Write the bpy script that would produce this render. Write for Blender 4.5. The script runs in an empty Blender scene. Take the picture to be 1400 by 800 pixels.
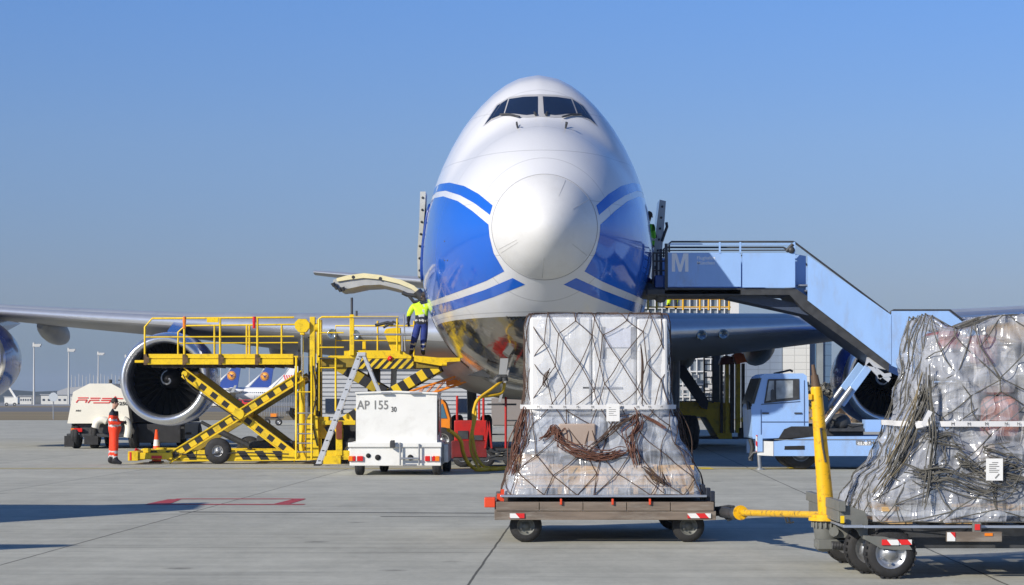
HAZE = 0.00013
import bpy, bmesh, math, random
from math import radians, sin, cos, pi, sqrt, atan2, hypot
from mathutils import Vector, Matrix, noise
from mathutils.bvhtree import BVHTree
random.seed(7)
SC = bpy.context.scene
COL = SC.collection
F = 2916.7          # focal length of the photograph in its own pixels
HOR = 547.0         # horizon row
CZ = 1.8            # eye height
def W(px, py, D):   # a point of the place seen at that pixel, D metres away
    return Vector(((px - 700.0) / F * D, D, CZ - (py - HOR) / F * D))
def X(px, D): return (px - 700.0) / F * D
def Z(py, D): return CZ - (py - HOR) / F * D

# ------------------------------------------------------------------ materials
MATS = {}
def mat(name, col, rough=0.5, metal=0.0, var=0.0, vscale=3.0, bump=0.0, bscale=20.0, coat=0.0, spec=0.5, dirt=None, dscale=1.5, damt=0.0, stretch=None, emis=None):
    if name in MATS: return MATS[name]
    m = bpy.data.materials.new(name); m.use_nodes = True
    nt = m.node_tree; n = nt.nodes; l = nt.links
    b = n['Principled BSDF']
    c = (*col, 1.0)
    b.inputs['Base Color'].default_value = c
    b.inputs['Roughness'].default_value = rough
    b.inputs['Metallic'].default_value = metal
    b.inputs['Specular IOR Level'].default_value = spec
    b.inputs['Coat Weight'].default_value = coat
    b.inputs['Coat Roughness'].default_value = 0.05
    tc = n.new('ShaderNodeTexCoord')
    src = tc.outputs['Object']
    if stretch:
        mp = n.new('ShaderNodeMapping'); mp.inputs['Scale'].default_value = stretch
        l.new(src, mp.inputs['Vector']); src = mp.outputs['Vector']
    last = None
    if var > 0:
        nz = n.new('ShaderNodeTexNoise'); nz.inputs['Scale'].default_value = vscale; nz.inputs['Detail'].default_value = 6
        l.new(src, nz.inputs['Vector'])
        r = n.new('ShaderNodeValToRGB')
        r.color_ramp.elements[0].position = 0.3; r.color_ramp.elements[1].position = 0.7
        r.color_ramp.elements[0].color = tuple(max(0, x * (1 - var)) for x in col) + (1,)
        r.color_ramp.elements[1].color = tuple(min(1, x * (1 + var)) for x in col) + (1,)
        l.new(nz.outputs['Fac'], r.inputs['Fac']); last = r.outputs['Color']
    if dirt and damt > 0:
        nz = n.new('ShaderNodeTexNoise'); nz.inputs['Scale'].default_value = dscale; nz.inputs['Detail'].default_value = 8; nz.inputs['Roughness'].default_value = 0.7
        l.new(src, nz.inputs['Vector'])
        r = n.new('ShaderNodeMapRange'); r.inputs['From Min'].default_value = 0.52; r.inputs['From Max'].default_value = 0.68; r.inputs['To Max'].default_value = damt
        l.new(nz.outputs['Fac'], r.inputs['Value'])
        mx = n.new('ShaderNodeMix'); mx.data_type = 'RGBA'
        l.new(r.outputs['Result'], mx.inputs['Factor'])
        if last: l.new(last, mx.inputs['A'])
        else: mx.inputs['A'].default_value = c
        mx.inputs['B'].default_value = (*dirt, 1)
        last = mx.outputs['Result']
    if last: l.new(last, b.inputs['Base Color'])
    if bump > 0:
        nz = n.new('ShaderNodeTexNoise'); nz.inputs['Scale'].default_value = bscale; nz.inputs['Detail'].default_value = 4
        l.new(src, nz.inputs['Vector'])
        bp = n.new('ShaderNodeBump'); bp.inputs['Strength'].default_value = bump; bp.inputs['Distance'].default_value = 0.02
        l.new(nz.outputs['Fac'], bp.inputs['Height']); l.new(bp.outputs['Normal'], b.inputs['Normal'])
    if emis:
        b.inputs['Emission Color'].default_value = (*emis[:3], 1); b.inputs['Emission Strength'].default_value = emis[3]
    MATS[name] = m
    return m
def stripes_mat(name, c1, c2, pitch, ax, rough=0.5, duty=0.5, c3=None):
    """hard diagonal warning stripes: ax is the direction across the stripes"""
    if name in MATS: return MATS[name]
    m = mat(name, c1, rough, dirt=(0.05, 0.045, 0.03), damt=0.5)
    nt = m.node_tree; n = nt.nodes; l = nt.links; b = n['Principled BSDF']
    tc = n.new('ShaderNodeTexCoord')
    d = n.new('ShaderNodeVectorMath'); d.operation = 'DOT_PRODUCT'; d.inputs[1].default_value = tuple(a / pitch for a in ax)
    l.new(tc.outputs['Object'], d.inputs[0])
    fr = n.new('ShaderNodeMath'); fr.operation = 'FRACT'; l.new(d.outputs['Value'], fr.inputs[0])
    gt = n.new('ShaderNodeMath'); gt.operation = 'GREATER_THAN'; gt.inputs[1].default_value = duty; l.new(fr.outputs[0], gt.inputs[0])
    src = b.inputs['Base Color'].links[0].from_socket
    mx = n.new('ShaderNodeMix'); mx.data_type = 'RGBA'
    l.new(gt.outputs[0], mx.inputs['Factor']); l.new(src, mx.inputs['A']); mx.inputs['B'].default_value = (*c2, 1)
    l.new(mx.outputs['Result'], b.inputs['Base Color'])
    return m

YEL = (0.80, 0.56, 0.015)
M_white = mat('white_aircraft_paint', (0.80, 0.81, 0.82), 0.22, coat=0.35, var=0.025, vscale=0.6)
M_bodywhite = mat('white_vehicle_paint', (0.82, 0.82, 0.78), 0.38, coat=0.1, var=0.03, vscale=2, dirt=(0.45, 0.43, 0.38), damt=0.25, dscale=2.5)
M_cream = mat('cream_vehicle_paint', (0.80, 0.77, 0.66), 0.4, var=0.03, vscale=2)
M_blue = mat('blue_livery_paint', (0.012, 0.125, 0.60), 0.12, coat=0.5, var=0.03, vscale=0.7, bump=0.45, bscale=1.7)
M_engblue = mat('blue_cowl_paint', (0.015, 0.085, 0.38), 0.2, coat=0.5, var=0.05)
M_metal = mat('polished_belly_metal', (0.50, 0.49, 0.46), 0.20, metal=0.95, var=0.12, vscale=1.2, bump=0.12, bscale=1.6)
M_lip = mat('bright_lip_metal', (0.80, 0.81, 0.82), 0.28, metal=0.9, var=0.05)
M_wing = mat('grey_wing_skin', (0.36, 0.38, 0.40), 0.35, var=0.06, vscale=0.9, dirt=(0.22, 0.23, 0.24), damt=0.5, dscale=0.5, stretch=(1, 0.3, 1))
M_le = mat('bare_leading_edge', (0.62, 0.64, 0.67), 0.32, metal=0.7, var=0.04)
M_pod = mat('grey_fairing_paint', (0.30, 0.31, 0.32), 0.4, var=0.12, vscale=2)
M_dark = mat('dark_grey_metal', (0.045, 0.047, 0.05), 0.5, var=0.3, vscale=6)
M_black = mat('black_rubber', (0.022, 0.022, 0.023), 0.75, var=0.3, vscale=8, bump=0.2, bscale=40)
M_void = mat('unlit_interior', (0.012, 0.012, 0.013), 0.8)  # near-black colour stands for shade inside openings
M_glass = mat('cockpit_glass', (0.012, 0.022, 0.05), 0.04, spec=0.9, coat=0.6)
M_steel = mat('galvanised_steel', (0.42, 0.43, 0.44), 0.38, metal=0.7, var=0.15, vscale=8)
M_alu = mat('ladder_aluminium', (0.72, 0.73, 0.74), 0.35, metal=0.5, var=0.05)
M_chrome = mat('chromed_piston', (0.75, 0.76, 0.78), 0.12, metal=1.0)
M_yel = mat('yellow_machine_paint', YEL, 0.42, var=0.08, vscale=3, dirt=(0.16, 0.09, 0.02), damt=0.55, dscale=3.5)
M_yelclean = mat('bright_yellow_paint', (0.85, 0.58, 0.01), 0.4, var=0.05, dirt=(0.20, 0.12, 0.03), damt=0.45, dscale=9)
M_bar = mat('yellow_drawbar_paint', (0.83, 0.47, 0.008), 0.4, var=0.05, dirt=(0.06, 0.05, 0.04), damt=0.85, dscale=13)
M_ora = mat('orange_machine_paint', (0.82, 0.25, 0.015), 0.45, var=0.08)
M_red = mat('red_machine_paint', (0.50, 0.018, 0.013), 0.4, var=0.08, dirt=(0.1, 0.02, 0.02), damt=0.5)
M_sky = mat('pale_blue_paint', (0.31, 0.50, 0.84), 0.42, var=0.04, vscale=2, dirt=(0.30, 0.36, 0.48), damt=0.5, dscale=2.2, stretch=(1,1,0.35))
M_wood = mat('raw_pallet_wood', (0.62, 0.40, 0.17), 0.7, var=0.2, vscale=5, stretch=(1, 1, 8))
M_tyre = M_black
M_redlens = mat('red_lamp_lens', (0.65, 0.01, 0.01), 0.15, coat=0.5)
M_oralens = mat('amber_lamp_lens', (0.85, 0.22, 0.01), 0.15, coat=0.5)
M_whitep = mat('white_marking_paint', (0.82, 0.82, 0.80), 0.5)
M_redp = mat('red_marking_paint', (0.70, 0.03, 0.03), 0.5)
M_text = mat('grey_lettering', (0.22, 0.22, 0.21), 0.5)
M_textd = mat('black_lettering', (0.03, 0.03, 0.03), 0.5)
M_hazardF = stripes_mat('hazard_stripes_rising', YEL, (0.02, 0.02, 0.022), 0.40, (0.8, 0, 0.6))
M_hazardB = stripes_mat('hazard_stripes_fine', YEL, (0.02, 0.02, 0.022), 0.17, (0.72, 0, -0.69), duty=0.52)
M_rw = stripes_mat('red_white_stripes', (0.8, 0.8, 0.78), (0.68, 0.02, 0.02), 0.17, (0.75, 0, 0.66), duty=0.5)

# ------------------------------------------------------------------ mesh builder
class MB:
    def __init__(s): s.v = []; s.f = []; s.m = []; s.sm = []
    def add(s, vs, fs, mi=0, sm=False):
        o = len(s.v); s.v += [Vector(p) for p in vs]
        for f in fs: s.f.append([o + i for i in f]); s.m.append(mi); s.sm.append(sm)
        return s
    def box(s, x0, x1, y0, y1, z0, z1, mi=0):
        vs = [(x0,y0,z0),(x1,y0,z0),(x1,y1,z0),(x0,y1,z0),(x0,y0,z1),(x1,y0,z1),(x1,y1,z1),(x0,y1,z1)]
        return s.add(vs, [(0,3,2,1),(4,5,6,7),(0,1,5,4),(1,2,6,5),(2,3,7,6),(3,0,4,7)], mi)
    def bar(s, a, b, w, h=None, mi=0, up=(0,0,1)):
        a = Vector(a); b = Vector(b); h = h or w
        d = (b - a).normalized(); u = Vector(up)
        if abs(d.dot(u)) > 0.98: u = Vector((0,1,0))
        r = d.cross(u).normalized() * (w/2); t = r.cross(d).normalized() * (h/2)
        vs = [a-r-t, a+r-t, a+r+t, a-r+t, b-r-t, b+r-t, b+r+t, b-r+t]
        return s.add(vs, [(0,1,2,3),(7,6,5,4),(0,4,5,1),(1,5,6,2),(2,6,7,3),(3,7,4,0)], mi)
    def cyl(s, a, b, r, r2=None, n=12, mi=0, cap=True):
        a = Vector(a); b = Vector(b); r2 = r if r2 is None else r2
        d = (b - a).normalized(); u = Vector((0,0,1)) if abs(d.z) < .9 else Vector((0,1,0))
        p = d.cross(u).normalized(); q = d.cross(p)
        vs = []
        for c, rr in ((a, r), (b, r2)):
            for i in range(n):
                t = 2*pi*i/n; vs.append(c + p*cos(t)*rr + q*sin(t)*rr)
        fs = [(i, (i+1) % n, n+(i+1) % n, n+i) for i in range(n)]
        s.add(vs, fs, mi, True)
        if cap:
            s.add(vs[:n], [tuple(range(n-1, -1, -1))], mi); s.add(vs[n:], [tuple(range(n))], mi)
        return s
    def tube(s, pts, r, n=6, mi=0, closed=False):
        pts = [Vector(p) for p in pts]; k = len(pts)
        if k < 2: return s
        vs = []; prev = None
        for i in range(k):
            if closed: d = pts[(i+1) % k] - pts[i-1]
            else: d = pts[min(i+1, k-1)] - pts[max(i-1, 0)]
            if d.length < 1e-9: d = Vector((0,0,1))
            d.normalize()
            if prev is None:
                u = Vector((0,0,1)) if abs(d.z) < .9 else Vector((0,1,0)); p = d.cross(u).normalized()
            else:
                p = prev - d*prev.dot(d)
                if p.length < 1e-6: p = d.cross(Vector((0.3,0.5,0.8)))
                p.normalize()
            prev = p; q = d.cross(p)
            rr = r[i] if isinstance(r, (list, tuple)) else r
            for j in range(n):
                t = 2*pi*j/n; vs.append(pts[i] + p*cos(t)*rr + q*sin(t)*rr)
        fs = []
        for i in range(k if closed else k-1):
            a = i*n; b = ((i+1) % k)*n
            for j in range(n): fs.append((a+j, a+(j+1) % n, b+(j+1) % n, b+j))
        s.add(vs, fs, mi, True)
        if not closed: s.add(vs[:n], [tuple(range(n-1,-1,-1))], mi); s.add(vs[-n:], [tuple(range(n))], mi)
        return s
    def rings(s, rings, mi=0, close=True, sm=True, cap0=False, cap1=False):
        n = len(rings[0]); vs = [p for r in rings for p in r]; fs = []
        for i in range(len(rings)-1):
            for j in range(n if close else n-1):
                fs.append((i*n+j, i*n+(j+1) % n, (i+1)*n+(j+1) % n, (i+1)*n+j))
        s.add(vs, fs, mi, sm)
        if cap0: s.add(rings[0], [tuple(range(n-1,-1,-1))], mi)
        if cap1: s.add(rings[-1], [tuple(range(n))], mi)
        return s
    def lathe(s, c, ax, prof, n=32, mi=0, sm=True):
        """prof: (distance along ax, radius)"""
        c = Vector(c); ax = Vector(ax).normalized(); u = Vector((0,0,1)) if abs(ax.z) < .9 else Vector((0,1,0))
        p = ax.cross(u).normalized(); q = ax.cross(p)
        return s.rings([[c + ax*h + (p*cos(2*pi*i/n) + q*sin(2*pi*i/n))*r for i in range(n)] for h, r in prof], mi, True, sm)
    def prism(s, poly, y0, y1, mi=0, mside=None):
        """poly in (x,z), extruded along y"""
        n = len(poly); a = [Vector((p[0], y0, p[1])) for p in poly]; b = [Vector((p[0], y1, p[1])) for p in poly]
        area = sum(poly[i][0]*poly[(i+1) % n][1] - poly[(i+1) % n][0]*poly[i][1] for i in range(n))
        f0 = tuple(range(n)); f1 = tuple(range(n-1,-1,-1))
        if area < 0: f0, f1 = f1, f0
        s.add(a, [f0], mi); s.add(b, [f1], mi)
        fs = [(i, n+i, n+(i+1) % n, (i+1) % n) for i in range(n)]
        if area < 0: fs = [tuple(reversed(f)) for f in fs]
        s.add(a+b, fs, mi if mside is None else mside)
        return s
    def ball(s, c, rx, ry=None, rz=None, n=12, mi=0):
        ry = ry or rx; rz = rz or rx; c = Vector(c); R = []
        for i in range(n//2+1):
            a = -pi/2 + pi*i/(n//2); rr = max(cos(a), 0.001)
            R.append([c + Vector((cos(2*pi*j/n)*rr*rx, sin(2*pi*j/n)*rr*ry, sin(a)*rz)) for j in range(n)])
        return s.rings(R, mi)
    def build(s, name, mats, parent=None, bevel=0, local=False, xform=None, recalc=True):
        me = bpy.data.meshes.new(name)
        vs = s.v
        if xform: vs = [xform @ v for v in vs]
        if parent is not None and not local:
            inv = wmat(parent).inverted(); vs = [inv @ v for v in vs]
        me.from_pydata([tuple(v) for v in vs], [], s.f)
        if not isinstance(mats, (list, tuple)): mats = [mats]
        for m in mats: me.materials.append(m)
        me.polygons.foreach_set('material_index', s.m); me.polygons.foreach_set('use_smooth', s.sm)
        me.update()
        if recalc:
            bm = bmesh.new(); bm.from_mesh(me); bmesh.ops.remove_doubles(bm, verts=bm.verts, dist=1e-5) if recalc == 'weld' else None
            bmesh.ops.recalc_face_normals(bm, faces=bm.faces); bm.to_mesh(me); bm.free()
        o = bpy.data.objects.new(name, me); COL.objects.link(o)
        if parent is not None: o.parent = parent
        if bevel:
            b = o.modifiers.new('bevel', 'BEVEL'); b.width = bevel; b.segments = 2; b.limit_method = 'ANGLE'; b.angle_limit = radians(40)
        return o
def wmat(o):
    m = Matrix.LocRotScale(o.location, o.rotation_euler, o.scale)
    return wmat(o.parent) @ m if o.parent else m
def thing(name, label, cat, loc=(0,0,0), rz=0, group=None):
    o = bpy.data.objects.new(name, None); COL.objects.link(o); o.empty_display_size = 0.2
    o.location = loc; o.rotation_euler = (0,0,rz); tag(o, label, cat, group); return o
def tag(o, label=None, cat=None, group=None, kind=None):
    if label: o['label'] = label
    if cat: o['category'] = cat
    if group: o['group'] = group
    if kind: o['kind'] = kind
    return o
def copy_tree(o, parent=None):
    c = o.copy(); COL.objects.link(c); c.parent = parent
    for ch in list(o.children): copy_tree(ch, c)
    return c
def text_mb(s, size, bold=0.0, align='LEFT', shear=0.0, sx=1.0):
    """flat lettering in the XZ plane facing -Y, as a mesh builder; origin at baseline left"""
    cu = bpy.data.curves.new('lettering', 'FONT'); cu.body = s; cu.size = size; cu.align_x = align; cu.offset = bold; cu.shear = shear
    cu.fill_mode = 'BOTH'; cu.resolution_u = 3
    o = bpy.data.objects.new('lettering', cu); COL.objects.link(o)
    dg = bpy.context.evaluated_depsgraph_get(); me = bpy.data.meshes.new_from_object(o.evaluated_get(dg))
    mb = MB(); mb.add([(v.co.x*sx, 0, v.co.y) for v in me.vertices], [tuple(p.vertices) for p in me.polygons])
    bpy.data.objects.remove(o); bpy.data.curves.remove(cu); bpy.data.meshes.remove(me)
    return mb
def spline(pts, n):
    """catmull-rom through points"""
    pts = [Vector(p) for p in pts]; out = []
    for i in range(len(pts)-1):
        p0 = pts[max(i-1,0)]; p1 = pts[i]; p2 = pts[i+1]; p3 = pts[min(i+2,len(pts)-1)]
        for k in range(n):
            t = k/n
            out.append(0.5*((2*p1)+(-p0+p2)*t+(2*p0-5*p1+4*p2-p3)*t*t+(-p0+3*p1-3*p2+p3)*t*t*t))
    out.append(pts[-1]); return out
def wheel_mb(c, r, w, hub=0.5, axis=(0,1,0), treads=True):
    """tyre and hub builders centred on c"""
    t = MB(); ax = Vector(axis); c = Vector(c)
    t.lathe(c - ax*w/2, ax, [(0.01*w, r*hub), (0, r*0.72), (w*0.10, r*0.93), (w*0.25, r), (w*0.45, r), (w*0.5, r*0.985), (w*0.55, r), (w*0.75, r), (w*0.90, r*0.93), (w, r*0.72), (w*0.99, r*hub)], 28)
    h = MB()
    h.lathe(c - ax*w*0.46, ax, [(0.0, r*hub*1.02), (0.0, r*hub*0.93), (w*0.16, r*hub*0.85), (w*0.18, r*hub*0.42), (w*0.05, r*hub*0.36), (w*0.04, 0.001)], 24)
    h.lathe(c + ax*w*0.46, -ax, [(0.0, r*hub*1.02), (0.0, r*hub*0.93), (w*0.16, r*hub*0.85), (w*0.18, r*hub*0.42), (w*0.05, r*hub*0.36), (w*0.04, 0.001)], 24)
    u = Vector((0,0,1)); q = ax.cross(u)
    for k in range(6):
        a = k*pi/3
        p = c - ax*w*0.34 + (u*cos(a)+q*sin(a))*r*hub*0.62
        h.cyl(p, p - ax*0.03, r*0.045, n=6)
    return t, h
def add_wheel(parent, c, r, w, hub=0.5, axis=(0,1,0), name='wheel', hubmat=None, local=False):
    t, h = wheel_mb(c, r, w, hub, axis)
    wo = t.build(name, M_tyre, parent, local=local)
    h.build('rim', hubmat or M_steel, wo, local=local)
    return wo
# ------------------------------------------------------------------ camera, sky, sun
cam = bpy.data.cameras.new('camera'); camo = bpy.data.objects.new('camera', cam); COL.objects.link(camo)
camo.location = (0, 0, CZ); camo.rotation_euler = (radians(90), 0, 0)
cam.sensor_width = 36; cam.lens = 75.0; cam.shift_y = 147/1400; cam.clip_end = 60000; cam.clip_start = 0.5
SC.camera = camo
AZ, EL = radians(49), radians(27)
wd = bpy.data.worlds.new('World'); SC.world = wd; wd.use_nodes = True
nt = wd.node_tree; bg = nt.nodes['Background']
sk = nt.nodes.new('ShaderNodeTexSky'); sk.sky_type = 'NISHITA'; sk.sun_disc = False
sk.sun_elevation = EL; sk.sun_rotation = AZ + pi
sk.air_density = 1.0; sk.dust_density = 0.6; sk.ozone_density = 1.0; sk.altitude = 450
hs = nt.nodes.new('ShaderNodeMix'); hs.data_type = 'RGBA'; hs.blend_type = 'MULTIPLY'; hs.inputs['Factor'].default_value = 1.0
tcw = nt.nodes.new('ShaderNodeTexCoord'); sp = nt.nodes.new('ShaderNodeSeparateXYZ'); rmp = nt.nodes.new('ShaderNodeValToRGB')
nt.links.new(tcw.outputs['Generated'], sp.inputs[0]); nt.links.new(sp.outputs['Z'], rmp.inputs['Fac'])
cr = rmp.color_ramp
SKYT = [(0.0, (0.27, 0.385, 0.70)), (0.016, (0.32, 0.435, 0.76)), (0.05, (0.46, 0.525, 0.81)), (0.119, (0.565, 0.697, 1.037)), (0.184, (0.555, 0.80, 1.28)), (0.42, (0.42, 0.70, 1.15))]
cr.elements[0].position = 0; cr.elements[0].color = (*SKYT[0][1], 1); cr.elements[1].position = SKYT[-1][0]; cr.elements[1].color = (*SKYT[-1][1], 1)
for p, c in SKYT[1:-1]:
    e = cr.elements.new(p); e.color = (*c, 1)
nt.links.new(sk.outputs['Color'], hs.inputs['A']); nt.links.new(rmp.outputs['Color'], hs.inputs['B'])
nt.links.new(hs.outputs['Result'], bg.inputs['Color']); bg.inputs['Strength'].default_value = 0.10
sun = bpy.data.lights.new('sun', 'SUN'); sun.energy = 5.0; sun.angle = radians(0.53); sun.color = (1.0, 0.92, 0.80)
suno = bpy.data.objects.new('sun', sun); COL.objects.link(suno)
sd = Vector((sin(AZ)*cos(EL), cos(AZ)*cos(EL), -sin(EL)))
suno.rotation_euler = sd.to_track_quat('-Z', 'Y').to_euler(); suno.location = (-20, -40, 40)
vs = SC.view_settings; vs.view_transform = 'Standard'; vs.look = 'None'; vs.gamma = 1; vs.exposure = 0.0; vs.use_curve_mapping = False
SC.render.engine = 'CYCLES'
cy = SC.cycles; cy.use_denoising = True; cy.max_bounces = 8; cy.transparent_max_bounces = 16; cy.volume_bounces = 0; cy.caustics_reflective = False; cy.caustics_refractive = False
cy.use_adaptive_sampling = True; cy.adaptive_threshold = 0.015

# ------------------------------------------------------------------ ground
def ground_material():
    m = bpy.data.materials.new('apron_concrete'); m.use_nodes = True
    nt = m.node_tree; n = nt.nodes; l = nt.links; b = n['Principled BSDF']
    tc = n.new('ShaderNodeTexCoord'); P = tc.outputs['Object']
    rot = n.new('ShaderNodeMapping'); rot.inputs['Rotation'].default_value = (0, 0, radians(2.3)); l.new(P, rot.inputs['Vector'])
    sep = n.new('ShaderNodeSeparateXYZ'); l.new(rot.outputs[0], sep.inputs[0])
    def math(op, a, bb=None, c=None):
        k = n.new('ShaderNodeMath'); k.operation = op
        for i, v in enumerate((a, bb, c)):
            if v is None: continue
            if isinstance(v, (int, float)): k.inputs[i].default_value = v
            else: l.new(v, k.inputs[i])
        return k.outputs[0]
    def joint(src, pitch, off, half):
        a = math('ADD', src, off); a = math('DIVIDE', a, pitch); a = math('FRACT', a); a = math('SUBTRACT', a, 0.5); a = math('ABSOLUTE', a)
        a = math('SUBTRACT', 0.5, a); a = math('MULTIPLY', a, pitch)
        return math('LESS_THAN', a, half)
    wob = n.new('ShaderNodeTexNoise'); wob.inputs['Scale'].default_value = 1.3; l.new(P, wob.inputs['Vector'])
    wv = math('MULTIPLY', math('SUBTRACT', wob.outputs['Fac'], 0.5), 0.03)
    jx = joint(math('ADD', sep.outputs['X'], wv), 5.25, 1.26, 0.014)
    jy = joint(math('ADD', sep.outputs['Y'], wv), 7.5, -34.25+0.9+ -0.0, 0.05)
    def noise_(scale, detail, vec=P, rough=0.6):
        k = n.new('ShaderNodeTexNoise'); k.inputs['Scale'].default_value = scale; k.inputs['Detail'].default_value = detail; k.inputs['Roughness'].default_value = rough
        l.new(vec, k.inputs['Vector']); return k.outputs['Fac']
    # per-slab tone
    fx = math('FLOOR', math('DIVIDE', math('ADD', sep.outputs['X'], 1.26), 5.25)); fy = math('FLOOR', math('DIVIDE', math('ADD', sep.outputs['Y'], -33.35), 7.5))
    cb = n.new('ShaderNodeCombineXYZ'); l.new(fx, cb.inputs[0]); l.new(fy, cb.inputs[1])
    wn = n.new('ShaderNodeTexWhiteNoise'); l.new(cb.outputs[0], wn.inputs['Vector'])
    st = n.new('ShaderNodeMapping'); st.inputs['Scale'].default_value = (0.25, 2.2, 1); st.inputs['Rotation'].default_value = (0, 0, radians(-12)); l.new(P, st.inputs['Vector'])
    big = noise_(0.22, 8); fine = noise_(14, 8); brush = noise_(1.1, 10, st.outputs[0], 0.7); grit = noise_(90, 3)
    v = math('MULTIPLY_ADD', math('SUBTRACT', big, 0.5), 0.11, 0.43)
    v = math('MULTIPLY_ADD', math('SUBTRACT', brush, 0.5), 0.30, v)
    v = math('MULTIPLY_ADD', math('SUBTRACT', fine, 0.5), 0.14, v)
    v = math('MULTIPLY_ADD', math('SUBTRACT', grit, 0.5), 0.12, v)
    v = math('MULTIPLY_ADD', math('SUBTRACT', wn.outputs['Value'], 0.5), 0.05, v)
    mm_ = n.new('ShaderNodeMapping'); mm_.inputs['Scale'].default_value = (1.3, 0.42, 1); mm_.inputs['Rotation'].default_value = (0, 0, radians(25)); l.new(P, mm_.inputs['Vector'])
    v = math('MULTIPLY_ADD', math('SUBTRACT', noise_(0.9, 9, mm_.outputs[0], 0.72), 0.5), 0.26, v)
    v = math('MULTIPLY_ADD', math('SUBTRACT', noise_(4.0, 6, mm_.outputs[0], 0.7), 0.5), 0.12, v)
    # rubber tracks left by tugs, in long faint curved streaks, and small dark drips
    tm_ = n.new('ShaderNodeMapping'); tm_.inputs['Scale'].default_value = (0.10, 1.4, 1); tm_.inputs['Rotation'].default_value = (0, 0, radians(6)); l.new(P, tm_.inputs['Vector'])
    tk = n.new('ShaderNodeMapRange'); tk.inputs['From Min'].default_value = 0.58; tk.inputs['From Max'].default_value = 0.66; tk.inputs['To Max'].default_value = 0.13; l.new(noise_(1.5, 3, tm_.outputs[0], 0.5), tk.inputs['Value'])
    v = math('MULTIPLY', v, math('SUBTRACT', 1.0, tk.outputs['Result']))
    lt_ = n.new('ShaderNodeMapRange'); lt_.inputs['From Min'].default_value = 0.58; lt_.inputs['From Max'].default_value = 0.70; lt_.inputs['To Max'].default_value = 0.10; l.new(noise_(0.8, 6, tm_.outputs[0], 0.7), lt_.inputs['Value'])
    v = math('MULTIPLY', v, math('ADD', 1.0, lt_.outputs['Result']))
    vo = n.new('ShaderNodeTexVoronoi'); vo.inputs['Scale'].default_value = 0.55; l.new(P, vo.inputs['Vector'])
    dr = n.new('ShaderNodeMapRange'); dr.inputs['From Min'].default_value = 0.03; dr.inputs['From Max'].default_value = 0.11; dr.inputs['To Min'].default_value = 0.45; dr.inputs['To Max'].default_value = 0.0; l.new(math('ADD', vo.outputs['Distance'], math('MULTIPLY', math('SUBTRACT', fine, 0.5), 0.12)), dr.inputs['Value'])
    v = math('MULTIPLY', v, math('SUBTRACT', 1.0, dr.outputs['Result']))
    # oil and tyre stains
    sto = noise_(0.55, 5, P, 0.55); so = n.new('ShaderNodeMapRange'); so.inputs['From Min'].default_value = 0.66; so.inputs['From Max'].default_value = 0.80; so.inputs['To Max'].default_value = 0.30; l.new(sto, so.inputs['Value'])
    v = math('MULTIPLY', v, math('SUBTRACT', 1.0, so.outputs['Result']))
    sp2 = noise_(2.6, 4, P, 0.6); s2 = n.new('ShaderNodeMapRange'); s2.inputs['From Min'].default_value = 0.72; s2.inputs['From Max'].default_value = 0.80; s2.inputs['To Max'].default_value = 0.35; l.new(sp2, s2.inputs['Value'])
    v = math('MULTIPLY', v, math('SUBTRACT', 1.0, s2.outputs['Result']))
    j = math('MAXIMUM', math('MULTIPLY', jx, 0.72), math('MULTIPLY', jy, 0.22))
    v = math('MULTIPLY', v, math('SUBTRACT', 1.0, j))
    cc = n.new('ShaderNodeCombineColor'); l.new(v, cc.inputs[0]); l.new(math('MULTIPLY', v, 0.99), cc.inputs[1]); l.new(math('MULTIPLY', v, 0.84), cc.inputs[2])
    l.new(cc.outputs[0], b.inputs['Base Color']); b.inputs['Roughness'].default_value = 0.85; b.inputs['Specular IOR Level'].default_value = 0.25
    bp = n.new('ShaderNodeBump'); bp.inputs['Strength'].default_value = 0.25; bp.inputs['Distance'].default_value = 0.01
    l.new(fine, bp.inputs['Height']); l.new(bp.outputs[0], b.inputs['Normal'])
    return m
def sheet(name, x0, x1, y0, y1, z, m, label=None):
    mb = MB(); mb.add([(x0,y0,z),(x1,y0,z),(x1,y1,z),(x0,y1,z)], [(0,1,2,3)])
    o = mb.build(name, m); tag(o, kind='structure'); return o
M_ground = ground_material()
sheet('apron_ground', -200, 200, -60, 190, 0, M_ground)
M_grassfar = mat('dry_winter_grass', (0.235, 0.185, 0.095), 0.9, var=0.25, vscale=0.05, stretch=(0.15, 1, 1))
M_asph = mat('taxiway_asphalt', (0.15, 0.155, 0.16), 0.85, var=0.12, vscale=0.05, stretch=(0.1, 1, 1))
M_field = mat('far_field', (0.13, 0.125, 0.085), 0.9, var=0.3, vscale=0.01)
sheet('terrain', -9000, 9000, -600, 9000, -0.03, M_field)
sheet('grass_strip', -260, 260, 190.02, 330, 0, M_grassfar)
sheet('taxiway', -400, 400, 330.02, 520, 0, M_asph)
sheet('far_grass', -600, 600, 520.02, 640, 0, M_grassfar)
sheet('far_apron', -900, 900, 640.02, 1400, 0, mat('far_apron_concrete', (0.26, 0.26, 0.25), 0.85, var=0.08, vscale=0.03))
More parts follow.
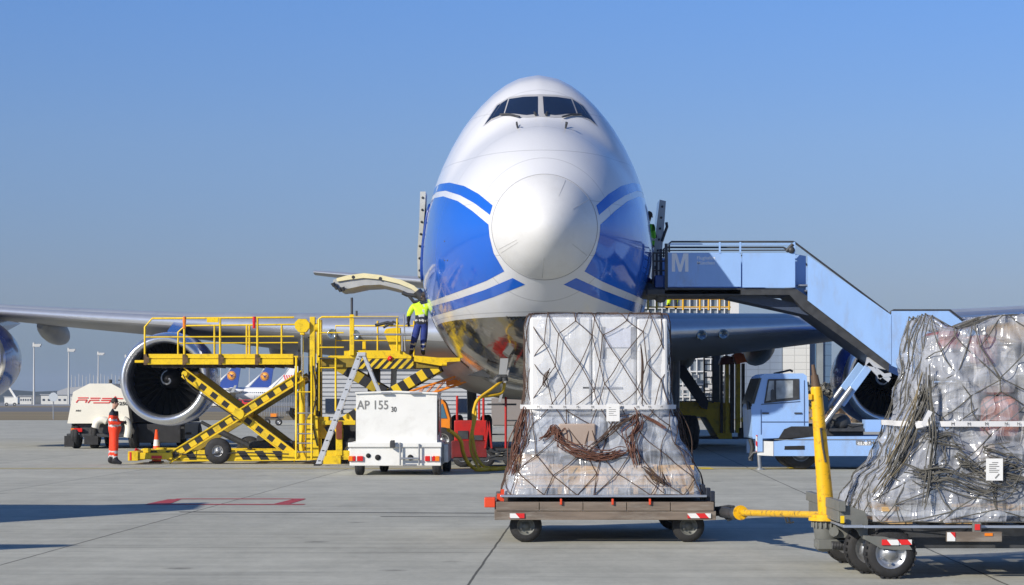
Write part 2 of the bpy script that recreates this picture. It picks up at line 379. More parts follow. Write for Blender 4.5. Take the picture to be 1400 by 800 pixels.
# painted markings
M_ylw = mat('worn_yellow_line', (0.44, 0.385, 0.20), 0.7, var=0.15, vscale=2.5, dirt=(0.42,0.41,0.37), damt=0.8, dscale=3)
M_ylb = mat('yellow_line_dash', (0.75, 0.55, 0.02), 0.6, var=0.1)
M_rline = mat('red_line_paint', (0.42, 0.045, 0.05), 0.65, var=0.2, vscale=3, dirt=(0.25, 0.18, 0.17), damt=0.5, dscale=5)
yd = 55.6
mb = MB(); mb.add([(-60,yd,0.004),(60,yd,0.004),(60,yd+0.9,0.004),(-60,yd+0.9,0.004)], [(0,1,2,3)])
tag(mb.build('yellow_guide_line', M_ylw), kind='structure')
mb = MB()
for px in (967, 1092, 1191, 1290, 1390):
    x = X(px, yd); mb.add([(x-0.17,yd-0.25,0.008),(x+0.17,yd-0.25,0.008),(x+0.17,yd+1.2,0.008),(x-0.17,yd+1.2,0.008)], [(0,1,2,3)])
tag(mb.build('yellow_line_dashes', M_ylb), kind='structure')
def G(px, py):
    D = F*CZ/(py-HOR); return Vector(((px-700)/F*D, D, 0.004))
mb = MB()
def gquad(*p): mb.add([G(*q) for q in p], [(0,1,2,3)])
gquad((198,690.5),(272,690.5),(276,689.3),(201,689.3)); gquad((272,690.5),(415,690.5),(418,689.3),(276,689.3))
gquad((238,682.8),(415,682.8),(418,681.9),(242,681.9))
gquad((200,689.3),(232,689.3),(248,682.8),(230,682.8)); gquad((374,689.3),(396,689.3),(418,682.8),(400,682.8))
mb.build('red_marking', M_rline); tag(bpy.data.objects['red_marking'], kind='structure')
mb = MB(); gquad((245,700.5),(680,702.2),(680,701.6),(245,699.9)); gquad((520,706.6),(700,707.3),(700,706.9),(520,706.2))
tag(mb.build('concrete_crack', mat('joint_sealant', (0.07,0.07,0.065), 0.8)), kind='structure')

# ------------------------------------------------------------------ haze
if HAZE:
    mb = MB(); mb.box(-5000, 5000, -100, 7000, -1.5, 75)
    hz = mb.build('haze', []); m = bpy.data.materials.new('haze_air'); m.use_nodes = True; n = m.node_tree.nodes
    n.remove(n['Principled BSDF']); pv = n.new('ShaderNodeVolumePrincipled'); pv.inputs['Color'].default_value = (0.62, 0.75, 0.95, 1)
    pv.inputs['Density'].default_value = HAZE; pv.inputs['Anisotropy'].default_value = 0.0
    m.node_tree.links.new(pv.outputs[0], n['Material Output'].inputs['Volume']); hz.data.materials.append(m); tag(hz, kind='stuff')

# ------------------------------------------------------------------ the jumbo freighter
YAW = radians(0.7)
AX0, AY0 = 0.80, 50.0
air = thing('cargo_jumbo_jet', 'huge white and blue four engined cargo jet parked nose on with open doors', 'airplane', (AX0, AY0, 0), YAW)
AM = wmat(air); AI = AM.inverted()
CAMW = Vector((0, 0, CZ))
EGG = [(0,1.0),(0.1,0.99),(0.265,0.954),(0.392,0.895),(0.49,0.835),(0.608,0.742),(0.725,0.63),(0.824,0.50),(0.90,0.375),(0.95,0.265),(0.985,0.15),(1.0,0.0)]
def lin(tab, x):
    if x <= tab[0][0]: return tab[0][1]
    for (a, b), (c, d) in zip(tab, tab[1:]):
        if x <= c: return b + (d-b)*(x-a)/(c-a)
    return tab[-1][1]
ST = [(1.3,7.23,4.70,5.95,1.27,0),(2.2,7.90,3.98,5.92,1.84,0.1),(3.3,8.50,3.38,5.86,2.33,0.25),(4.6,9.04,2.90,5.76,2.72,0.45),(5.4,9.70,2.68,5.70,2.86,0.6),(6.5,10.32,2.46,5.62,3.00,0.75),
      (8,10.62,2.27,5.52,3.13,0.9),(10,10.72,2.15,5.42,3.19,0.95),(12,10.72,2.1,5.4,3.20,1),(24,10.7,2.1,5.4,3.22,1),(30,9.2,2.1,5.4,3.25,0.3),(33,8.9,2.1,5.5,3.25,0),(48,8.9,2.2,5.6,3.25,0),
      (56,8.9,3.6,6.1,2.8,0),(62,8.8,5.1,6.9,1.9,0),(68,8.4,7.2,7.8,0.5,0),(69,8.1,7.7,7.9,0.12,0)]
def hermite(xs, ys, x):
    n = len(xs)
    if x <= xs[0]: return ys[0]
    if x >= xs[-1]: return ys[-1]
    i = max(k for k in range(n-1) if xs[k] <= x)
    h = xs[i+1]-xs[i]; d = [(ys[k+1]-ys[k])/(xs[k+1]-xs[k]) for k in range(n-1)]
    def m(k):
        if k == 0: return d[0]
        if k == n-1: return d[-1]
        return 0 if d[k-1]*d[k] <= 0 else 2*d[k-1]*d[k]/(d[k-1]+d[k])
    t = (x-xs[i])/h
    return (2*t**3-3*t*t+1)*ys[i]+(t**3-2*t*t+t)*h*m(i)+(-2*t**3+3*t*t)*ys[i+1]+(t**3-t*t)*h*m(i+1)
SX = [r[0] for r in ST]; SCOLS = [[r[k] for r in ST] for k in range(1, 6)]
def station(s):
    if s < 1.3:
        q = max(s, 0)/1.3
        r = 1.27*(0.78*q**0.56+0.22*sqrt(max(0, 1-(1-q)**2)))
        c = 5.90+0.06*q
        return c+r, c-r, c, r, 0.0
    return tuple(hermite(SX, c, s) for c in SCOLS)
def hull(s, a, off=0.0):
    zt, zb, zw, w, bl = station(s)
    h = sin(a); c = cos(a)
    if h >= 0:
        g = abs(c)*(1-bl) + lin(EGG, h)*bl
        x = w*g*(1 if c >= 0 else -1); z = zw+(zt-zw)*h
    else:
        x = w*c; z = zw+(zw-zb)*h
    p = Vector((x, s, z))
    if off:
        d = Vector((x/max(w,.1), -0.15, (z-zw)/max(zt-zw,.1))).normalized(); p += d*off
    return p
def a_of(s, side, z):   # angle of the hull point at height z
    zt, zb, zw, w, bl = station(s)
    h = (z-zw)/((zt-zw) if z >= zw else (zw-zb)); h = max(-1, min(1, h)); a = math.asin(h)
    return a if side > 0 else pi-a
NR = 96
ring = lambda s: [hull(s, 2*pi*j/NR) for j in range(NR)]
ss = [1.3+0.18*i for i in range(40)] + [8.6+0.8*i for i in range(76)]
ss = [s for s in ss if s < 69] + [69]
M_hull = mat('two_tone_hull', (0.71, 0.72, 0.74), 0.22, coat=0.35, var=0.02, vscale=0.6, bump=0.25, bscale=1.6)
def hull_nodes():
    nt = M_hull.node_tree; n = nt.nodes; l = nt.links; b = n['Principled BSDF']; out = n['Material Output']
    tc = n.new('ShaderNodeTexCoord'); sp = n.new('ShaderNodeSeparateXYZ'); l.new(tc.outputs['Object'], sp.inputs[0])
    lt = n.new('ShaderNodeMath'); lt.operation = 'LESS_THAN'; lt.inputs[1].default_value = 3.86; l.new(sp.outputs['Z'], lt.inputs[0])
    mg = n.new('ShaderNodeBsdfPrincipled'); mg.inputs['Base Color'].default_value = (0.42, 0.41, 0.38, 1); mg.inputs['Metallic'].default_value = 0.95; mg.inputs['Roughness'].default_value = 0.2
    nz = n.new('ShaderNodeTexNoise'); nz.inputs['Scale'].default_value = 1.4; nz.inputs['Detail'].default_value = 3; l.new(tc.outputs['Object'], nz.inputs['Vector'])
    bp = n.new('ShaderNodeBump'); bp.inputs['Strength'].default_value = 0.45; bp.inputs['Distance'].default_value = 0.05; l.new(nz.outputs['Fac'], bp.inputs['Height']); l.new(bp.outputs[0], mg.inputs['Normal'])
    n2 = n.new('ShaderNodeTexNoise'); n2.inputs['Scale'].default_value = 5; n2.inputs['Detail'].default_value = 8; l.new(tc.outputs['Object'], n2.inputs['Vector'])
    rr = n.new('ShaderNodeMapRange'); rr.inputs['To Min'].default_value = 0.05; rr.inputs['To Max'].default_value = 0.20; l.new(n2.outputs['Fac'], rr.inputs['Value']); l.new(rr.outputs[0], mg.inputs['Roughness'])
    mx = n.new('ShaderNodeMixShader'); l.new(lt.outputs[0], mx.inputs[0]); l.new(b.outputs[0], mx.inputs[1]); l.new(mg.outputs[0], mx.inputs[2]); l.new(mx.outputs[0], out.inputs['Surface'])
    # faint lap joints between skin panels
    def lines(src, pitch, w):
        a = n.new('ShaderNodeMath'); a.operation = 'PINGPONG'; a.inputs[1].default_value = pitch/2; l.new(src, a.inputs[0])
        c = n.new('ShaderNodeMath'); c.operation = 'LESS_THAN'; c.inputs[1].default_value = w; l.new(a.outputs[0], c.inputs[0]); return c.outputs[0]
    m1 = n.new('ShaderNodeMath'); m1.operation = 'MAXIMUM'; l.new(lines(sp.outputs['Y'], 1.9, 0.011), m1.inputs[0]); l.new(lines(sp.outputs['Z'], 1.32, 0.010), m1.inputs[1])
    mu = n.new('ShaderNodeMath'); mu.operation = 'MULTIPLY'; mu.inputs[1].default_value = 0.45; l.new(m1.outputs[0], mu.inputs[0])
    src = b.inputs['Base Color'].links[0].from_socket
    mc = n.new('ShaderNodeMix'); mc.data_type = 'RGBA'; l.new(mu.outputs[0], mc.inputs['Factor']); l.new(src, mc.inputs['A']); mc.inputs['B'].default_value = (0.3,0.3,0.31,1); l.new(mc.outputs['Result'], b.inputs['Base Color'])
hull_nodes()
hb = MB(); hb.rings([ring(s) for s in ss]); hb.add(ring(69), [tuple(range(NR))])
fus = hb.build('fuselage', M_hull, air, local=True, recalc='weld')
rb = MB(); rs = [0.0, 0.002, 0.005, 0.01, 0.018, 0.03, 0.045, 0.06, 0.1, 0.15, 0.22, 0.3, 0.4, 0.5, 0.62, 0.75, 0.9, 1.05, 1.2, 1.292]
rb.rings([[hull(max(s, 0.00001), 2*pi*j/NR) for j in range(NR)] for s in rs])
M_radome = mat('radome_paint', (0.73, 0.73, 0.72), 0.40, coat=0.12, var=0.02, dirt=(0.6,0.59,0.57), damt=0.3, dscale=2)
rad = rb.build('radome', M_radome, air, local=True, recalc='weld')
sb = MB(); sb.tube([hull(1.297, 2*pi*j/NR, 0.001) for j in range(NR)], 0.010, 4, closed=True)
sb.build('radome_seam', mat('seam_grey', (0.33, 0.33, 0.33), 0.6), rad, local=True)
for a in (1.15, 0.55, -0.6, -1.62, -2.6, 3.6):
    st = MB(); st.tube([hull(s, a, 0.002) for s in (0.45, 0.6, 0.75, 0.9, 1.05, 1.2)], 0.0042, 4); st.build('lightning_strip', mat('strip_grey', (0.42, 0.42, 0.41), 0.5), rad, local=True)
BV = BVHTree.FromPolygons([v for v in hb.v], hb.f)
def cast(px, py):
    d = (W(px, py, 50) - CAMW).normalized()
    o = AI @ CAMW; dd = (AI.to_3x3() @ d).normalized()
    h = BV.ray_cast(o, dd)
    if h[0] is None: return None, None
    nn = h[1] if h[1].dot(dd) < 0 else -h[1]
    return h[0], nn
def lerp_poly(poly, t):
    ls = [hypot(b[0]-a[0], b[1]-a[1]) for a, b in zip(poly, poly[1:])]; T = sum(ls)*t
    for i, L in enumerate(ls):
        if T <= L or i == len(ls)-1:
            k = min(1, T/L) if L else 0; a, b = poly[i], poly[i+1]
            return (a[0]+(b[0]-a[0])*k, a[1]+(b[1]-a[1])*k)
        T -= L
def grid_patch(top, bot, nu, nv, off, mirror=True):
    """patches lying on the hull between two outline curves (photo outline), plus the mirrored one"""
    out = []
    P = []
    for i in range(nu+1):
        a = lerp_poly(top, i/nu); b = lerp_poly(bot, i/nu)
        row = []
        for j in range(nv+1):
            t = j/nv; p, nn = cast(a[0]+(b[0]-a[0])*t, a[1]+(b[1]-a[1])*t)
            if p is None: p, nn = P[-1][j] if P else (None, None)
            row.append((p, nn))
        P.append(row)
    def mk(sgn):
        mb = MB(); vs = [Vector(((p+nn*off).x*sgn, (p+nn*off).y, (p+nn*off).z)) for r in P for p, nn in r]
        mb.add(vs, [(i*(nv+1)+j, (i+1)*(nv+1)+j, (i+1)*(nv+1)+j+1, i*(nv+1)+j+1) for i in range(nu) for j in range(nv)], 0, True)
        return mb
    return [mk(1), mk(-1)] if mirror else [mk(1)]
# cockpit windows: forward pane and two side panes on either side
M_frame = mat('window_frame_paint', (0.42, 0.42, 0.43), 0.4)
panes = [([(690,157.5),(697,136),(716,132.7),(735.6,132)], [(690,157.5),(700,157.5),(720,160),(737.3,157.5)]),]
fwd_t = [(696.5,135.8),(716,133),(735.4,132.4)]; fwd_b = [(690.5,155.0),(704,156.0),(720,158.0),(735.4,156.2)]
s1_t = [(686,141.5),(694.5,136)]; s1_b = [(672,163),(688.5,156)]
s2_t = [(680,145),(685,142)]; s2_b = [(663,170.5),(671,163.8)]
def grow(pts, dx, dy): return [(p[0]+dx, p[1]+dy) for p in pts]
fr_t = [(679,143.2),(686,139),(696,133.0),(716,129.8),(740.6,129.0)]; fr_b = [(660.4,173),(672,165.2),(689,158.6),(720,161.2),(740.6,159.6)]
for mb in grid_patch(fr_t, fr_b, 28, 6, 0.006): mb.build('windscreen_frame', M_frame, air, local=True)
for t, b in ((fwd_t, fwd_b), (s1_t, s1_b), (s2_t, s2_b)):
    for mb in grid_patch(t, b, 12, 6, 0.014): mb.build('cockpit_window', M_glass, air, local=True)
# wipers
for sg in (1, -1):
    wp = MB()
    for pts in ([(685,158.5),(697,158.2),(706,160.5),(711,162)],):
        q = [cast(*p) for p in pts]; wp.tube([Vector(((p+n_*0.05).x*sg, (p+n_*0.05).y, (p+n_*0.05).z)) for p, n_ in q], 0.028, 6)
    wp.build('wiper', M_dark, air, local=True); wp = MB()
    q = [cast(*p) for p in ((731,156),(733,159.5))]; wp.tube([Vector(((p+n_*0.05).x*sg, (p+n_*0.05).y, (p+n_*0.05).z)) for p, n_ in q], 0.035, 6)
    wp.build('wiper_pivot', M_dark, air, local=True)
    pt = MB(); p, n_ = cast(708, 175.5); p2, n2 = cast(708, 172)
    f = lambda v: Vector((v.x*sg, v.y, v.z))
    pt.tube([f(p), f(p+n_*0.12), f(p+n_*0.13+Vector((0,-0.16,0)))], 0.022, 6); pt.tube([f(p), f(p2+n2*0.1)], 0.02, 6)
    pt.build('pitot_probe', M_dark, air, local=True)
# livery bands, each lying on the hull and running aft
def to_param(px, py):
    p, nn = cast(px, py)
    if p is None: return None
    s = p.y; zt, zb, zw, w, bl = station(s)
    return s, a_of(s, -1 if p.x < 0 else 1, p.z)
def band(name, U, L, E, m, z_aft, label=None, nu=40, nv=10, off=0.005, aft=60):
    E = E or [U[0], L[0]]
    rows = []
    for j in range(nv+1):
        v = j/nv; e = lerp_poly(E, v); base = (U[0][0]*(1-v)+L[0][0]*v, U[0][1]*(1-v)+L[0][1]*v)
        pr = []
        for i in range(nu+1):
            t = i/nu; u_ = lerp_poly(U, t); l_ = lerp_poly(L, t); k = (1-t)**2
            q = (u_[0]*(1-v)+l_[0]*v+k*(e[0]-base[0]), u_[1]*(1-v)+l_[1]*v+k*(e[1]-base[1]))
            r = to_param(*q)
            if r: pr.append(r)
        s0, a0 = pr[-1]; z0 = hull(s0, a0).z; z1 = z_aft[0]*(1-v)+z_aft[1]*v
        k = 1
        while True:
            s = s0+0.7*k
            if s > aft: break
            t = min(1, (s-s0)/6); t = t*t*(3-2*t); pr.append((s, a_of(s, -1, z0*(1-t)+z1*t))); k += 1
        rows.append(pr)
    n = min(len(r) for r in rows); rows = [r[:n] for r in rows]
    for sg in (1, -1):
        mb = MB(); vs = []
        for r in rows:
            for s, a in r:
                p = hull(s, a, off); vs.append(Vector((p.x*sg, p.y, p.z)))
        mb.add(vs, [(j*n+i, j*n+i+1, (j+1)*n+i+1, (j+1)*n+i) for j in range(nv) for i in range(n-1)], 0, True)
        o = mb.build(name, m, air, local=True)
        if label: o['label'] = label
band('livery_stripe', [(673.7,281),(655,265.5),(635,254.5),(614.8,249.8),(602,251.5)], [(670,294),(649,278),(629,267),(609,260.7),(597.5,262.5)], None, M_blue, (7.75, 7.5), 'upper blue stripe')
band('livery_field', [(668,307),(646,288.5),(626,275),(606,268.5),(593.5,271)], [(689.5,371),(665,384),(640.6,393.5),(606,406),(586.5,413)], [(668,307),(669.4,323),(675,346),(689.5,371)], M_blue, (7.3, 4.7), 'broad blue side field', nu=40, nv=24)
band('livery_stripe', [(701,380),(663.7,396),(626,408.7),(604,415),(591,418.5)], [(718,389),(675,406),(638,418.5),(612,426.5),(597.5,430.5)], None, M_blue, (4.45, 4.2), 'lower blue stripe')
# web address on the chin
tx = text_mb('www.airbridgecargo.com', 0.26)
mb = MB(); vs = []
for v in tx.v:
    px = 692 + v.x*54; py = 436.5 - v.z*30 + 0.5
    base = 436 + min((px-692), 30)*0.12
    p, nn = cast(px, base - v.z*36)
    vs.append(p + nn*0.008)
mb.add(vs, tx.f); mb.build('web_address', M_textd, air, local=True)
# flag-like logo on the right upper side, two small windows
lg = MB()
for z0, z1, s0, s1 in ((9.35,9.42,9.2,10.6),(9.0,9.06,9.3,9.5),(8.95,9.35,9.9,10.05),(8.62,8.72,9.0,10.1),(7.9,8.15,10.2,10.45)):
    lg.add([hull(s0,a_of(s0,-1,z0),.01),hull(s1,a_of(s1,-1,z0),.01),hull(s1,a_of(s1,-1,z1),.01),hull(s0,a_of(s0,-1,z1),.01)], [(0,1,2,3)])
lg.build('side_emblem', M_textd, air, local=True)
# nose drain vents and static ports
vb = MB()
for px, py in ((608,330),(612,356),(608,356)):
    p, nn = cast(px, py); vb.bar(p+nn*.012+Vector((-.0,-.0,.0)), p+nn*.012+Vector((0.14,-.1,0)), 0.03, 0.03)
vb.build('static_port', M_dark, air, local=True)

# wings -----------------------------------------------------------------
def foil(xl, sle, c, z, tc, tw):
    pts = []; N = 16
    xs = [0.5*(1-cos(pi*i/N)) for i in range(N+1)]
    def th(x): return 5*tc*(0.2969*sqrt(x)-0.126*x-0.3516*x*x+0.2843*x**3-0.1036*x**4)
    up = [(x, th(x)) for x in xs]; lo = [(x, -th(x)*0.92) for x in reversed(xs[1:-1])]
    for x, t in up+lo:
        dz = t*c - x*c*sin(tw); pts.append(Vector((xl, sle+x*c, z+dz)))
    return pts
M_wingshade = mat('wing_underside_shade', (0.20,0.205,0.21), 0.4, var=0.1, vscale=0.9, stretch=(1,0.3,1))  # wing grey darkened, underside shade put into the colour
def wing(sgn, secs, name, parent, nle=2):
    R = [foil(sgn*x, s, c, z, tc, tw) for x, s, c, z, tc, tw in secs]
    n = len(R[0]); mb = MB(); vs = [p for r in R for p in r]
    fs = []; mi = []
    for i in range(len(R)-1):
        for j in range(n):
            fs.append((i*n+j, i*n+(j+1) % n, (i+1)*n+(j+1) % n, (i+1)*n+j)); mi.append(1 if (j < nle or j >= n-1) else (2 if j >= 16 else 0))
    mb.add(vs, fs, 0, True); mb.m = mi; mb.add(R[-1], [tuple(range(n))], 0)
    return mb.build(name, [M_wing, M_le, M_wingshade], parent, local=True)
def wle(x): return 18.6+(x-3.25)*0.87
def wz(x): return 3.95+(x-3.0)*0.058+0.0010*(x-3)**2
def interp_w(x):
    c = lin([(0,16.5),(3.25,14.8),(12,9.4),(28,4.6),(30,3.6)], x); tc = lin([(0,.135),(6,.12),(12,.105),(30,.09)], x)
    return (x, wle(x), c, wz(x), tc, radians(lin([(0,2.5),(12,1.0),(30,-1.0)], x)))
for sg in (1, -1):
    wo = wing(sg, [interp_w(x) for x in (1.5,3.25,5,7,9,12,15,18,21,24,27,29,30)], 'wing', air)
    # landing lights in the leading edge
    for x in (5.75, 6.55):
        y = wle(x)-0.02; z = wz(x)-0.16
        mb = MB(); c = Vector((sg*x, y-0.02, z)); mb.lathe(c+Vector((0,0.10,0)), (0,-1,0), [(0,0.17),(0.14,0.17),(0.14,0.13),(0.04,0.02)], 18)
        lo = mb.build('landing_light', mat('lamp_reflector', (0.30,0.36,0.38), 0.1, metal=0.6), wo, local=True)
    # flap track fairings
    for x, dy, L, r in ((6.4, 12.0, 5.5, 0.62), (9.4, 8.8, 5.5, 0.62), (19.0, 3.6, 4.6, 0.5)):
        y0 = wle(x)+dy-1.5; zc = wz(x)-0.38
        mb = MB(); R = []
        for i in range(13):
            t = i/12; rr = max(0.02, sin(pi*min(1, t*0.78+0.04))**0.6); rr = max(rr, 0.02)
            R.append([Vector((sg*x+cos(a)*r*rr*0.85, y0+t*L, zc-0.15*t*2+(sin(a)*r*rr*(1.0 if sin(a) < 0 else 1.3)))) for a in [2*pi*k/16 for k in range(16)]])
        mb.rings(R, cap0=True, cap1=True); mb.build('flap_fairing', M_pod, wo, local=True)
    # engines
    for xe, se in ((12.35, 22.6), (21.1, 30.5)):
        zc = 2.50 if xe < 15 else 3.30
        c = Vector((sg*xe, se, zc)); ax = Vector((0,1,0.02)).normalized(); e = MB()
        eg = e.lathe(c, ax, [(0.34,1.545),(0.8,1.60),(1.6,1.64),(2.6,1.60),(3.6,1.45),(4.3,1.28),(4.3,1.20),(3.8,1.2)], 48).build('engine', M_engblue, air, local=True)
        MB().lathe(c, ax, [(0.55,1.24),(0.25,1.235),(0.08,1.285),(0.0,1.37),(0.03,1.44),(0.14,1.50),(0.34,1.545)], 48).build('intake_lip', M_lip, eg, local=True)
        MB().lathe(c, ax, [(0.55,1.24),(1.0,1.26),(1.5,1.27)], 48).build('intake_duct', mat('duct_lining', (0.10,0.105,0.115), 0.35), eg, local=True)
        fb = MB()
        for k in range(26):
            a = 2*pi*k/26; u = Vector((cos(a),0,sin(a))); t = Vector((-sin(a),0,cos(a)))
            R0 = [c+ax*1.25+u*r+t*(0.02)+ax*0.0-t*w/2+ax*(-0.05) for r, w in ((0.38,0.07),(0.8,0.11),(1.24,0.17))]
            R1 = [c+ax*1.55+u*r+t*w/2+ax*tw for r, w, tw in ((0.38,0.05,0.05),(0.8,0.15,-0.08),(1.24,0.24,-0.18))]
            vs = R0+R1; fb.add(vs, [(0,1,4,3),(1,2,5,4)], 0, True); fb.add([v+ax*0.018 for v in vs], [(3,4,1,0),(4,5,2,1)], 0, True)
        fb.build('fan_blades', mat('fan_blade_metal', (0.09,0.093,0.10), 0.3, metal=0.75), eg, local=True, recalc=False)
        MB().lathe(c, ax, [(1.62,1.27),(1.62,0.001)], 32).build('fan_disc', M_void, eg, local=True)
        sp_ = MB().lathe(c+ax*0.78, ax, [(0.0,0.003),(0.05,0.08),(0.18,0.18),(0.38,0.29),(0.62,0.385),(0.72,0.39)], 28).build('spinner', mat('spinner_black', (0.015,0.015,0.017), 0.3), eg, local=True)
        sw = MB(); prof = [(0.0,0.003),(0.05,0.08),(0.18,0.18),(0.38,0.29),(0.62,0.385)]
        def rp(q, a): 
            hh = lin([(i/4, p[0]) for i, p in enumerate(prof)], q); rr = lin([(i/4, p[1]) for i, p in enumerate(prof)], q)+0.006
            return c+ax*(0.775+hh)+Vector((cos(a),0,sin(a)))*rr
        vs = []; K = 30
        for k in range(K+1):
            q = 0.10+0.62*k/K; a = 0.6-1.55*pi*k/K*1.05; wd_ = 0.13*(0.75+0.4*sin(pi*k/K))
            vs += [rp(q, a), rp(q+wd_, a)]
        sw.add(vs, [(2*k, 2*k+1, 2*k+3, 2*k+2) for k in range(K)]); sw.build('swirl_mark', mat('swirl_white', (0.85,0.85,0.85), 0.4), sp_, local=True)
        MB().lathe(c, ax, [(4.0,0.95),(5.0,0.80),(5.6,0.55),(5.6,0.4),(6.3,0.08)], 28).build('exhaust_nozzle', M_dark, eg, local=True)
        # pylon
        yl = wle(xe); zl = wz(xe); py = MB()
        prof = [(se+1.3, zc+1.50), (se+2.3, zc+1.72), (yl+0.25, zl+0.02), (yl+6.0, zl-0.3), (se+4.6, zc+1.0), (se+2.8, zc+1.30)]
        for k in range(len(prof)): pass
        th = [0.06, 0.22, 0.27, 0.1, 0.2, 0.25]
        L_ = [Vector((sg*xe-t, y, z)) for (y, z), t in zip(prof, th)]; R_ = [Vector((sg*xe+t, y, z)) for (y, z), t in zip(prof, th)]
        n_ = len(prof); py.add(L_, [tuple(range(n_))]); py.add(R_, [tuple(range(n_-1,-1,-1))]); py.add(L_+R_, [(i, (i+1) % n_, n_+(i+1) % n_, n_+i) for i in range(n_)], 0)
        py.build('pylon', M_engblue, wo, local=True, bevel=0.05)
# wing to body fairing
mb = MB(); R = []
for i in range(21):
    s = 17+i*1.0; t = i/20; g = sin(pi*t)**0.4 if 0 < t < 1 else 0.02
    R.append([Vector((cos(a)*3.55*max(g,.6 if 0<t<1 else .55)*(1 if True else 1), s, 3.55+sin(a)*(1.75*g if sin(a) < 0 else 1.3*g))) for a in [2*pi*k/32 for k in range(32)]])
mb.rings(R, cap0=True, cap1=True); mb.build('wing_root_fairing', M_pod, air, local=True)
# tail
for sg in (1, -1):
    wing(sg, [(0.6,58.5,9,7.55,.10,0),(3,60.6,7.4,7.85,.10,0),(7,64.1,5.2,8.35,.09,0),(10.9,67.5,3.0,8.85,.08,0)], 'tailplane', air)
mb = MB(); vs = []
mb.rings([[Vector((x*w_, s0+c*q, z)) for q, w_ in ((0,0),(0.15,.9),(0.4,1),(1,0),(0.4,-1),(0.15,-.9))] for s0, c, z, x in ((52.5,13.5,8.4,0.55),(60.5,8.5,14,0.4),(66.5,5.0,18.3,0.25))], cap1=True, sm=False)
mb.build('tail_fin', M_blue, air, local=True)
# undercarriage -----------------------------------------------------------
M_strut = mat('strut_grey_paint', (0.20,0.205,0.21), 0.4, var=0.2)
def gear(x, y, ztop, r, w, halves, rows, name):
    g = MB(); g.cyl((x,y,r*0.95),(x,y,ztop),0.16,0.2,14); g.cyl((x,y,r*0.95),(x,y,1.5),0.11,0.11,12)
    g.bar((x,y,1.3),(x,y+2.0,ztop),0.14,0.14); g.bar((x-0.1,y,1.4),(x-1.0*(1 if x > 0 else -1)*0.0-0.1,y-1.6,ztop),0.1,0.1)
    g.bar((x,y-rows*0.75,r),(x,y+rows*0.75,r),0.22,0.22) if rows else None
    g.cyl((x-halves,y,r),(x+halves,y,r),0.09,n=10)
    o = g.build(name, M_strut, air, local=True)
    for dy in ([0] if not rows else [-rows*0.75, rows*0.75]):
        for sx in (-1, 1): add_wheel(o, (x+sx*halves, y+dy, r), r, w, 0.45, (1,0,0), local=True)
    return o
ng = gear(0, 8.0, 2.7, 0.62, 0.42, 0.45, 0, 'nose_gear')
gb = MB(); gb.bar((0,7.8,2.2),(0,5.6,2.7),0.16,0.16); gb.bar((-.35,7.9,1.5),(-.35,7.3,2.5),0.06); gb.cyl((-0.3,7.6,1.75),(0.3,7.6,1.75),0.14,n=10)
gb.build('drag_brace', M_strut, ng, local=True)
for sg in (1, -1):
    d = MB(); d.prism([(sg*0.75,2.75),(sg*0.80,2.75),(sg*1.08,1.75),(sg*1.02,1.75)], 6.2, 8.6)
    d.build('gear_door', mat('gear_door_grey', (0.5,0.5,0.49), 0.35, metal=0.4), ng, local=True)
    gear(sg*1.95, 31.0, 2.9, 0.62, 0.45, 0.55, 1, 'body_gear'); gear(sg*5.5, 28.0, 3.6, 0.62, 0.45, 0.55, 1, 'wing_gear')
    q = MB(); q.prism([(sg*4.7,3.4),(sg*4.78,3.4),(sg*4.9,1.1),(sg*4.8,1.1)], 26.5, 29.5); q.build('gear_door', M_pod, air, local=True)
# belly blade aerial and the white hanging plate with latch at the nose power socket
mb = MB(); mb.prism([(-1.9,2.46),(-1.25,2.40),(-1.5,2.62)], 6.9, 7.3); mb.build('drain_mast', M_dark, air, local=True)
mb = MB(); p = [W(684,490,55), W(695,490,55), W(692,512,55), W(682,512,55)]; mb.prism([(v.x, v.z) for v in p], 55.0, 55.12)
mb.build('access_panel', mat('access_panel_grey', (0.33,0.34,0.34), 0.4), air)
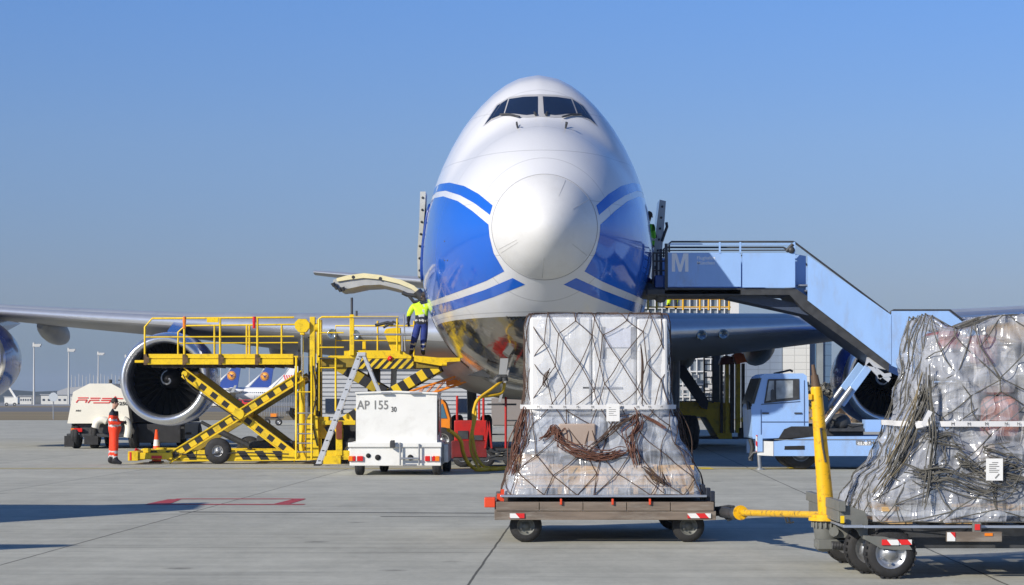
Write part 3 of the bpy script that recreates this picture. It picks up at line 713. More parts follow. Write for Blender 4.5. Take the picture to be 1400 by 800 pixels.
# open passenger doors, their doorways and the open lower cargo door
M_door = mat('door_inner_lining', (0.50,0.51,0.47), 0.5, var=0.1, vscale=4)
M_pale = mat('cream_primer', (0.80,0.72,0.42), 0.5, var=0.05)
for sg, pts_o, pts_i in ((1, [(903,380),(905,345),(908,310),(910.5,275)], [(902,273),(898,305),(894,340),(891,380)]),
                         (-1, [(571,378),(570.5,345),(573,310),(574.5,262)], [(582,262),(580.5,290),(576,345),(576.5,378)])):
    D = 59.2; poly = [(X(a, D), Z(b, D)) for a, b in pts_o+pts_i]
    mb = MB(); mb.prism(poly, D, D+1.07, 0, 1)
    do = mb.build('passenger_door', [M_door, M_blue if sg > 0 else M_door], air)
    hd = MB()
    for k in range(7):
        t = (k+0.5)/7; a = lerp_poly(pts_o, t); b = lerp_poly(list(reversed(pts_i)), t); hd.ball(W((a[0]+b[0])/2, a[1], D-0.01), 0.035, 0.03, 0.035, 8)
    hd.build('latch_rivets', M_dark, do)
    if sg > 0:
        hd = MB(); hd.tube([W(905,330,D), W(909,318,D), W(912,310,D), W(911,304,D)], 0.04, 6); hd.build('door_hinge_arm', M_dark, do)
        hd = MB(); hd.tube([W(884,325,D), W(898,323,D)], 0.05, 6); hd.tube([W(886,365,D), W(898,366,D)], 0.05, 6); hd.build('door_hinge', M_dark, do)
    # doorway: dark sheet on the hull, shade inside put into its colour
    dw = MB(); s0, s1 = 8.7, 9.9; N = 10
    rows = [(s, [hull(s, a_of(s, sg, 5.15+2.0*j/N), 0.012) for j in range(N+1)]) for s in [s0+(s1-s0)*i/4 for i in range(5)]]
    vs = [p for s, r in rows for p in r]; dw.add(vs, [(i*(N+1)+j, (i+1)*(N+1)+j, (i+1)*(N+1)+j+1, i*(N+1)+j+1) for i in range(4) for j in range(N)])
    dwo = dw.build('doorway', M_void, air, local=True)
    ft = MB(); loop = [hull(s0, a_of(s0, sg, 5.15+2.0*j/N), 0.02) for j in range(N+1)]+[hull(s1, a_of(s1, sg, 7.15-2.0*j/N), 0.02) for j in range(N+1)]
    ft.tube(loop, 0.05, 6, closed=True); ft.build('door_frame', mat('door_frame_blue', (0.01,0.05,0.25), 0.3), dwo, local=True)
D = 61.5
top = [(578,402),(566,391),(548,383),(520,376.5),(497,374),(475,377),(455,382.5)]; bot = [(455,391),(462,396),(474,395),(497,390),(520,389),(545,395),(562,402),(576,408)]
mb = MB(); mb.prism([(X(a,D),Z(b,D)) for a, b in top+bot], D+0.06, D+2.7, 0); cd = mb.build('cargo_door', [mat('door_panel_grey', (0.42,0.43,0.42), 0.45, var=0.1), M_white], air)
rim = [(578,401.5),(566,390.5),(548,382.5),(520,376),(497,373.5),(475,376.5),(460,380.5)]; rim2 = [(461,385),(476,382.5),(497,380),(520,382),(545,388),(562,395),(576,404)]
mb = MB(); mb.prism([(X(a,D),Z(b,D)) for a, b in rim+rim2], D, D+0.06); mb.build('door_edge_seal', M_pale, cd)
mb = MB()
for a, b in ((455,387),(459,391),(464,394),(468,393)): mb.cyl(W(a,b,D-0.02), W(a+2,b+5,D-0.02), 0.07, 0.04, 8)
for a, b in ((483,379),(520,381)): mb.cyl(W(a,b,D-0.01), W(a,b,D+0.02), 0.05, n=10)
mb.build('door_latch', M_dark, cd)
mb = MB(); mb.tube([W(550,400,D),W(556,403,D),W(575,405,D)], 0.06, 8); mb.tube([W(558,403,D),W(566,413,D),W(580,412,D)], 0.05, 8); mb.tube([W(570,398,D),W(577,407,D)], 0.13, 8)
mb.build('door_actuator', M_dark, cd)
dw = MB(); s0, s1, N = 11.6, 14.3, 8
rows = [[hull(s, a_of(s, -1, 2.75+1.75*j/N), 0.012) for j in range(N+1)] for s in [s0+(s1-s0)*i/6 for i in range(7)]]
dw.add([p for r in rows for p in r], [(i*(N+1)+j, (i+1)*(N+1)+j, (i+1)*(N+1)+j+1, i*(N+1)+j+1) for i in range(6) for j in range(N)])
dw.build('cargo_doorway', M_void, air, local=True)  # dark sheet on the hull stands for the shaded hold
# ------------------------------------------------------------------ scissor lift loader
D0, D1 = 60.0, 62.7
def wx(px, D=D0): return X(px, D)
def wzz(py, D=D0): return Z(py, D)
ld = thing('cargo_loader', 'tall yellow scissor lift loader raised beside the jet with railings around its deck', 'cargo loader', (wx(300), D0+1.3, 0))
def prism_px(mb, pts, Da, Db, D=None, mi=0):
    D = D or Da
    return mb.prism([(X(a, D), Z(b, D)) for a, b in pts], Da, Db, mi)
mb = MB()
prism_px(mb, [(200,615),(405,616),(500,616),(500,628),(395,630),(232,631)], D0+0.05, D0+0.25)
prism_px(mb, [(200,615),(405,616),(500,616),(500,628),(395,630),(232,631)], D1-0.3, D1-0.1, D0)
for px in (235, 330, 400, 440, 498): mb.box(wx(px)-0.08, wx(px)+0.08, D0+0.25, D1-0.3, 0.2, 0.38)
mb.build('chassis', M_hazardB if False else M_yel, ld, bevel=0.01)
for a0, a1 in ((205, 268), (322, 385)):
    h = MB(); prism_px(h, [(a0,616.5),(a1,616.5),(a1,628.5),(a0,628.5)], D0+0.03, D0+0.047); h.build('hazard_board', M_hazardF, ld)
mb = MB()
mb.box(wx(176), wx(236), D0-0.1, D0+0.2, wzz(628), wzz(619)); mb.box(wx(176), wx(190), D0-0.15, D1-1.0, wzz(630), wzz(617)); mb.box(wx(183), wx(230), D0+1.2, D0+1.5, 0.2, 0.4)
mb.box(wx(196), wx(206), D0-0.05, D0+0.1, wzz(619), wzz(613)); mb.cyl(W(221,617,D0+0.6), W(221,612,D0+0.6), 0.15)
o = mb.build('outrigger', M_yel, ld, bevel=0.015)
h = MB(); h.box(wx(178.5), wx(181), D0-0.16, D0-0.152, wzz(629), wzz(618)); h.build('reflector', M_redp, o); h = MB(); h.box(wx(208), wx(222), D0-0.12, D0-0.102, wzz(627), wzz(623)); h.build('reflector', M_redp, o)
mb = MB(); mb.tube([W(183,620,D0+0.5),W(186,614,D0+0.6),W(192,617,D0+0.7),W(186,616,D0+0.9)], 0.03, 6); mb.build('red_hose', M_redp, o)
for px, D, r in ((298, D0-0.12, 0.37), (325, D1-0.2, 0.37), (478, D0+0.1, 0.37), (492, D1-0.2, 0.37)):
    add_wheel(ld, (wx(px), D+0.15, r), r, 0.28, 0.42)
# scissor arms
M_armshade = mat('arm_yellow_shaded', (0.30,0.21,0.02), 0.5, var=0.3)  # far arms' yellow darkened in the colour to stand for shade
M_hzA = stripes_mat('hazard_stripes_arm_down', YEL, (0.02,0.02,0.022), 0.40, (cos(radians(37)), 0, -sin(radians(37))), duty=0.5)
M_hzU = stripes_mat('hazard_stripes_arm_up', YEL, (0.02,0.02,0.022), 0.40, (cos(radians(34)), 0, sin(radians(34))), duty=0.5)
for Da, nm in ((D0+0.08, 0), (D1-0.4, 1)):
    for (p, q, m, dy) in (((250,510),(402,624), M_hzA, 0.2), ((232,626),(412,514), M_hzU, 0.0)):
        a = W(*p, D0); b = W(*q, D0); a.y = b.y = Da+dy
        mb = MB(); mb.bar(a, b, 0.14, 0.27); ao = mb.build('scissor_arm', M_yel if nm == 0 else M_armshade, ld, bevel=0.01)
        if nm: continue
        h = MB(); a2 = a.copy(); b2 = b.copy(); a2.y = b2.y = Da+dy-0.078; a2 = a2+(b-a)*0.02; b2 = b2-(b-a)*0.02; h.bar(a2, b2, 0.012, 0.15); h.build('hazard_tape', m, ao)
        h = MB(); u = Vector((0,0,0.145)); h.bar(a+u+Vector((0,-.02,0)), b+u+Vector((0,-.02,0)), 0.20, 0.03); h.bar(a-u+Vector((0,-.02,0)), b-u+Vector((0,-.02,0)), 0.20, 0.03); h.build('arm_flange', M_yel, ao)
mb = MB(); c = W(326,566,D0); mb.cyl((c.x,D0-0.06,c.z),(c.x,D1,c.z),0.16,n=16); mb.build('pivot_shaft', M_yel, ld)
for px, py in ((252,511),(404,622),(236,624),(408,517)): mb = MB(); mb.cyl((wx(px),D0,wzz(py)),(wx(px),D1,wzz(py)),0.08); mb.build('pivot_shaft', M_yel, ld)
mb = MB(); mb.cyl(W(345,612,D0+1.3), W(300,590,D0+1.3), 0.09); mb.cyl(W(300,590,D0+1.3), W(275,577,D0+1.3), 0.05); mb.build('lift_cylinder', M_dark, ld)
# main deck
mb = MB()
mb.box(wx(203), wx(401), D0, D0+0.14, wzz(490.3), wzz(484)); mb.box(wx(198), wx(401), D0-0.03, D0+0.16, wzz(498.5), wzz(491))
mb.box(wx(184), wx(200), D0+0.02, D0+0.12, wzz(496), wzz(492.5))
dk = mb.build('deck_frame', M_yelclean, ld, bevel=0.008)
mb = MB(); mb.box(wx(203), wx(401), D1-0.14, D1, wzz(498.5), wzz(484)); mb.build('deck_beam', M_yelclean, ld, bevel=0.008)
mb = MB(); mb.box(wx(200), wx(401), D0+0.16, D1-0.14, wzz(497), wzz(488))
for k in range(14): mb.box(wx(206+k*14), wx(208+k*14), D0+0.1, D1-0.1, wzz(502), wzz(497.2))
mb.build('roller_bed', M_dark, dk)
for px in (199, 252, 301, 351):
    mb = MB(); mb.box(wx(px)-0.045, wx(px)+0.045, D0-0.055, D0-0.003, wzz(499), wzz(484.5))
    mb.box(wx(px)+0.04, wx(px)+0.11, D0-0.075, D0-0.035, wzz(496), wzz(488))
    mb.build('deck_clamp', mat('oily_brown_metal', (0.12,0.07,0.03), 0.5, var=0.4, vscale=12), dk)
mb = MB(); r = 0.028
def rp(px, py, D): return (X(px, D0), D, Z(py, D0))
mb.tube([rp(198,486,D0), rp(198,447,D0), rp(208,435.5,D0), rp(402,434,D0)], r)
mb.tube([rp(198,461,D0), rp(402,460,D0)], r*0.8)
for px in (252, 301, 352): mb.tube([rp(px,486,D0), rp(px,434.8,D0)], r*1.15)
mb.build('railing', M_yelclean, ld)
mb = MB(); dz = 5
mb.tube([rp(223,486,D1), rp(223,450,D1), rp(233,441,D1), rp(402,439,D1)], r); mb.tube([rp(223,466,D1), rp(402,465,D1)], r*0.8)
for px in (275, 321, 325, 371): mb.tube([rp(px,486,D1), rp(px,440,D1)], r*1.1)
mb.build('railing', M_yelclean, ld)
mb = MB(); mb.box(wx(283), wx(299), D0-0.05, D0-0.03, wzz(441), wzz(434.5)); mb.build('number_plate', M_yelclean, ld)
for px in (252, 347.5):
    mb = MB(); mb.cyl(W(px,449,D0-0.02), W(px,440,D0-0.02), 0.045); mb.cyl(W(px,440,D0-0.02), W(px,433,D0-0.02), 0.055, 0.04); mb.build('warning_lamp', M_redlens if px > 300 else M_oralens, ld)
# mast with lifting ram
mb = MB()
mb.box(wx(423), wx(430), D0+0.1, D0+0.35, wzz(508), wzz(433)); mb.box(wx(424), wx(431), D0+0.1, D0+0.35, wzz(628), wzz(508)); mb.box(wx(423), wx(430), D1-0.5, D1-0.2, 0.3, wzz(433))
prism_px(mb, [(418,630),(418,575),(424,565),(434,570),(436,628)], D0-0.05, D0+0.6)
mb.cyl(W(431,448,D0+0.2), W(437,448,D0+0.2), 0.12); mb.build('mast', M_yel, ld, bevel=0.012)
mb = MB(); mb.cyl(W(413,628,D0+0.15), W(413,517,D0+0.15), 0.085, n=14); mb.build('ram_barrel', M_yel, ld)
mb = MB(); mb.cyl(W(413,518,D0+0.15), W(413,452,D0+0.15), 0.042, n=12); mb.build('ram_rod', M_chrome, ld)
mb = MB(); pts = [(403,441),(408,436),(418,436),(423,442),(423,448),(418,454),(408,454),(403,448)]; prism_px(mb, pts, D0, D0+0.3); mb.box(wx(410),wx(416),D0+.02,D0+.28,wzz(458),wzz(453)); mb.build('ram_head', M_yelclean, ld, bevel=0.02)
mb = MB()
for px, w_ in ((405,5),(419,4)): mb.box(wx(px), wx(px+w_), D0+0.5, D0+0.7, 0.4, wzz(460))
mb.box(wx(433),wx(436),D0+0.5,D0+0.6,0.4,wzz(470)); mb.build('guide_rail', M_dark, ld)
ch = MB(); ch.tube([Vector((wx(432)+0.02*sin(k*1.9), D0+0.45, 0.6+k*0.09)) for k in range(26)], 0.03, 5); ch.build('lift_chain', M_dark, ld)
def ladder_frame(x0, x1, y0, y1, D, rungs, m=M_yelclean, r=0.03):
    mb = MB(); mb.tube([W(x0,y1,D),W(x0,y0,D),W(x1,y0,D),W(x1,y1,D)], r, 6)
    for k in rungs: mb.tube([W(x0,k,D),W(x1,k,D)], r*0.6, 5)
    return mb.build('ladder_frame', m, ld)
ladder_frame(405, 426, 488, 628, D0-0.25, (536,))
mb = MB()
for y in (565,580,593,606,618): mb.tube([W(404,y,D0-0.25),W(428,y,D0-0.25)], 0.022, 5)
mb.build('ladder_rungs', M_steel, ld)
ladder_frame(436, 459, 489, 562, D0-0.1, (503,))
mb = MB(); mb.box(wx(436),wx(459),D0-0.1,D0+0.6,wzz(491),wzz(488.5)); mb.build('ladder_step', M_dark, ld)
for k, (pts, rr) in enumerate((([(405,500),(402,530),(408,560),(404,600),(410,620)],0.022),([(428,500),(432,540),(427,575),(434,610)],0.02),([(250,512),(262,530),(300,556),(324,572)],0.018),([(236,620),(280,622),(330,619),(395,621)],0.02))):
    mb = MB(); mb.tube(spline([W(a,b,D0-0.09) for a,b in pts],5), rr, 6); mb.build('hydraulic_hose', M_black, ld)
mb = MB(); mb.box(wx(335), wx(396), D0+0.9, D0+1.8, 0.42, 0.62); mb.box(wx(345), wx(362), D0+1.0, D0+1.6, 0.62, 0.78); mb.build('battery_tray', M_dark, ld, bevel=0.02)
mb = MB(); mb.box(wx(364),wx(372),D0+0.85,D0+0.9,0.5,0.6); mb.build('tray_label', M_redp, ld)
# bridge platform at the aircraft
DB0, DB1 = D0+0.1, D1-0.2
mb = MB()
prism_px(mb, [(448,487),(470,486),(470,479),(547,479),(562,487),(562,490),(448,490)], DB0, DB0+0.12, D0)
mb.box(wx(448), wx(562), DB0+0.12, DB1, wzz(489.5), wzz(486)); mb.box(wx(470),wx(547),DB1-0.12,DB1,wzz(490),wzz(479))
br = mb.build('bridge_deck', M_yelclean, ld, bevel=0.008)
mb = MB(); mb.box(wx(487), wx(565), DB0-0.02, DB0+0.03, wzz(504), wzz(490.5)); mb.build('hazard_board', stripes_mat('hazard_stripes_bridge', YEL, (0.02,0.02,0.022), 0.16, (0.72,0,0.69*-1), duty=0.5), ld)
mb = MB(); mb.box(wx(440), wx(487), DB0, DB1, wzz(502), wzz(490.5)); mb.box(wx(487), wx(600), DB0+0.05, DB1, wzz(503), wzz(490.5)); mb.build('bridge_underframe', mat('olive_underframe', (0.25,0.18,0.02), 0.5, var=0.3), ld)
mb = MB()
prism_px(mb, [(566,486),(600,489),(629,489),(629,494),(610,495),(610,499),(602,500),(566,494)], DB0-0.05, DB0+0.2, D0); mb.box(wx(566),wx(628),DB0+0.2,DB1,wzz(491),wzz(489))
mb.cyl(W(604,498,DB0-0.1), W(611,498,DB0-0.1), 0.055)
mb.build('boarding_flap', M_yelclean, ld, bevel=0.008)
mb = MB(); mb.tube([rp(436,486,D0), rp(436,436,D0), rp(440,433.5,D0), rp(545,433.5,D0)], r); mb.tube([rp(436,455,D0), rp(470,455,D0)], r*0.8); mb.tube([rp(436,475,D0), rp(470,475,D0)], r*0.8)
mb.tube([rp(543,480,D0), rp(543,433.5,D0)], r); mb.build('railing', M_yelclean, ld); mb = MB(); mb.tube([rp(448,486,D1), rp(448,441,D1), rp(560,441,D1)], r*0.9); mb.tube([rp(448,462,D1), rp(560,462,D1)], r*0.7)
for px in (508,560): mb.tube([rp(px,486,D1), rp(px,434,D1)], r)
mb.build('railing', M_yelclean, ld)
mb = MB(); mb.tube([rp(483,434,D0), rp(545,434,D0)], 0.035); mb.tube([rp(483,457.5,D0), rp(562,457.5,D0)], 0.035); mb.tube([rp(550,457,D0), rp(550,480,D0)], 0.025); mb.tube([rp(552,430,D0),rp(554,480,D0)], 0.02)
mb.build('grey_handrail', M_steel, ld)
mb = MB(); mb.box(wx(478), wx(484), D0, D0+0.12, wzz(486), wzz(430)); mb.box(wx(493.5),wx(498),D0+0.6,D0+0.75,wzz(486),wzz(466)); mb.build('post', M_yelclean, ld, bevel=0.01)
mb = MB(); mb.cyl(W(481,430,D0+.05), W(481,407,D0+.05), 0.035); mb.cyl(W(487.5,432,D0+.05), W(487.5,425,D0+.05), 0.03); mb.build('aerial', M_dark, ld)
mb = MB(); prism_px(mb, [(524,454),(527,449),(546,447),(547,479),(534,479)], D0+0.3, D0+0.9, D0); mb.build('control_console', M_yelclean, ld, bevel=0.02)
mb = MB(); mb.tube([W(513,445,D0+.5),W(530,441,D0+.5),W(538,443,D0+.5)], 0.05); mb.build('control_lever', M_dark, ld); mb = MB(); mb.tube([W(524,448,D0+.5),W(538,440,D0+.5),W(545,443,D0+.5)], 0.04); mb.build('control_lever', M_dark, ld)
mb = MB(); mb.lathe(W(533.5,490.3,DB0-0.02), (0,-1,0), [(0,0.08),(0.05,0.07),(0.08,0.001)], 12); mb.build('marker_lamp', M_redlens, ld)
# bridge scissor
M_dhz = stripes_mat('hazard_stripes_shaded', (0.42,0.30,0.012), (0.02,0.02,0.022), 0.5, (0.8,0,-0.6))  # darkened copy of the arm stripes, shade put into the yellow
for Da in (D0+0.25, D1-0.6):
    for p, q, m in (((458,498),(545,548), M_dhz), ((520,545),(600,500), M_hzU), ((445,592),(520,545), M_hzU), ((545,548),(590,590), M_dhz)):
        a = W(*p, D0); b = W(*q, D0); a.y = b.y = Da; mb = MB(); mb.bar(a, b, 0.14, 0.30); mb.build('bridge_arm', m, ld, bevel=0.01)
mb = MB(); mb.box(wx(500), wx(516), D0+0.8, D0+1.4, 0.5, wzz(503)); mb.build('support_column', M_dark, ld); mb = MB(); mb.box(wx(588),wx(591.5),D0+.2,D0+.4,wzz(517),wzz(500)); mb.build('flap_strut', M_dark, ld)
mb = MB(); mb.box(wx(440), wx(486), D0+0.02, D0+0.5, wzz(581), wzz(575)); mb.box(wx(459),wx(468),D0+0.02,D0+0.4,wzz(623),wzz(581)); mb.box(wx(441),wx(466),D0-0.02,D0+0.5,wzz(638),wzz(623))
mb.box(wx(432),wx(448),D0+0.3,D0+0.8,wzz(600),wzz(570)); mb.build('engine_frame', M_yel, ld, bevel=0.01)
mb = MB(); mb.box(wx(459.5),wx(467.5),D0-0.02,D0+.01,wzz(600),wzz(576)); mb.build('rusty_lamp_bracket', mat('rust_brown', (0.20,0.045,0.02), 0.7, var=0.3), ld)
mb = MB(); mb.box(wx(436),wx(500),D0+0.9,D1-0.7,0.35,wzz(582)); mb.build('engine_block', M_dark, ld)
mb = MB(); mb.tube([W(400,558,D0+0.6),W(398,566,D0+0.6),W(404,572,D0+0.6)], 0.07); mb.box(wx(386),wx(400),D0+1.0,D0+1.3,wzz(566),wzz(562)); mb.build('hydraulic_hose', M_dark, ld)

# ------------------------------------------------------------------ aluminium stepladder
la = thing('stepladder', 'tall aluminium A-frame stepladder standing open between loader and white cart', 'ladder', (X(470,58.6), 58.6, 0))
def rail_pair(p, q, DA, DB_, nr, m, wdt, name, rung=True):
    mb = MB()
    for D in (DA, DB_):
        a = W(*p, DA); b = W(*q, DA); a.y = b.y = D
        mb.bar(a, b, 0.05, wdt)
    o = mb.build(name, m, la); 
    g = MB()
    a = W(*p, DA); b = W(*q, DA)
    for k in range(nr):
        t = (k+0.5)/nr; c = a+(b-a)*t; g.bar((c.x,DA-0.03,c.z),(c.x,DB_+0.03,c.z),0.07,0.03)
    g.build('rungs', M_dark if name == 'front_leg' else M_alu, o)
rail_pair((434,637),(492,484), 58.4, 58.8, 11, M_alu, 0.13, 'front_leg')
rail_pair((496,484),(560,637), 58.35, 58.85, 10, M_alu, 0.08, 'rear_leg')
mb = MB(); mb.box(X(489,58.4), X(500,58.4), 58.3, 58.9, Z(487,58.4), Z(482,58.4)); mb.build('top_hinge', M_alu, la, bevel=0.01)
mb = MB()
for D in (58.4,58.8): mb.box(X(429,58.4), X(438,58.4), D-0.05, D+0.05, 0.0, 0.05)
mb.build('rubber_feet', M_black, la)

# ------------------------------------------------------------------ white start cart AP 155
DC = 51.0
ct = thing('ground_power_cart', 'boxy white ground power cart lettered AP 155 with red tail lamps', 'ground power unit', (X(545,DC), DC+1.4, 0), radians(-2.0))
mb = MB(); mb.prism([(X(486,DC),Z(605,DC)),(X(597,DC),Z(605,DC)),(X(597,DC),Z(538,DC)),(X(541,DC),Z(536,DC)),(X(486,DC),Z(538,DC))], DC+0.15, DC+3.0)
cb = mb.build('canopy', M_bodywhite, ct, bevel=0.02)
mb = MB(); mb.prism([(X(485,DC),Z(538.5,DC)),(X(541,DC),Z(536.6,DC)),(X(598,DC),Z(538.8,DC)),(X(598,DC),Z(536.6,DC)),(X(541,DC),Z(534.2,DC)),(X(485,DC),Z(536.2,DC))], DC+0.10, DC+3.05); mb.build('roof', M_bodywhite, ct, bevel=0.01)
mb = MB()
for a, b in ((521,535),(560,576)): mb.box(X(a,DC),X(b,DC),DC+0.06,DC+0.12,Z(538.6,DC),Z(536.4,DC))
mb.build('rain_gutter', M_steel, cb)
xr = X(597,DC)
mb = MB()
for k in range(8): mb.box(xr+0.004, xr+0.02, DC+0.45+k*0.05, DC+0.48+k*0.05, Z(595,DC), Z(548,DC))
mb.build('louvre', M_dark, cb)
mb = MB(); mb.box(xr+0.005, xr+0.02, DC+1.0, DC+1.5, Z(592,DC), Z(545,DC)); mb.build('meter_window', mat('amber_meter_glass', (0.35,0.20,0.03), 0.15, coat=0.5), cb)
mb = MB(); mb.box(xr+0.005, xr+0.015, DC+1.8, DC+2.8, Z(600,DC), Z(545,DC)); mb.build('side_hatch', M_steel, cb)
mb = MB(); mb.box(X(478,DC), X(603,DC), DC, DC+3.2, Z(637,DC), Z(609,DC)); mb.box(X(476,DC), X(604,DC), DC-0.05, DC+0.02, Z(611.5,DC), Z(605,DC)); mb.box(X(478,DC),X(603,DC),DC+0.02,DC+3.2,Z(609,DC),Z(605,DC))
chs = mb.build('chassis', M_bodywhite, ct, bevel=0.015)
mb = MB(); mb.box(X(606,DC), X(612,DC), DC+0.4, DC+3.3, Z(633,DC), Z(608,DC)); mb.box(X(603,DC),X(606,DC),DC+0.5,DC+3.2,Z(635,DC),Z(608,DC)); mb.build('side_locker', M_steel, ct, bevel=0.01)
for x in (486.5, 591):
    for k, (dx0, dx1, m) in enumerate(((-10,-4,M_oralens),(-4,-0.5,M_redlens),(0.5,2,M_whitep),(2,10,M_redlens)) if x < 500 else ((-10,-3,M_redlens),(-2.5,-1,M_whitep),(0,4,M_redlens),(4,10,M_oralens))):
        mb = MB(); mb.box(X(x+dx0+0.1,DC), X(x+dx1-0.1,DC), DC-0.05, DC-0.003, Z(630.5,DC), Z(623.5,DC)); mb.build('tail_lamp', m, chs, bevel=0.008)
for px, py, rr in ((503.5,623,3.2),(516.5,625.5,3.9),(561,625.5,3.9)): mb = MB(); mb.lathe(W(px,py,DC-0.004), (0,-1,0), [(0,rr/57.0),(0.012,rr/57.0),(0.012,0.001)], 18); mb.build('round_port', M_void, chs)
mb = MB(); mb.box(X(533.5,DC),X(540,DC),DC-0.16,DC-0.05,Z(612,DC),Z(603,DC)); mb.cyl(W(537,602,DC-0.1),W(537,606,DC-0.1),0.05); mb.build('tow_socket', M_dark, chs, bevel=0.01)
mb = MB(); mb.tube([W(547,605,DC-.08),W(547,636,DC-.08)],0.022,6); mb.tube([W(573,607,DC-.08),W(573,636,DC-.08)],0.022,6); mb.tube([W(547,627,DC-.1),W(573,627,DC-.1)],0.03,6); mb.tube([W(551,636,DC-.12),W(570,636,DC-.12)],0.03,6)
mb.build('tow_frame', M_steel, chs)
for px, y, r in ((491,0.25,0.24),(597,0.25,0.24),(516,2.7,0.24),(606,2.7,0.24)): add_wheel(ct, (X(px,DC), DC+y, r), r, 0.22, 0.5, (1,0,0))
mb = text_mb('AP 155', 0.300, 0.0035, sx=0.86); mb.build('lettering', M_text, cb, xform=Matrix.Translation(W(488,559.5,DC+0.143)))
mb = text_mb('30', 0.17, 0.003, sx=0.8); mb.build('lettering', M_textd, cb, xform=Matrix.Translation(W(534.5,563,DC+0.143)))
# rotate text etc. with the cart happens through the parent

# ------------------------------------------------------------------ hoses from the jet's nose to the ground
hm = mat('yellow_hose_rubber', (0.80,0.48,0.02), 0.5, var=0.1, dirt=(0.25,0.15,0.03), damt=0.5, dscale=6)
h1 = [(686,521,55.4),(672,532,55.2),(655,545,55),(648,560,54.8),(647,580,54.6),(643.5,600,54.5),(644,615,54.4),(649,630,54.3),(657,641,54.0),(672,644,53.6),(690,643,54.0)]
h2 = [(690,524,55.5),(686,537,55.4),(672,541,55.2),(658,543,55.1),(650,552,55),(650,570,54.7),(646,590,54.6),(648,610,54.4),(652,625,54.3),(662,638,54.0),(680,640,54.3),(700,639,54.8)]
h3 = [(613,588,52.5),(622,594,53),(630,603,53.2),(633,618,53.4),(640,633,53.6),(655,644,53.2),(672,643,53.8),(690,640.5,54.6)]
for i, (h, lab) in enumerate(((h1,'twisted yellow power cable hanging from the nose belly socket, front one'),(h2,'yellow power cable looping down behind the front one from the nose belly'),(h3,'yellow cable arching out of the white cart down to the apron'))):
    pts = spline([W(a,b,D) for a,b,D in h], 6)
    for p in pts: p.z = max(p.z, 0.06)
    mb = MB(); mb.tube(pts, 0.040 if i != 2 else 0.050, 8); tag(mb.build('power_cable', hm), lab, 'cable', 'yellow power cables')
mb = MB(); mb.cyl(W(678,522,55.4),W(684,516,55.4),0.11); mb.cyl(W(690,521,55.4),W(689,513,55.4),0.09); mb.box(X(680,55.4),X(693,55.4),55.3,55.6,Z(516,55.4),Z(512,55.4)); mb.build('power_plug', M_dark, air)

# ------------------------------------------------------------------ red service cart with posts
DR = 57.2
rc = thing('service_cart', 'bright red service cart with thin upright posts under the jet nose', 'cart', (X(655,DR), DR+0.8, 0))
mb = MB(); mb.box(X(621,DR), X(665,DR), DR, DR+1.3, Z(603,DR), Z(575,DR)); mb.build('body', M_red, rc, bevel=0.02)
mb = MB(); mb.box(X(617,DR),X(666,DR),DR,DR+1.4,Z(627,DR),Z(603.2,DR)); mb.build('lower_body', mat('red_paint_shaded', (0.16,0.012,0.012), 0.5, var=0.3), rc, bevel=0.02)  # darker red puts the lower half's shadow into the colour
mb = MB(); mb.box(X(626,DR),X(640,DR),DR-.03,DR-.004,Z(600,DR),Z(589,DR)); mb.box(X(646,DR),X(660,DR),DR-.03,DR-.004,Z(602,DR),Z(595,DR)); mb.build('vent_panel', M_dark, rc)
mb = MB(); mb.box(X(665,DR), X(708,DR), DR, DR+1.4, Z(616,DR), Z(613,DR)); mb.bar(W(668,625,DR),W(705,616,DR),0.05); mb.bar(W(668,616,DR),W(705,625,DR),0.05); mb.box(X(620,DR),X(708,DR),DR,DR+1.4,Z(629,DR),Z(625,DR)); mb.build('frame', M_dark, rc)
for a, t, b in ((625,541,574),(655,541,574),(661,541,575),(691.5,543,613)):
    mb = MB(); mb.cyl(W(a,b,DR+0.1), W(a,t,DR+0.1), 0.033, n=8); mb.build('post', M_red, rc)
mb = MB(); mb.bar(W(666,553,DR+.1),W(706,553,DR+.1),0.05); mb.bar(W(690,575,DR+.1),W(708,575,DR+.1),0.04); mb.bar(W(665,594,DR+.1),W(692,594,DR+.1),0.04); mb.build('rail', M_dark, rc)
mb = MB(); mb.bar(W(663,613,DR-.05),W(668,576,DR-.05),0.05); mb.bar(W(668,576,DR-.05),W(672,613,DR-.05),0.05); mb.build('a_frame', M_red, rc)
for px in (632, 664, 700):
    add_wheel(rc, (X(px,DR), DR+0.1, 0.26), 0.26, 0.2, 0.45); add_wheel(rc, (X(px,DR), DR+1.3, 0.26), 0.26, 0.2, 0.45)

# ------------------------------------------------------------------ orange lift truck behind the nose
DO = 72.0
ot = thing('lift_truck', 'orange lift truck with lattice boom half hidden behind the white cart', 'truck', (X(600,DO), DO+1, 0))
mb = MB(); prism_px(mb, [(560,592),(560,552),(598,550),(604,546),(609,552),(615,572),(615,592)], DO, DO+2.2); mb.build('cab', M_ora, ot, bevel=0.05)
mb = MB(); prism_px(mb, [(601,572),(601,554),(605,552),(611,572)], DO-0.02, DO-0.004); mb.build('cab_window', mat('blue_cab_glass', (0.08,0.18,0.28), 0.1), ot)
mb = MB()
for d in (0.2, 1.6):
    A = W(520,560,DO); B = W(652,517,DO); A.y = B.y = DO+d; up = Vector((0,0,0.30)); mb.bar(A,B,0.06); mb.bar(A+up,B+up,0.05)
    for k in range(9):
        t = k/9; mb.bar(A+(B-A)*t, A+(B-A)*(t+1/9)+up, 0.03)
mb.bar(W(610,524,DO+.9),W(650,519,DO+.9),0.16,0.16); mb.build('boom', M_ora, ot)
mb = MB(); mb.box(X(540,DO),X(622,DO),DO,DO+2.2,0.5,Z(592.5,DO)); mb.build('chassis', M_dark, ot)
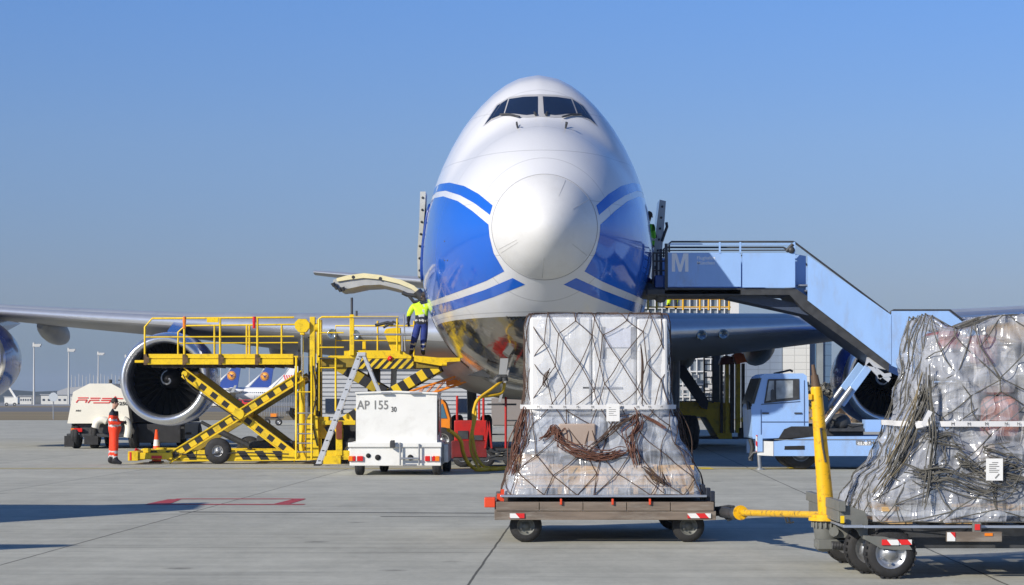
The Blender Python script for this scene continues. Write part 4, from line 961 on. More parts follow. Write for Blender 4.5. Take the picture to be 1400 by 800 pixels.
for px in (565, 605): add_wheel(ot, (X(px,DO), DO+0.1, 0.45), 0.45, 0.3); add_wheel(ot, (X(px,DO), DO+2.0, 0.45), 0.45, 0.3)

# ------------------------------------------------------------------ passenger stairs truck
DS = 55.3; DSb = DS+2.1
sv = thing('stairs_truck', 'pale blue passenger stairs truck with its high platform docked at the jet', 'stairs truck', (X(1150,DS), DS+1, 0))
def SP(pts, d0, d1, name, m, parent=sv, bevel=0.01, D=DS):
    mb = MB(); mb.prism([(X(a,D),Z(b,D)) for a, b in pts], DS+d0, DS+d1); return mb.build(name, m, parent, bevel=bevel)
for d0 in (0.0, 2.05):
    if d0 == 0:
        SP([(913,345.5),(1013,345.5),(1013,392),(913,392)], d0, d0+0.05, 'side_panel', M_sky)
        SP([(1015,346),(1087,346),(1087,393),(1015,393)], d0-0.01, d0+0.05, 'side_panel', M_sky)
    else: SP([(913,345.5),(1087,346),(1087,393),(913,392)], d0, d0+0.05, 'side_panel', M_sky)
    SP([(1104,349.5),(1218,431),(1218,499),(1104,411)], d0-0.06, d0, 'stair_panel', M_sky)
    SP([(1218.6,425.5),(1296,425.5),(1420,520),(1420,590),(1218.6,500)], d0-0.05, d0+0.01, 'lower_panel', M_sky)
SP([(1088,346),(1104,349),(1104,411),(1088,396)], 0.30, 0.36, 'side_panel', M_sky)
SP([(909,403),(909,393),(1088,394),(1120,416),(1216,497),(1216,508),(1100,424),(1080,403)], 0.05, 2.0, 'underframe', M_dark, bevel=0.02)
mb = MB(); n = 13
for k in range(n):
    a = W(1092+k*(1216-1092)/n, 396+k*(492-396)/n, DS); mb.box(a.x, a.x+0.3, DS+0.1, DS+1.95, a.z+0.1, a.z+0.14)
mb.build('treads', M_steel, sv)
mb = MB(); mb.box(X(909,DS), X(913,DS), DS-0.02, DS+0.1, Z(397,DS), Z(333,DS)); mb.box(X(909,DS),X(913,DS),DSb-.1,DSb,Z(397,DS),Z(333,DS)); mb.build('end_post', M_dark, sv)
mb = MB()
for D in (DS+0.02, DSb-0.03):
    q = lambda a, b: (X(a,DS), D, Z(b,DS))
    mb.tube([q(915,345),q(915,333),q(918,330.5),q(1085,330.5),q(1087,332)], 0.024, 6); mb.tube([q(905,342.5),q(1086,342)], 0.018, 6)
    mb.tube([q(1086,331),q(1214,427)], 0.028, 6); mb.tube([q(1216,431),q(1219,425.5),q(1222,424),q(1299,424),(X(1425,DS),D,Z(522,DS))], 0.028, 6)
mb.build('handrail', M_dark, sv)
mb = MB()
for px in (984, 1012, 1086): mb.box(X(px-1.2,DS), X(px+1.2,DS), DS-0.02, DS+0.02, Z(346,DS), Z(331,DS))
mb.box(X(915,DS),X(1087,DS),DS-0.012,DS+0.012,Z(334.5,DS),Z(333,DS)); mb.build('rail_post', M_sky, sv)
mb = MB(); mb.ball(W(1082,342,DS), .1,.08,.1,8); mb.tube([W(1075,344,DS),W(1080,338,DS),W(1084,334,DS)], 0.05); mb.build('platform_lamp', M_dark, sv)
mb = MB(); mb.box(X(896,DS), X(909,DS), DS+0.1, DSb, Z(393,DS), Z(376,DS)); mb.build('docking_bumper', mat('bumper_blue', (0.02,0.07,0.25), 0.5), sv, bevel=0.03)
mb = MB(); mb.box(X(884,DS), X(1015,DS), DS+0.05, DSb, Z(404,DS), Z(394,DS)); mb.ball(W(888,399,DS+.4), .35,.3,.22); mb.ball(W(903,403,DS+.4), .2,.2,.22); mb.build('docking_base', M_dark, sv, bevel=0.04)
mb = MB()
for a, b in ((0,0),(13,0)):
    mb.tube([W(898+a*0.0,345,DS+.5+a*.1),W(898,392,DS+.5+a*.1)], 0.03); 
mb.tube([W(893,346,DS+.3),W(909,346,DS+.3)], .022); mb.tube([W(893,357,DS+.3),W(909,357,DS+.3)], .022); mb.tube([W(893,370,DS+.3),W(909,370,DS+.3)], .022); mb.tube([W(893,345,DS+.3),W(893,392,DS+.3)], .025)
mb.build('docking_rail', M_dark, sv)
mb = MB()
for D in (DS+0.5, DS+1.6): mb.bar((X(1000,DS),D,Z(400,DS)), (X(1150,DS),D,Z(433,DS)), 0.12, 0.24); mb.bar((X(1150,DS),D,Z(433,DS)), (X(1185,DS),D,Z(470,DS)), 0.12, 0.2)
mb.build('support_arm', mat('dark_blue_grey_paint', (0.05,0.07,0.12), 0.5), sv)
for D in (DS+0.25, DS+1.8):
    mb = MB(); a = Vector((X(1138,DS),D,Z(572,DS))); b = Vector((X(1193,DS),D,Z(497,DS))); mb.bar(a+(b-a)*0.25, b, 0.10, 0.20); ar = mb.build('lift_arm', M_sky, sv, bevel=0.01)
    mb = MB(); mb.cyl(Vector((X(1126,DS),D-.1,Z(583,DS))), Vector((X(1165,DS),D-.1,Z(530,DS))), 0.07); mb.build('lift_ram', M_steel, ar)
mb = MB(); mb.bar(W(1184,494,DS+.2),W(1212,500,DS+.2),0.1,0.22); mb.bar(W(1196,505,DS+.2),W(1216,520,DS+.2),0.08,0.12); mb.bar(W(1186,497,DS+.2),W(1205,517,DS+.2),0.1); mb.bar(W(1200,515,DS+.2),W(1218,512,DS+.2),.1); mb.build('arm_bracket', M_alu, sv)
# cab
cabp = [(1029,600),(1027,558),(1030,548),(1040,514.5),(1046,511),(1098,510.5),(1103,514),(1105.5,545),(1105.5,585),(1085,583),(1074,588),(1066,599)]
cab = SP(cabp, 0.0, 2.1, 'cab', M_sky, bevel=0.05)
SP([(1044.5,551.5),(1049.5,519.5),(1051,518.3),(1092.3,518),(1092.8,546)], -0.018, -0.004, 'window_seal', M_dark, cab, 0.0)
gl = mat('cab_side_glass', (0.33,0.36,0.38), 0.08, coat=0.4, var=0.5, vscale=3)
SP([(1047,548.5),(1051.5,520.8),(1058,520.6),(1058,546.5)], -0.026, -0.02, 'side_window', gl, cab, 0.0); SP([(1061,546),(1061,520.5),(1084,520.2),(1084,543.5)], -0.026, -0.02, 'side_window', gl, cab, 0.0)
SP([(1053,549),(1053,534),(1055,532),(1058,534),(1058,549)], -0.2, -0.12, 'wing_mirror', M_dark, cab)
SP([(1026,552),(1031,552),(1041,517),(1038.5,517)], -0.02, 2.12, 'windscreen', mat('dark_windscreen', (0.02,0.025,0.03), 0.08, coat=0.4), cab, 0.0)
mb = MB()
for (a,b),(c,d) in (((1040.5,560),(1040.5,600)),((1099.5,520),(1099.5,582)),((1040.5,577),(1105,577)),((1040.5,553),(1094,549))):
    mb.bar(W(a,b,DS-0.004), W(c,d,DS-0.004), 0.012, 0.022)
mb.build('door_seam', mat('seam_dark_rubber', (0.05,0.08,0.16), 0.7), cab)  # dark bars draw the joints of the cab door
mb = MB(); mb.box(X(1042,DS),X(1051,DS),DS-.02,DS-.003,Z(566,DS),Z(564,DS)); mb.box(X(1086,DS),X(1096,DS),DS-.03,DS-.003,Z(566,DS),Z(564,DS)); mb.build('door_handle', M_dark, cab)
mb = MB(); mb.tube([W(1058,511,DS+.5),W(1072,508,DS+.6),W(1080,506,DS+.7),W(1084,508,DS+.7)], 0.03); mb.build('roof_aerial', M_dark, cab)
mb = MB(); prism_px(mb, [(1064,600),(1072,587),(1082,583),(1114,583),(1114,597)], DS-0.02, DS+0.5, DS); mb.build('wheel_arch', M_black, cab)
mb = MB(); mb.tube([W(1024,560,DS+.1),W(1022,548,DS+.1),W(1026,556,DS+.1)], 0.05); mb.build('front_mirror', M_dark, cab)
SP([(1045,623),(1034,622),(1034,603),(1056,603.5),(1114,596.5),(1420,595.5),(1420,623)], -0.35, -0.12, 'chassis_beam', M_sky)
SP([(1045,623),(1034,622),(1034,603),(1056,603.5),(1114,596.5),(1420,595.5),(1420,623)], 2.1, 2.3, 'chassis_beam', M_sky)
SP([(1058,619),(1420,619),(1420,600),(1058,606)], -0.1, 2.08, 'chassis_floor', M_dark)
SP([(1033.2,622),(1033.2,602.5),(1055,603.2),(1055,623)], -0.365, -0.355, 'white_end_plate', M_bodywhite, bevel=0)
SP([(1030.5,617),(1030.5,594),(1040,594),(1040,617)], -0.40, -0.37, 'end_board', M_sky, bevel=0)
SP([(1030.8,617),(1030.8,594.5),(1033,594.5),(1033,617)], -0.41, -0.403, 'warning_stripes', M_rw, bevel=0)
SP([(1070,614.5),(1070.5,609.5),(1097.5,609),(1097.5,614.5)], -0.36, -0.353, 'step_slot', M_void, bevel=0)
mb = MB(); mb.box(X(1056,DS),X(1420,DS),DS-0.37,DS-.353,Z(601,DS),Z(600.2,DS)); mb.build('beam_seam', M_text, sv)
mb = text_mb('ETK 324', 0.15, 0.004, sx=0.9); pl = MB(); pl.box(X(1169,DS),X(1188,DS),DS-.362,DS-.353,Z(608.5,DS),Z(603.8,DS)); plo = pl.build('number_plate', M_whitep, sv)
mb.build('lettering', M_text, plo, xform=Matrix.Translation(W(1170,608,DS-0.366)))
mb = MB(); mb.cyl(W(1037.5,621,DS-.25), (X(1037.5,DS),DS-.25,0.02), 0.05); mb.cyl((X(1037.5,DS),DS-.25,0.0),(X(1037.5,DS),DS-.25,0.04),0.12); mb.build('outrigger_leg', M_steel, sv)
mb = MB(); mb.tube([W(1024,627,DS-.2),W(1030,619,DS-.2),W(1040,618,DS-.3),W(1052,622,DS-.3)], 0.04); mb.tube([W(1026,630,DS+.3),W(1029,612,DS+.3),W(1026,600,DS+.3)], 0.06); mb.build('bumper_hose', M_dark, sv)
for px in (1095, 1330):
    for y in (0.15, 1.95): add_wheel(sv, (X(px,DS), DS+y, 0.47), 0.47, 0.3, 0.55)
SP([(1184,590.5),(1184,574),(1300,574),(1300,590.5)], 0.1, 0.6, 'tool_box', M_sky)
SP([(1124,562),(1124,541),(1131,540),(1137,544),(1137,562)], 0.6, 1.0, 'tank', mat('teal_tank', (0.04,0.10,0.16), 0.5))
mb = MB(); mb.tube([W(1137,574,DS+.3),W(1150,577,DS+.4),W(1165,583,DS+.4),W(1183,580,DS+.4)], 0.03); mb.box(X(1135,DS),X(1184,DS),DS+0.2,DS+0.4,Z(590,DS),Z(586,DS)); mb.ball(W(1148,578,DS+.6),.3,.3,.25); mb.box(X(1110,DS),X(1184,DS),DS+.4,DS+1.9,Z(596,DS),Z(580,DS))
mb.build('engine_parts', M_dark, sv)
mb = MB(); mb.tube([W(1107,558,DS+.1),W(1117,558,DS+.1),W(1117,572,DS+.1),W(1107,572,DS+.1)], 0.04); mb.build('yellow_step', M_yelclean, sv)
mb = MB(); mz = [(0,0),(0,1),(0.30,1),(0.5,0.36),(0.70,1),(1,1),(1,0),(0.80,0),(0.80,0.72),(0.58,0),(0.42,0),(0.20,0.72),(0.20,0)]
mb.add([(a*0.43, 0, b*0.475) for a, b in mz], [tuple(range(len(mz)))]); lt = mat('pale_lettering', (0.90,0.90,0.88), 0.6); mb.build('lettering', lt, sv, xform=Matrix.Translation(W(918.5,371.5,DS-0.004)))
for s_, y in (('Flughafen', 354.8), ('München', 361.6)):
    mb = text_mb(s_, 0.125, 0.001, sx=1.02); mb.build('lettering', lt, sv, xform=Matrix.Translation(W(952.5,y,DS-0.004)))

# ------------------------------------------------------------------ main deck loader under the far wing
DM = 84.0
ml = thing('main_deck_loader', 'large dark yellow main deck loader in shade under the wing with black ladder', 'cargo loader', (X(960,DM), DM+1.5, 0))
def MP(pts, d0, d1, name, m, parent=ml, bevel=0.02):
    mb = MB(); mb.prism([(X(a,DM),Z(b,DM)) for a, b in pts], DM+d0, DM+d1); return mb.build(name, m, parent, bevel=bevel)
MP([(880,549),(972,549.5),(998,551),(1001,600),(983,600),(966,571),(930,567),(912,571),(905,600),(880,600)], 0, 3.2, 'body', M_yel)
add_wheel(ml, (X(936,DM), DM+0.3, 0.62), 0.62, 0.45); add_wheel(ml, (X(936,DM), DM+2.8, 0.62), 0.62, 0.45)
MP([(915,485),(925,485),(968,548),(966,560),(958,557),(915,497)], -0.3, -0.05, 'inclined_arm', mat('navy_steel', (0.03,0.04,0.07), 0.5))
for a, b, m in ((984.5,988,M_dark),(991.5,996.5,M_yel),(998.5,1003.5,M_dark),(1006,1012,M_yel),(1014.5,1018,M_dark)):
    MP([(a,592),(a,497),(b,497),(b,592)], -0.1, 0.3, 'mast_column', m)
MP([(983,499),(985,490),(992,486),(1000,488),(1003,498)], -0.3, 0.5, 'chain_guard', mat('dark_red_guard', (0.13,0.02,0.015), 0.5), bevel=0.05)
MP([(1001,486),(1008,481),(1015,484),(1020,495),(1006,498)], -0.4, 0.4, 'chain_guard', mat('orange_guard', (0.85,0.16,0.02), 0.5), bevel=0.04)
mb = MB(); 
for x in (962.5, 974.5): mb.box(X(x-1,DM),X(x+1,DM),DM-0.1,DM,Z(551,DM),Z(476,DM))
for k in range(8): mb.box(X(962.5,DM),X(974.5,DM),DM-0.09,DM-0.03,Z(481+k*9,DM),Z(479.6+k*9,DM))
mb.build('ladder', M_dark, ml)
MP([(885,428),(1000,428),(1000,424.5),(885,424.5)], 3, 7, 'upper_deck', M_yel)
MP([(900,560),(1000,560),(1000,428),(990,428),(990,548),(912,548),(912,428),(900,428)], 4.6, 4.9, 'lift_frame', M_dark)
mb = MB()
for Dk in (DM+3,):
    q = lambda a, b: (X(a,DM+3), Dk, Z(b,DM+3))
    for y in (409,420): mb.tube([q(886,y),q(999,y)], 0.03, 5)
    for px in (886,898,934,957,969,984,997): mb.tube([q(px,424),q(px,403 if px in (898,934,969) else 408)], 0.045, 5)
mb.build('railing', mat('amber_rail_paint', (0.75,0.42,0.02), 0.5), ml)
mb = MB(); mb.box(X(1010,DM),X(1026,DM),DM-.1,DM+.4,Z(600,DM),Z(585,DM)); mb.box(X(880,DM),X(1010,DM),DM+.1,DM+3,0.35,Z(600.5,DM)); mb.build('underframe', M_dark, ml)
for px in (1013.5, 1020.5):
    mb = MB(); mb.box(X(px-1.4,DM),X(px+1.4,DM),DM-.3,DM-.2,Z(577,DM),Z(571,DM)); mb.build('amber_marker', M_yelclean, ml)

# ------------------------------------------------------------------ air start truck on the left
DA = 79.0
au = thing('air_start_truck', 'cream canopied air start truck with red lettering parked behind the man in orange', 'start truck', (X(135,DA), DA+2, 0), 0)
mb = MB(); prism_px(mb, [(92,579),(100,536),(122,524.5),(152,524.5),(172,535),(178,579)], DA, DA+5.2); cn = mb.build('canopy', M_cream, au, bevel=0.04)
mb = MB(); prism_px(mb, [(178.5,577),(172.5,536),(240,538),(246,578)], DA+0.6, DA+5.0, DA); mb.build('side_machinery', M_black, au, bevel=0.03)  # black colour carries the shadow on this side
mb = MB(); mb.box(X(90,DA),X(180,DA),DA+0.1,DA+5.6,Z(598,DA),Z(593,DA)); mb.box(X(96,DA),X(176,DA),DA+0.2,DA+5.4,Z(593,DA),Z(579.5,DA)); mb.box(X(176,DA),X(248,DA),DA+0.8,DA+5.0,Z(601,DA),Z(579,DA)); mb.box(X(205,DA),X(255,DA),DA+1.2,DA+1.6,Z(595,DA),Z(592,DA))
mb.build('chassis', M_dark, au, bevel=0.02)
M_sideshade = mat('shadowed_side_black', (0.014,0.014,0.016), 0.6, var=0.4, vscale=5)  # near-black colour stands for shadow on the truck's side
mb = MB(); mb.box(X(88,DA),X(101,DA),DA-0.02,DA+0.05,Z(611,DA),Z(596,DA)); mb.build('mud_flap', M_black, au); mb = MB(); mb.box(X(115,DA),X(134,DA),DA+0.0,DA+0.05,Z(608,DA),Z(596,DA)); mb.build('mud_flap', M_black, au)
mb = MB(); mb.box(X(180,DA),X(244,DA),DA+0.5,DA+0.58,Z(606,DA),Z(580,DA)); mb.box(X(186,DA),X(236,DA),DA+0.45,DA+0.5,Z(572,DA),Z(560,DA)); mb.build('dark_side_sheet', M_sideshade, au, bevel=0.02)  # thin black sheets put where the side lies in shadow
for px, y in ((98,0.4),(108,2.6),(122,0.5),(129,2.6),(176,0.6),(192,2.8),(228,2.8),(240,4.6)): add_wheel(au, (X(px,DA)+0.1, DA+y, 0.46), 0.46, 0.34, 0.5, (1,0,0))
for a, b, m in ((97,101,M_oralens),(101,112,M_redlens)):
    mb = MB(); mb.box(X(a,DA),X(b,DA),DA+.02,DA+.15,Z(590.5,DA),Z(585.5,DA)); mb.build('tail_lamp', m, au)
mb = MB(); mb.box(X(98,DA),X(108,DA),DA+.03,DA+.08,Z(594.5,DA),Z(592,DA)); mb.build('number_plate', M_whitep, au)
for pts in ([(130,585),(133,577),(140,574),(146,576)], [(169,574),(174,577),(176,586),(174,598)]): mb = MB(); mb.tube(spline([W(a,b,DA-.15) for a,b in pts],4), 0.14, 8); mb.build('air_duct_hose', M_cream, au)
mb = MB(); mb.cyl(W(151,524,DA+2),W(151,519,DA+2),0.06); mb.box(X(148.5,DA),X(154,DA),DA+1.9,DA+2.1,Z(520,DA),Z(518.6,DA)); mb.build('exhaust_cap', M_dark, au)
lg = MB()
def stroke(pts, w=0.05):
    for a, b in zip(pts, pts[1:]): lg.bar(W(*a,DA-.012), W(*b,DA-.012), 0.012, w)
red = [[(106.5,544),(120.8,544)],[(104,550.5),(106.8,546.8),(119,546.8)],[(116.5,550.5),(119,546.8)],[(123.5,544.4),(137,544.4)],[(120,551),(123,547.2),(135.5,547.2)],[(139.5,544.8),(153,544.8)],[(138,547.4),(152,547.4),(149,550.8),(127.5,550.8)],[(155.5,545),(158,542),(158,544.6),(168,545.2)]]
for r_ in red: stroke(r_, 0.036)
lg.build('red_lettering', M_redp, cn)
mb = text_mb('250', 0.17, 0.006, sx=1.3); mb.build('lettering', M_textd, cn, xform=Matrix.Translation(W(163,554,DA-0.012)))
mb = text_mb('ASU', 0.08, 0.004, sx=1.3); mb.build('lettering', M_textd, cn, xform=Matrix.Translation(W(103.5,562.5,DA-0.012)))

# ------------------------------------------------------------------ traffic cone
DCn = 61.5
cn2 = thing('traffic_cone', 'small orange and white traffic cone beside the yellow loader outrigger', 'cone', (X(214,DCn), DCn, 0))
c = Vector((X(214,DCn), DCn, 0))
mb = MB(); mb.box(c.x-.19,c.x+.19,c.y-.19,c.y+.19,0,0.04); mb.build('base', M_black, cn2, bevel=0.02)
mb = MB(); mb.lathe(c, (0,0,1), [(0.04,0.14),(0.95,0.035),(0.95,0.001)], 20); cbd = mb.build('body', mat('cone_orange', (0.85,0.10,0.02), 0.45), cn2)
mb = MB()
for a, b in ((0.15,0.32),(0.48,0.66)):
    f = lambda h: 0.14-(h-0.04)*0.105/0.91+0.004
    mb.lathe(c, (0,0,1), [(a,f(a)),(b,f(b))], 20)
mb.build('reflective_band', M_whitep, cbd)
# ------------------------------------------------------------------ dollies, wrapped cargo, nets
def film_material(name, dens0, dens1, tint, wr=1.0, bst=0.7, zfade=None):
    m = bpy.data.materials.new(name); m.use_nodes = True; nt = m.node_tree; n = nt.nodes; l = nt.links; b = n['Principled BSDF']; out = n['Material Output']
    b.inputs['Base Color'].default_value = (*tint, 1); b.inputs['Roughness'].default_value = 0.16; b.inputs['Specular IOR Level'].default_value = 0.9; b.inputs['Coat Weight'].default_value = 0.6; b.inputs['Coat Roughness'].default_value = 0.08
    tc = n.new('ShaderNodeTexCoord')
    # crumpled folds: ridged noise stretched along the pull of the film
    def fold(scale, rot, stretch, det=3, dist=1.2):
        mp = n.new('ShaderNodeMapping'); mp.inputs['Rotation'].default_value = rot; mp.inputs['Scale'].default_value = stretch; l.new(tc.outputs['Object'], mp.inputs['Vector'])
        z = n.new('ShaderNodeTexNoise'); z.inputs['Scale'].default_value = scale; z.inputs['Detail'].default_value = det; z.inputs['Distortion'].default_value = dist; l.new(mp.outputs[0], z.inputs['Vector'])
        a = n.new('ShaderNodeMath'); a.operation = 'SUBTRACT'; a.inputs[1].default_value = 0.5; l.new(z.outputs['Fac'], a.inputs[0])
        c = n.new('ShaderNodeMath'); c.operation = 'ABSOLUTE'; l.new(a.outputs[0], c.inputs[0])
        d = n.new('ShaderNodeMath'); d.operation = 'MULTIPLY_ADD'; d.inputs[1].default_value = -7; d.inputs[2].default_value = 1; d.use_clamp = True; l.new(c.outputs[0], d.inputs[0]); return d.outputs[0]
    f1 = fold(1.1*wr, (0, radians(35), 0), (1, 1, 3.0), 2, 0.6); f2 = fold(1.7*wr, (0, radians(-50), 0), (1, 1, 3.6), 2, 0.6); f3 = fold(3.2*wr, (0, radians(8), 0), (2.2, 2.2, 0.5), 2, 0.8)
    s1 = n.new('ShaderNodeMath'); s1.operation = 'MAXIMUM'; l.new(f1, s1.inputs[0]); l.new(f2, s1.inputs[1])
    s2 = n.new('ShaderNodeMath'); s2.operation = 'MULTIPLY_ADD'; s2.inputs[1].default_value = 0.6; l.new(f3, s2.inputs[0]); l.new(s1.outputs[0], s2.inputs[2])
    bp = n.new('ShaderNodeBump'); bp.inputs['Strength'].default_value = bst; bp.inputs['Distance'].default_value = 0.03; l.new(s2.outputs[0], bp.inputs['Height'])
    l.new(bp.outputs[0], b.inputs['Normal']); l.new(bp.outputs[0], b.inputs['Coat Normal'])
    pz = n.new('ShaderNodeTexNoise'); pz.inputs['Scale'].default_value = 2.2; pz.inputs['Detail'].default_value = 3; l.new(tc.outputs['Object'], pz.inputs['Vector'])
    ad = n.new('ShaderNodeMath'); ad.operation = 'MULTIPLY_ADD'; ad.inputs[1].default_value = 0.45; l.new(s2.outputs[0], ad.inputs[0]); l.new(pz.outputs['Fac'], ad.inputs[2])
    mr = n.new('ShaderNodeMapRange'); mr.inputs['From Min'].default_value = 0.35; mr.inputs['From Max'].default_value = 1.05; mr.inputs['To Min'].default_value = dens0; mr.inputs['To Max'].default_value = dens1; l.new(ad.outputs[0], mr.inputs['Value'])
    fac = mr.outputs[0]
    if zfade:
        sz = n.new('ShaderNodeSeparateXYZ'); l.new(tc.outputs['Object'], sz.inputs[0]); zr = n.new('ShaderNodeMapRange'); zr.inputs['From Min'].default_value = zfade[0]; zr.inputs['From Max'].default_value = zfade[1]; zr.inputs['To Min'].default_value = 1.0; zr.inputs['To Max'].default_value = zfade[2]; l.new(sz.outputs['Z'], zr.inputs['Value'])
        mu_ = n.new('ShaderNodeMath'); mu_.operation = 'MULTIPLY'; l.new(fac, mu_.inputs[0]); l.new(zr.outputs[0], mu_.inputs[1]); fac = mu_.outputs[0]
    tr = n.new('ShaderNodeBsdfTransparent'); mx = n.new('ShaderNodeMixShader'); l.new(fac, mx.inputs[0]); l.new(tr.outputs[0], mx.inputs[1]); l.new(b.outputs[0], mx.inputs[2]); l.new(mx.outputs[0], out.inputs['Surface'])
    return m
class Shell:
    """wrapped load: plan is a rounded rectangle that changes with height; v 0..1 up the side, 1..2 in over the top"""
    def __init__(s, prof, ztop, n=7, topfn=None, seed=0, lump=0.03):
        s.p = prof; s.zt = ztop; s.n = n; s.top = topfn; s.seed = seed; s.lump = lump; s.z0 = prof[0][0]
    def at(s, z):
        P = s.p
        if z <= P[0][0]: return P[0][1:]
        for a, b in zip(P, P[1:]):
            if z <= b[0]:
                t = (z-a[0])/(b[0]-a[0]); t = t*t*(3-2*t); return tuple(a[k]*(1-t)+b[k]*t for k in range(1,5))
        return P[-1][1:]
    def __call__(s, u, v, off=0.0):
        a = 2*pi*(u % 1.0); zt = s.zt
        z = s.z0 + (zt-s.z0)*min(v, 1.0)
        x0, x1, y0, y1 = s.at(z); cx, cy, hx, hy = (x0+x1)/2, (y0+y1)/2, (x1-x0)/2, (y1-y0)/2
        ca, sa = cos(a), sin(a); e = 2.0/s.n
        # even spacing along the perimeter
        q = (u % 1.0)*4; side = int(q); t = q-side; t = t*2-1
        c = [(t, -1), (1, t), (-t, 1), (-1, -t)][side]
        k = (abs(c[0])**s.n + abs(c[1])**s.n)**(-1.0/s.n)
        dx, dy = c[0]*k, c[1]*k
        w = Vector((cx+dx*hx, cy+dy*hy, z)); nrm = Vector((dx*abs(dx)**3, dy*abs(dy)**3, 0)); nrm = nrm.normalized() if nrm.length > 0 else Vector((0,-1,0))
        lp = noise.noise(Vector((w.x*1.3+s.seed, w.y*1.3, w.z*1.6)))*s.lump + noise.noise(Vector((w.x*3.7+s.seed, w.y*3.7, w.z*4.1)))*s.lump*0.45
        if v <= 1.0:
            edge = max(0, v-0.93)/0.07
            w += nrm*(lp*(1-edge*0.5)+off-0.03*edge*edge)
            if s.top: w.z += s.top(w.x, w.y)*max(0, (v-0.55)/0.45)**2
            return w
        f = 1-(v-1.0)
        w = Vector((cx+(w.x-cx)*f, cy+(w.y-cy)*f, zt + 0.0))
        w += nrm*(off-0.03)*f; w.z += lp*0.6*(1-f) + off*(1-f*0.3)
        if s.top: w.z += s.top(w.x, w.y)
        return w
    def mesh(s, nu, nv, nt, off=0.0, wrinkle=0.0):
        mb = MB(); R = []
        for j in range(nv+nt+1):
            v = j/nv if j <= nv else 1+(j-nv)/nt*0.995
            row = []
            for i in range(nu):
                p = s((i+0.5*(0))/nu, v, off)
                if wrinkle:
                    q = Vector((p.x*3.2+p.z*1.6+s.seed, p.y*3.2, p.z*1.1)); q3 = Vector((p.x*2.2-p.z*2.6, p.y*2.5+s.seed, p.z*2.0)); r_ = abs(noise.noise(q))+0.6*abs(noise.noise(q3))+0.25*abs(noise.noise(q*3.1)); p2 = s(i/nu, v, off+wrinkle*(0.7-r_*1.6)); p = p2
                row.append(p)
            R.append(row)
        mb.rings(R, cap1=True); return mb
def net(sh, K, vs, name, m, parent, r=0.009, off=0.035, jit=0.02, seg=5, seed=1, skip=0.0):
    rnd = random.Random(seed); N = {}
    for j, v in enumerate(vs):
        for i in range(K):
            N[i, j] = ((i+0.5*(j % 2))/K + rnd.uniform(-jit, jit)*0.5, v + rnd.uniform(-jit, jit)*1.2*(0 < j < len(vs)-1))
    mb = MB()
    def run(a, b):
        u0, v0 = a; u1, v1 = b
        if u1-u0 > 0.5: u1 -= 1
        if u0-u1 > 0.5: u1 += 1
        sag = rnd.uniform(-0.004, 0.010)
        mb.tube([sh(u0+(u1-u0)*t/seg, v0+(v1-v0)*t/seg - sag*sin(pi*t/seg), off) for t in range(seg+1)], r, 5)
    for j in range(len(vs)-1):
        for i in range(K):
            if rnd.random() < skip: continue
            if j % 2 == 0: run(N[i, j], N[i, j+1]); run(N[i, j], N[(i-1) % K, j+1])
            else: run(N[i, j], N[i, j+1]); run(N[i, j], N[(i+1) % K, j+1])
    for i in range(K): run(N[i, 0], N[(i+1) % K, 0])
    for (i, j), q in N.items():
        if j and rnd.random() < 0.9: mb.ball(sh(q[0], q[1], off), r*1.9, n=6)
    o = mb.build(name, m, parent, recalc=False); return o
def bundle(ctrl, n, spread, m, parent, seed, r=0.0062, name='rope_bundle'):
    rnd = random.Random(seed); mb = MB()
    for k in range(n):
        ph = rnd.uniform(0, 6.28); pts = []
        t0 = rnd.uniform(0, 0.25); t1 = rnd.uniform(0.75, 1.0); base = spline(ctrl, 8); M_ = len(base)
        o1 = Vector((rnd.gauss(0,1), rnd.gauss(0,.35), rnd.gauss(0,1)))*spread
        for q in range(int(M_*t0), int(M_*t1)):
            w = Vector((sin(q*0.35+ph), 0.4*cos(q*0.3+ph), cos(q*0.42+ph)))*spread*0.7
            pts.append(base[q]+o1*(0.4+0.6*sin(pi*q/M_))+w*0.6)
        if len(pts) > 2: mb.tube(pts, r*rnd.uniform(0.8, 1.25), 5)
    return mb.build(name, m, parent, recalc=False)
M_ropeb = mat('brown_net_rope', (0.075, 0.045, 0.032), 0.8, var=0.35, vscale=9)
M_ropeg = mat('grey_net_rope', (0.105, 0.10, 0.085), 0.8, var=0.4, vscale=9)
M_roper = mat('reddish_rope', (0.13, 0.055, 0.035), 0.8, var=0.35, vscale=9)
M_carton = mat('white_carton', (0.78, 0.78, 0.77), 0.6, var=0.04, vscale=2)
M_bag = mat('grey_blue_bag', (0.40, 0.43, 0.48), 0.5, var=0.15, vscale=3)
M_deck = mat('weathered_dolly_steel', (0.17, 0.135, 0.105), 0.6, var=0.35, vscale=4, stretch=(0.5,1,3), dirt=(0.30,0.27,0.23), damt=0.7, dscale=3)
M_dgrey = mat('grey_dolly_steel', (0.16, 0.165, 0.15), 0.55, var=0.2, vscale=5, dirt=(0.08,0.07,0.06), damt=0.6, dscale=5)
M_ppl = mat('pallet_aluminium_edge', (0.45, 0.50, 0.58), 0.35, metal=0.6, var=0.1)
M_hook = mat('orange_red_stop', (0.75, 0.07, 0.02), 0.45)

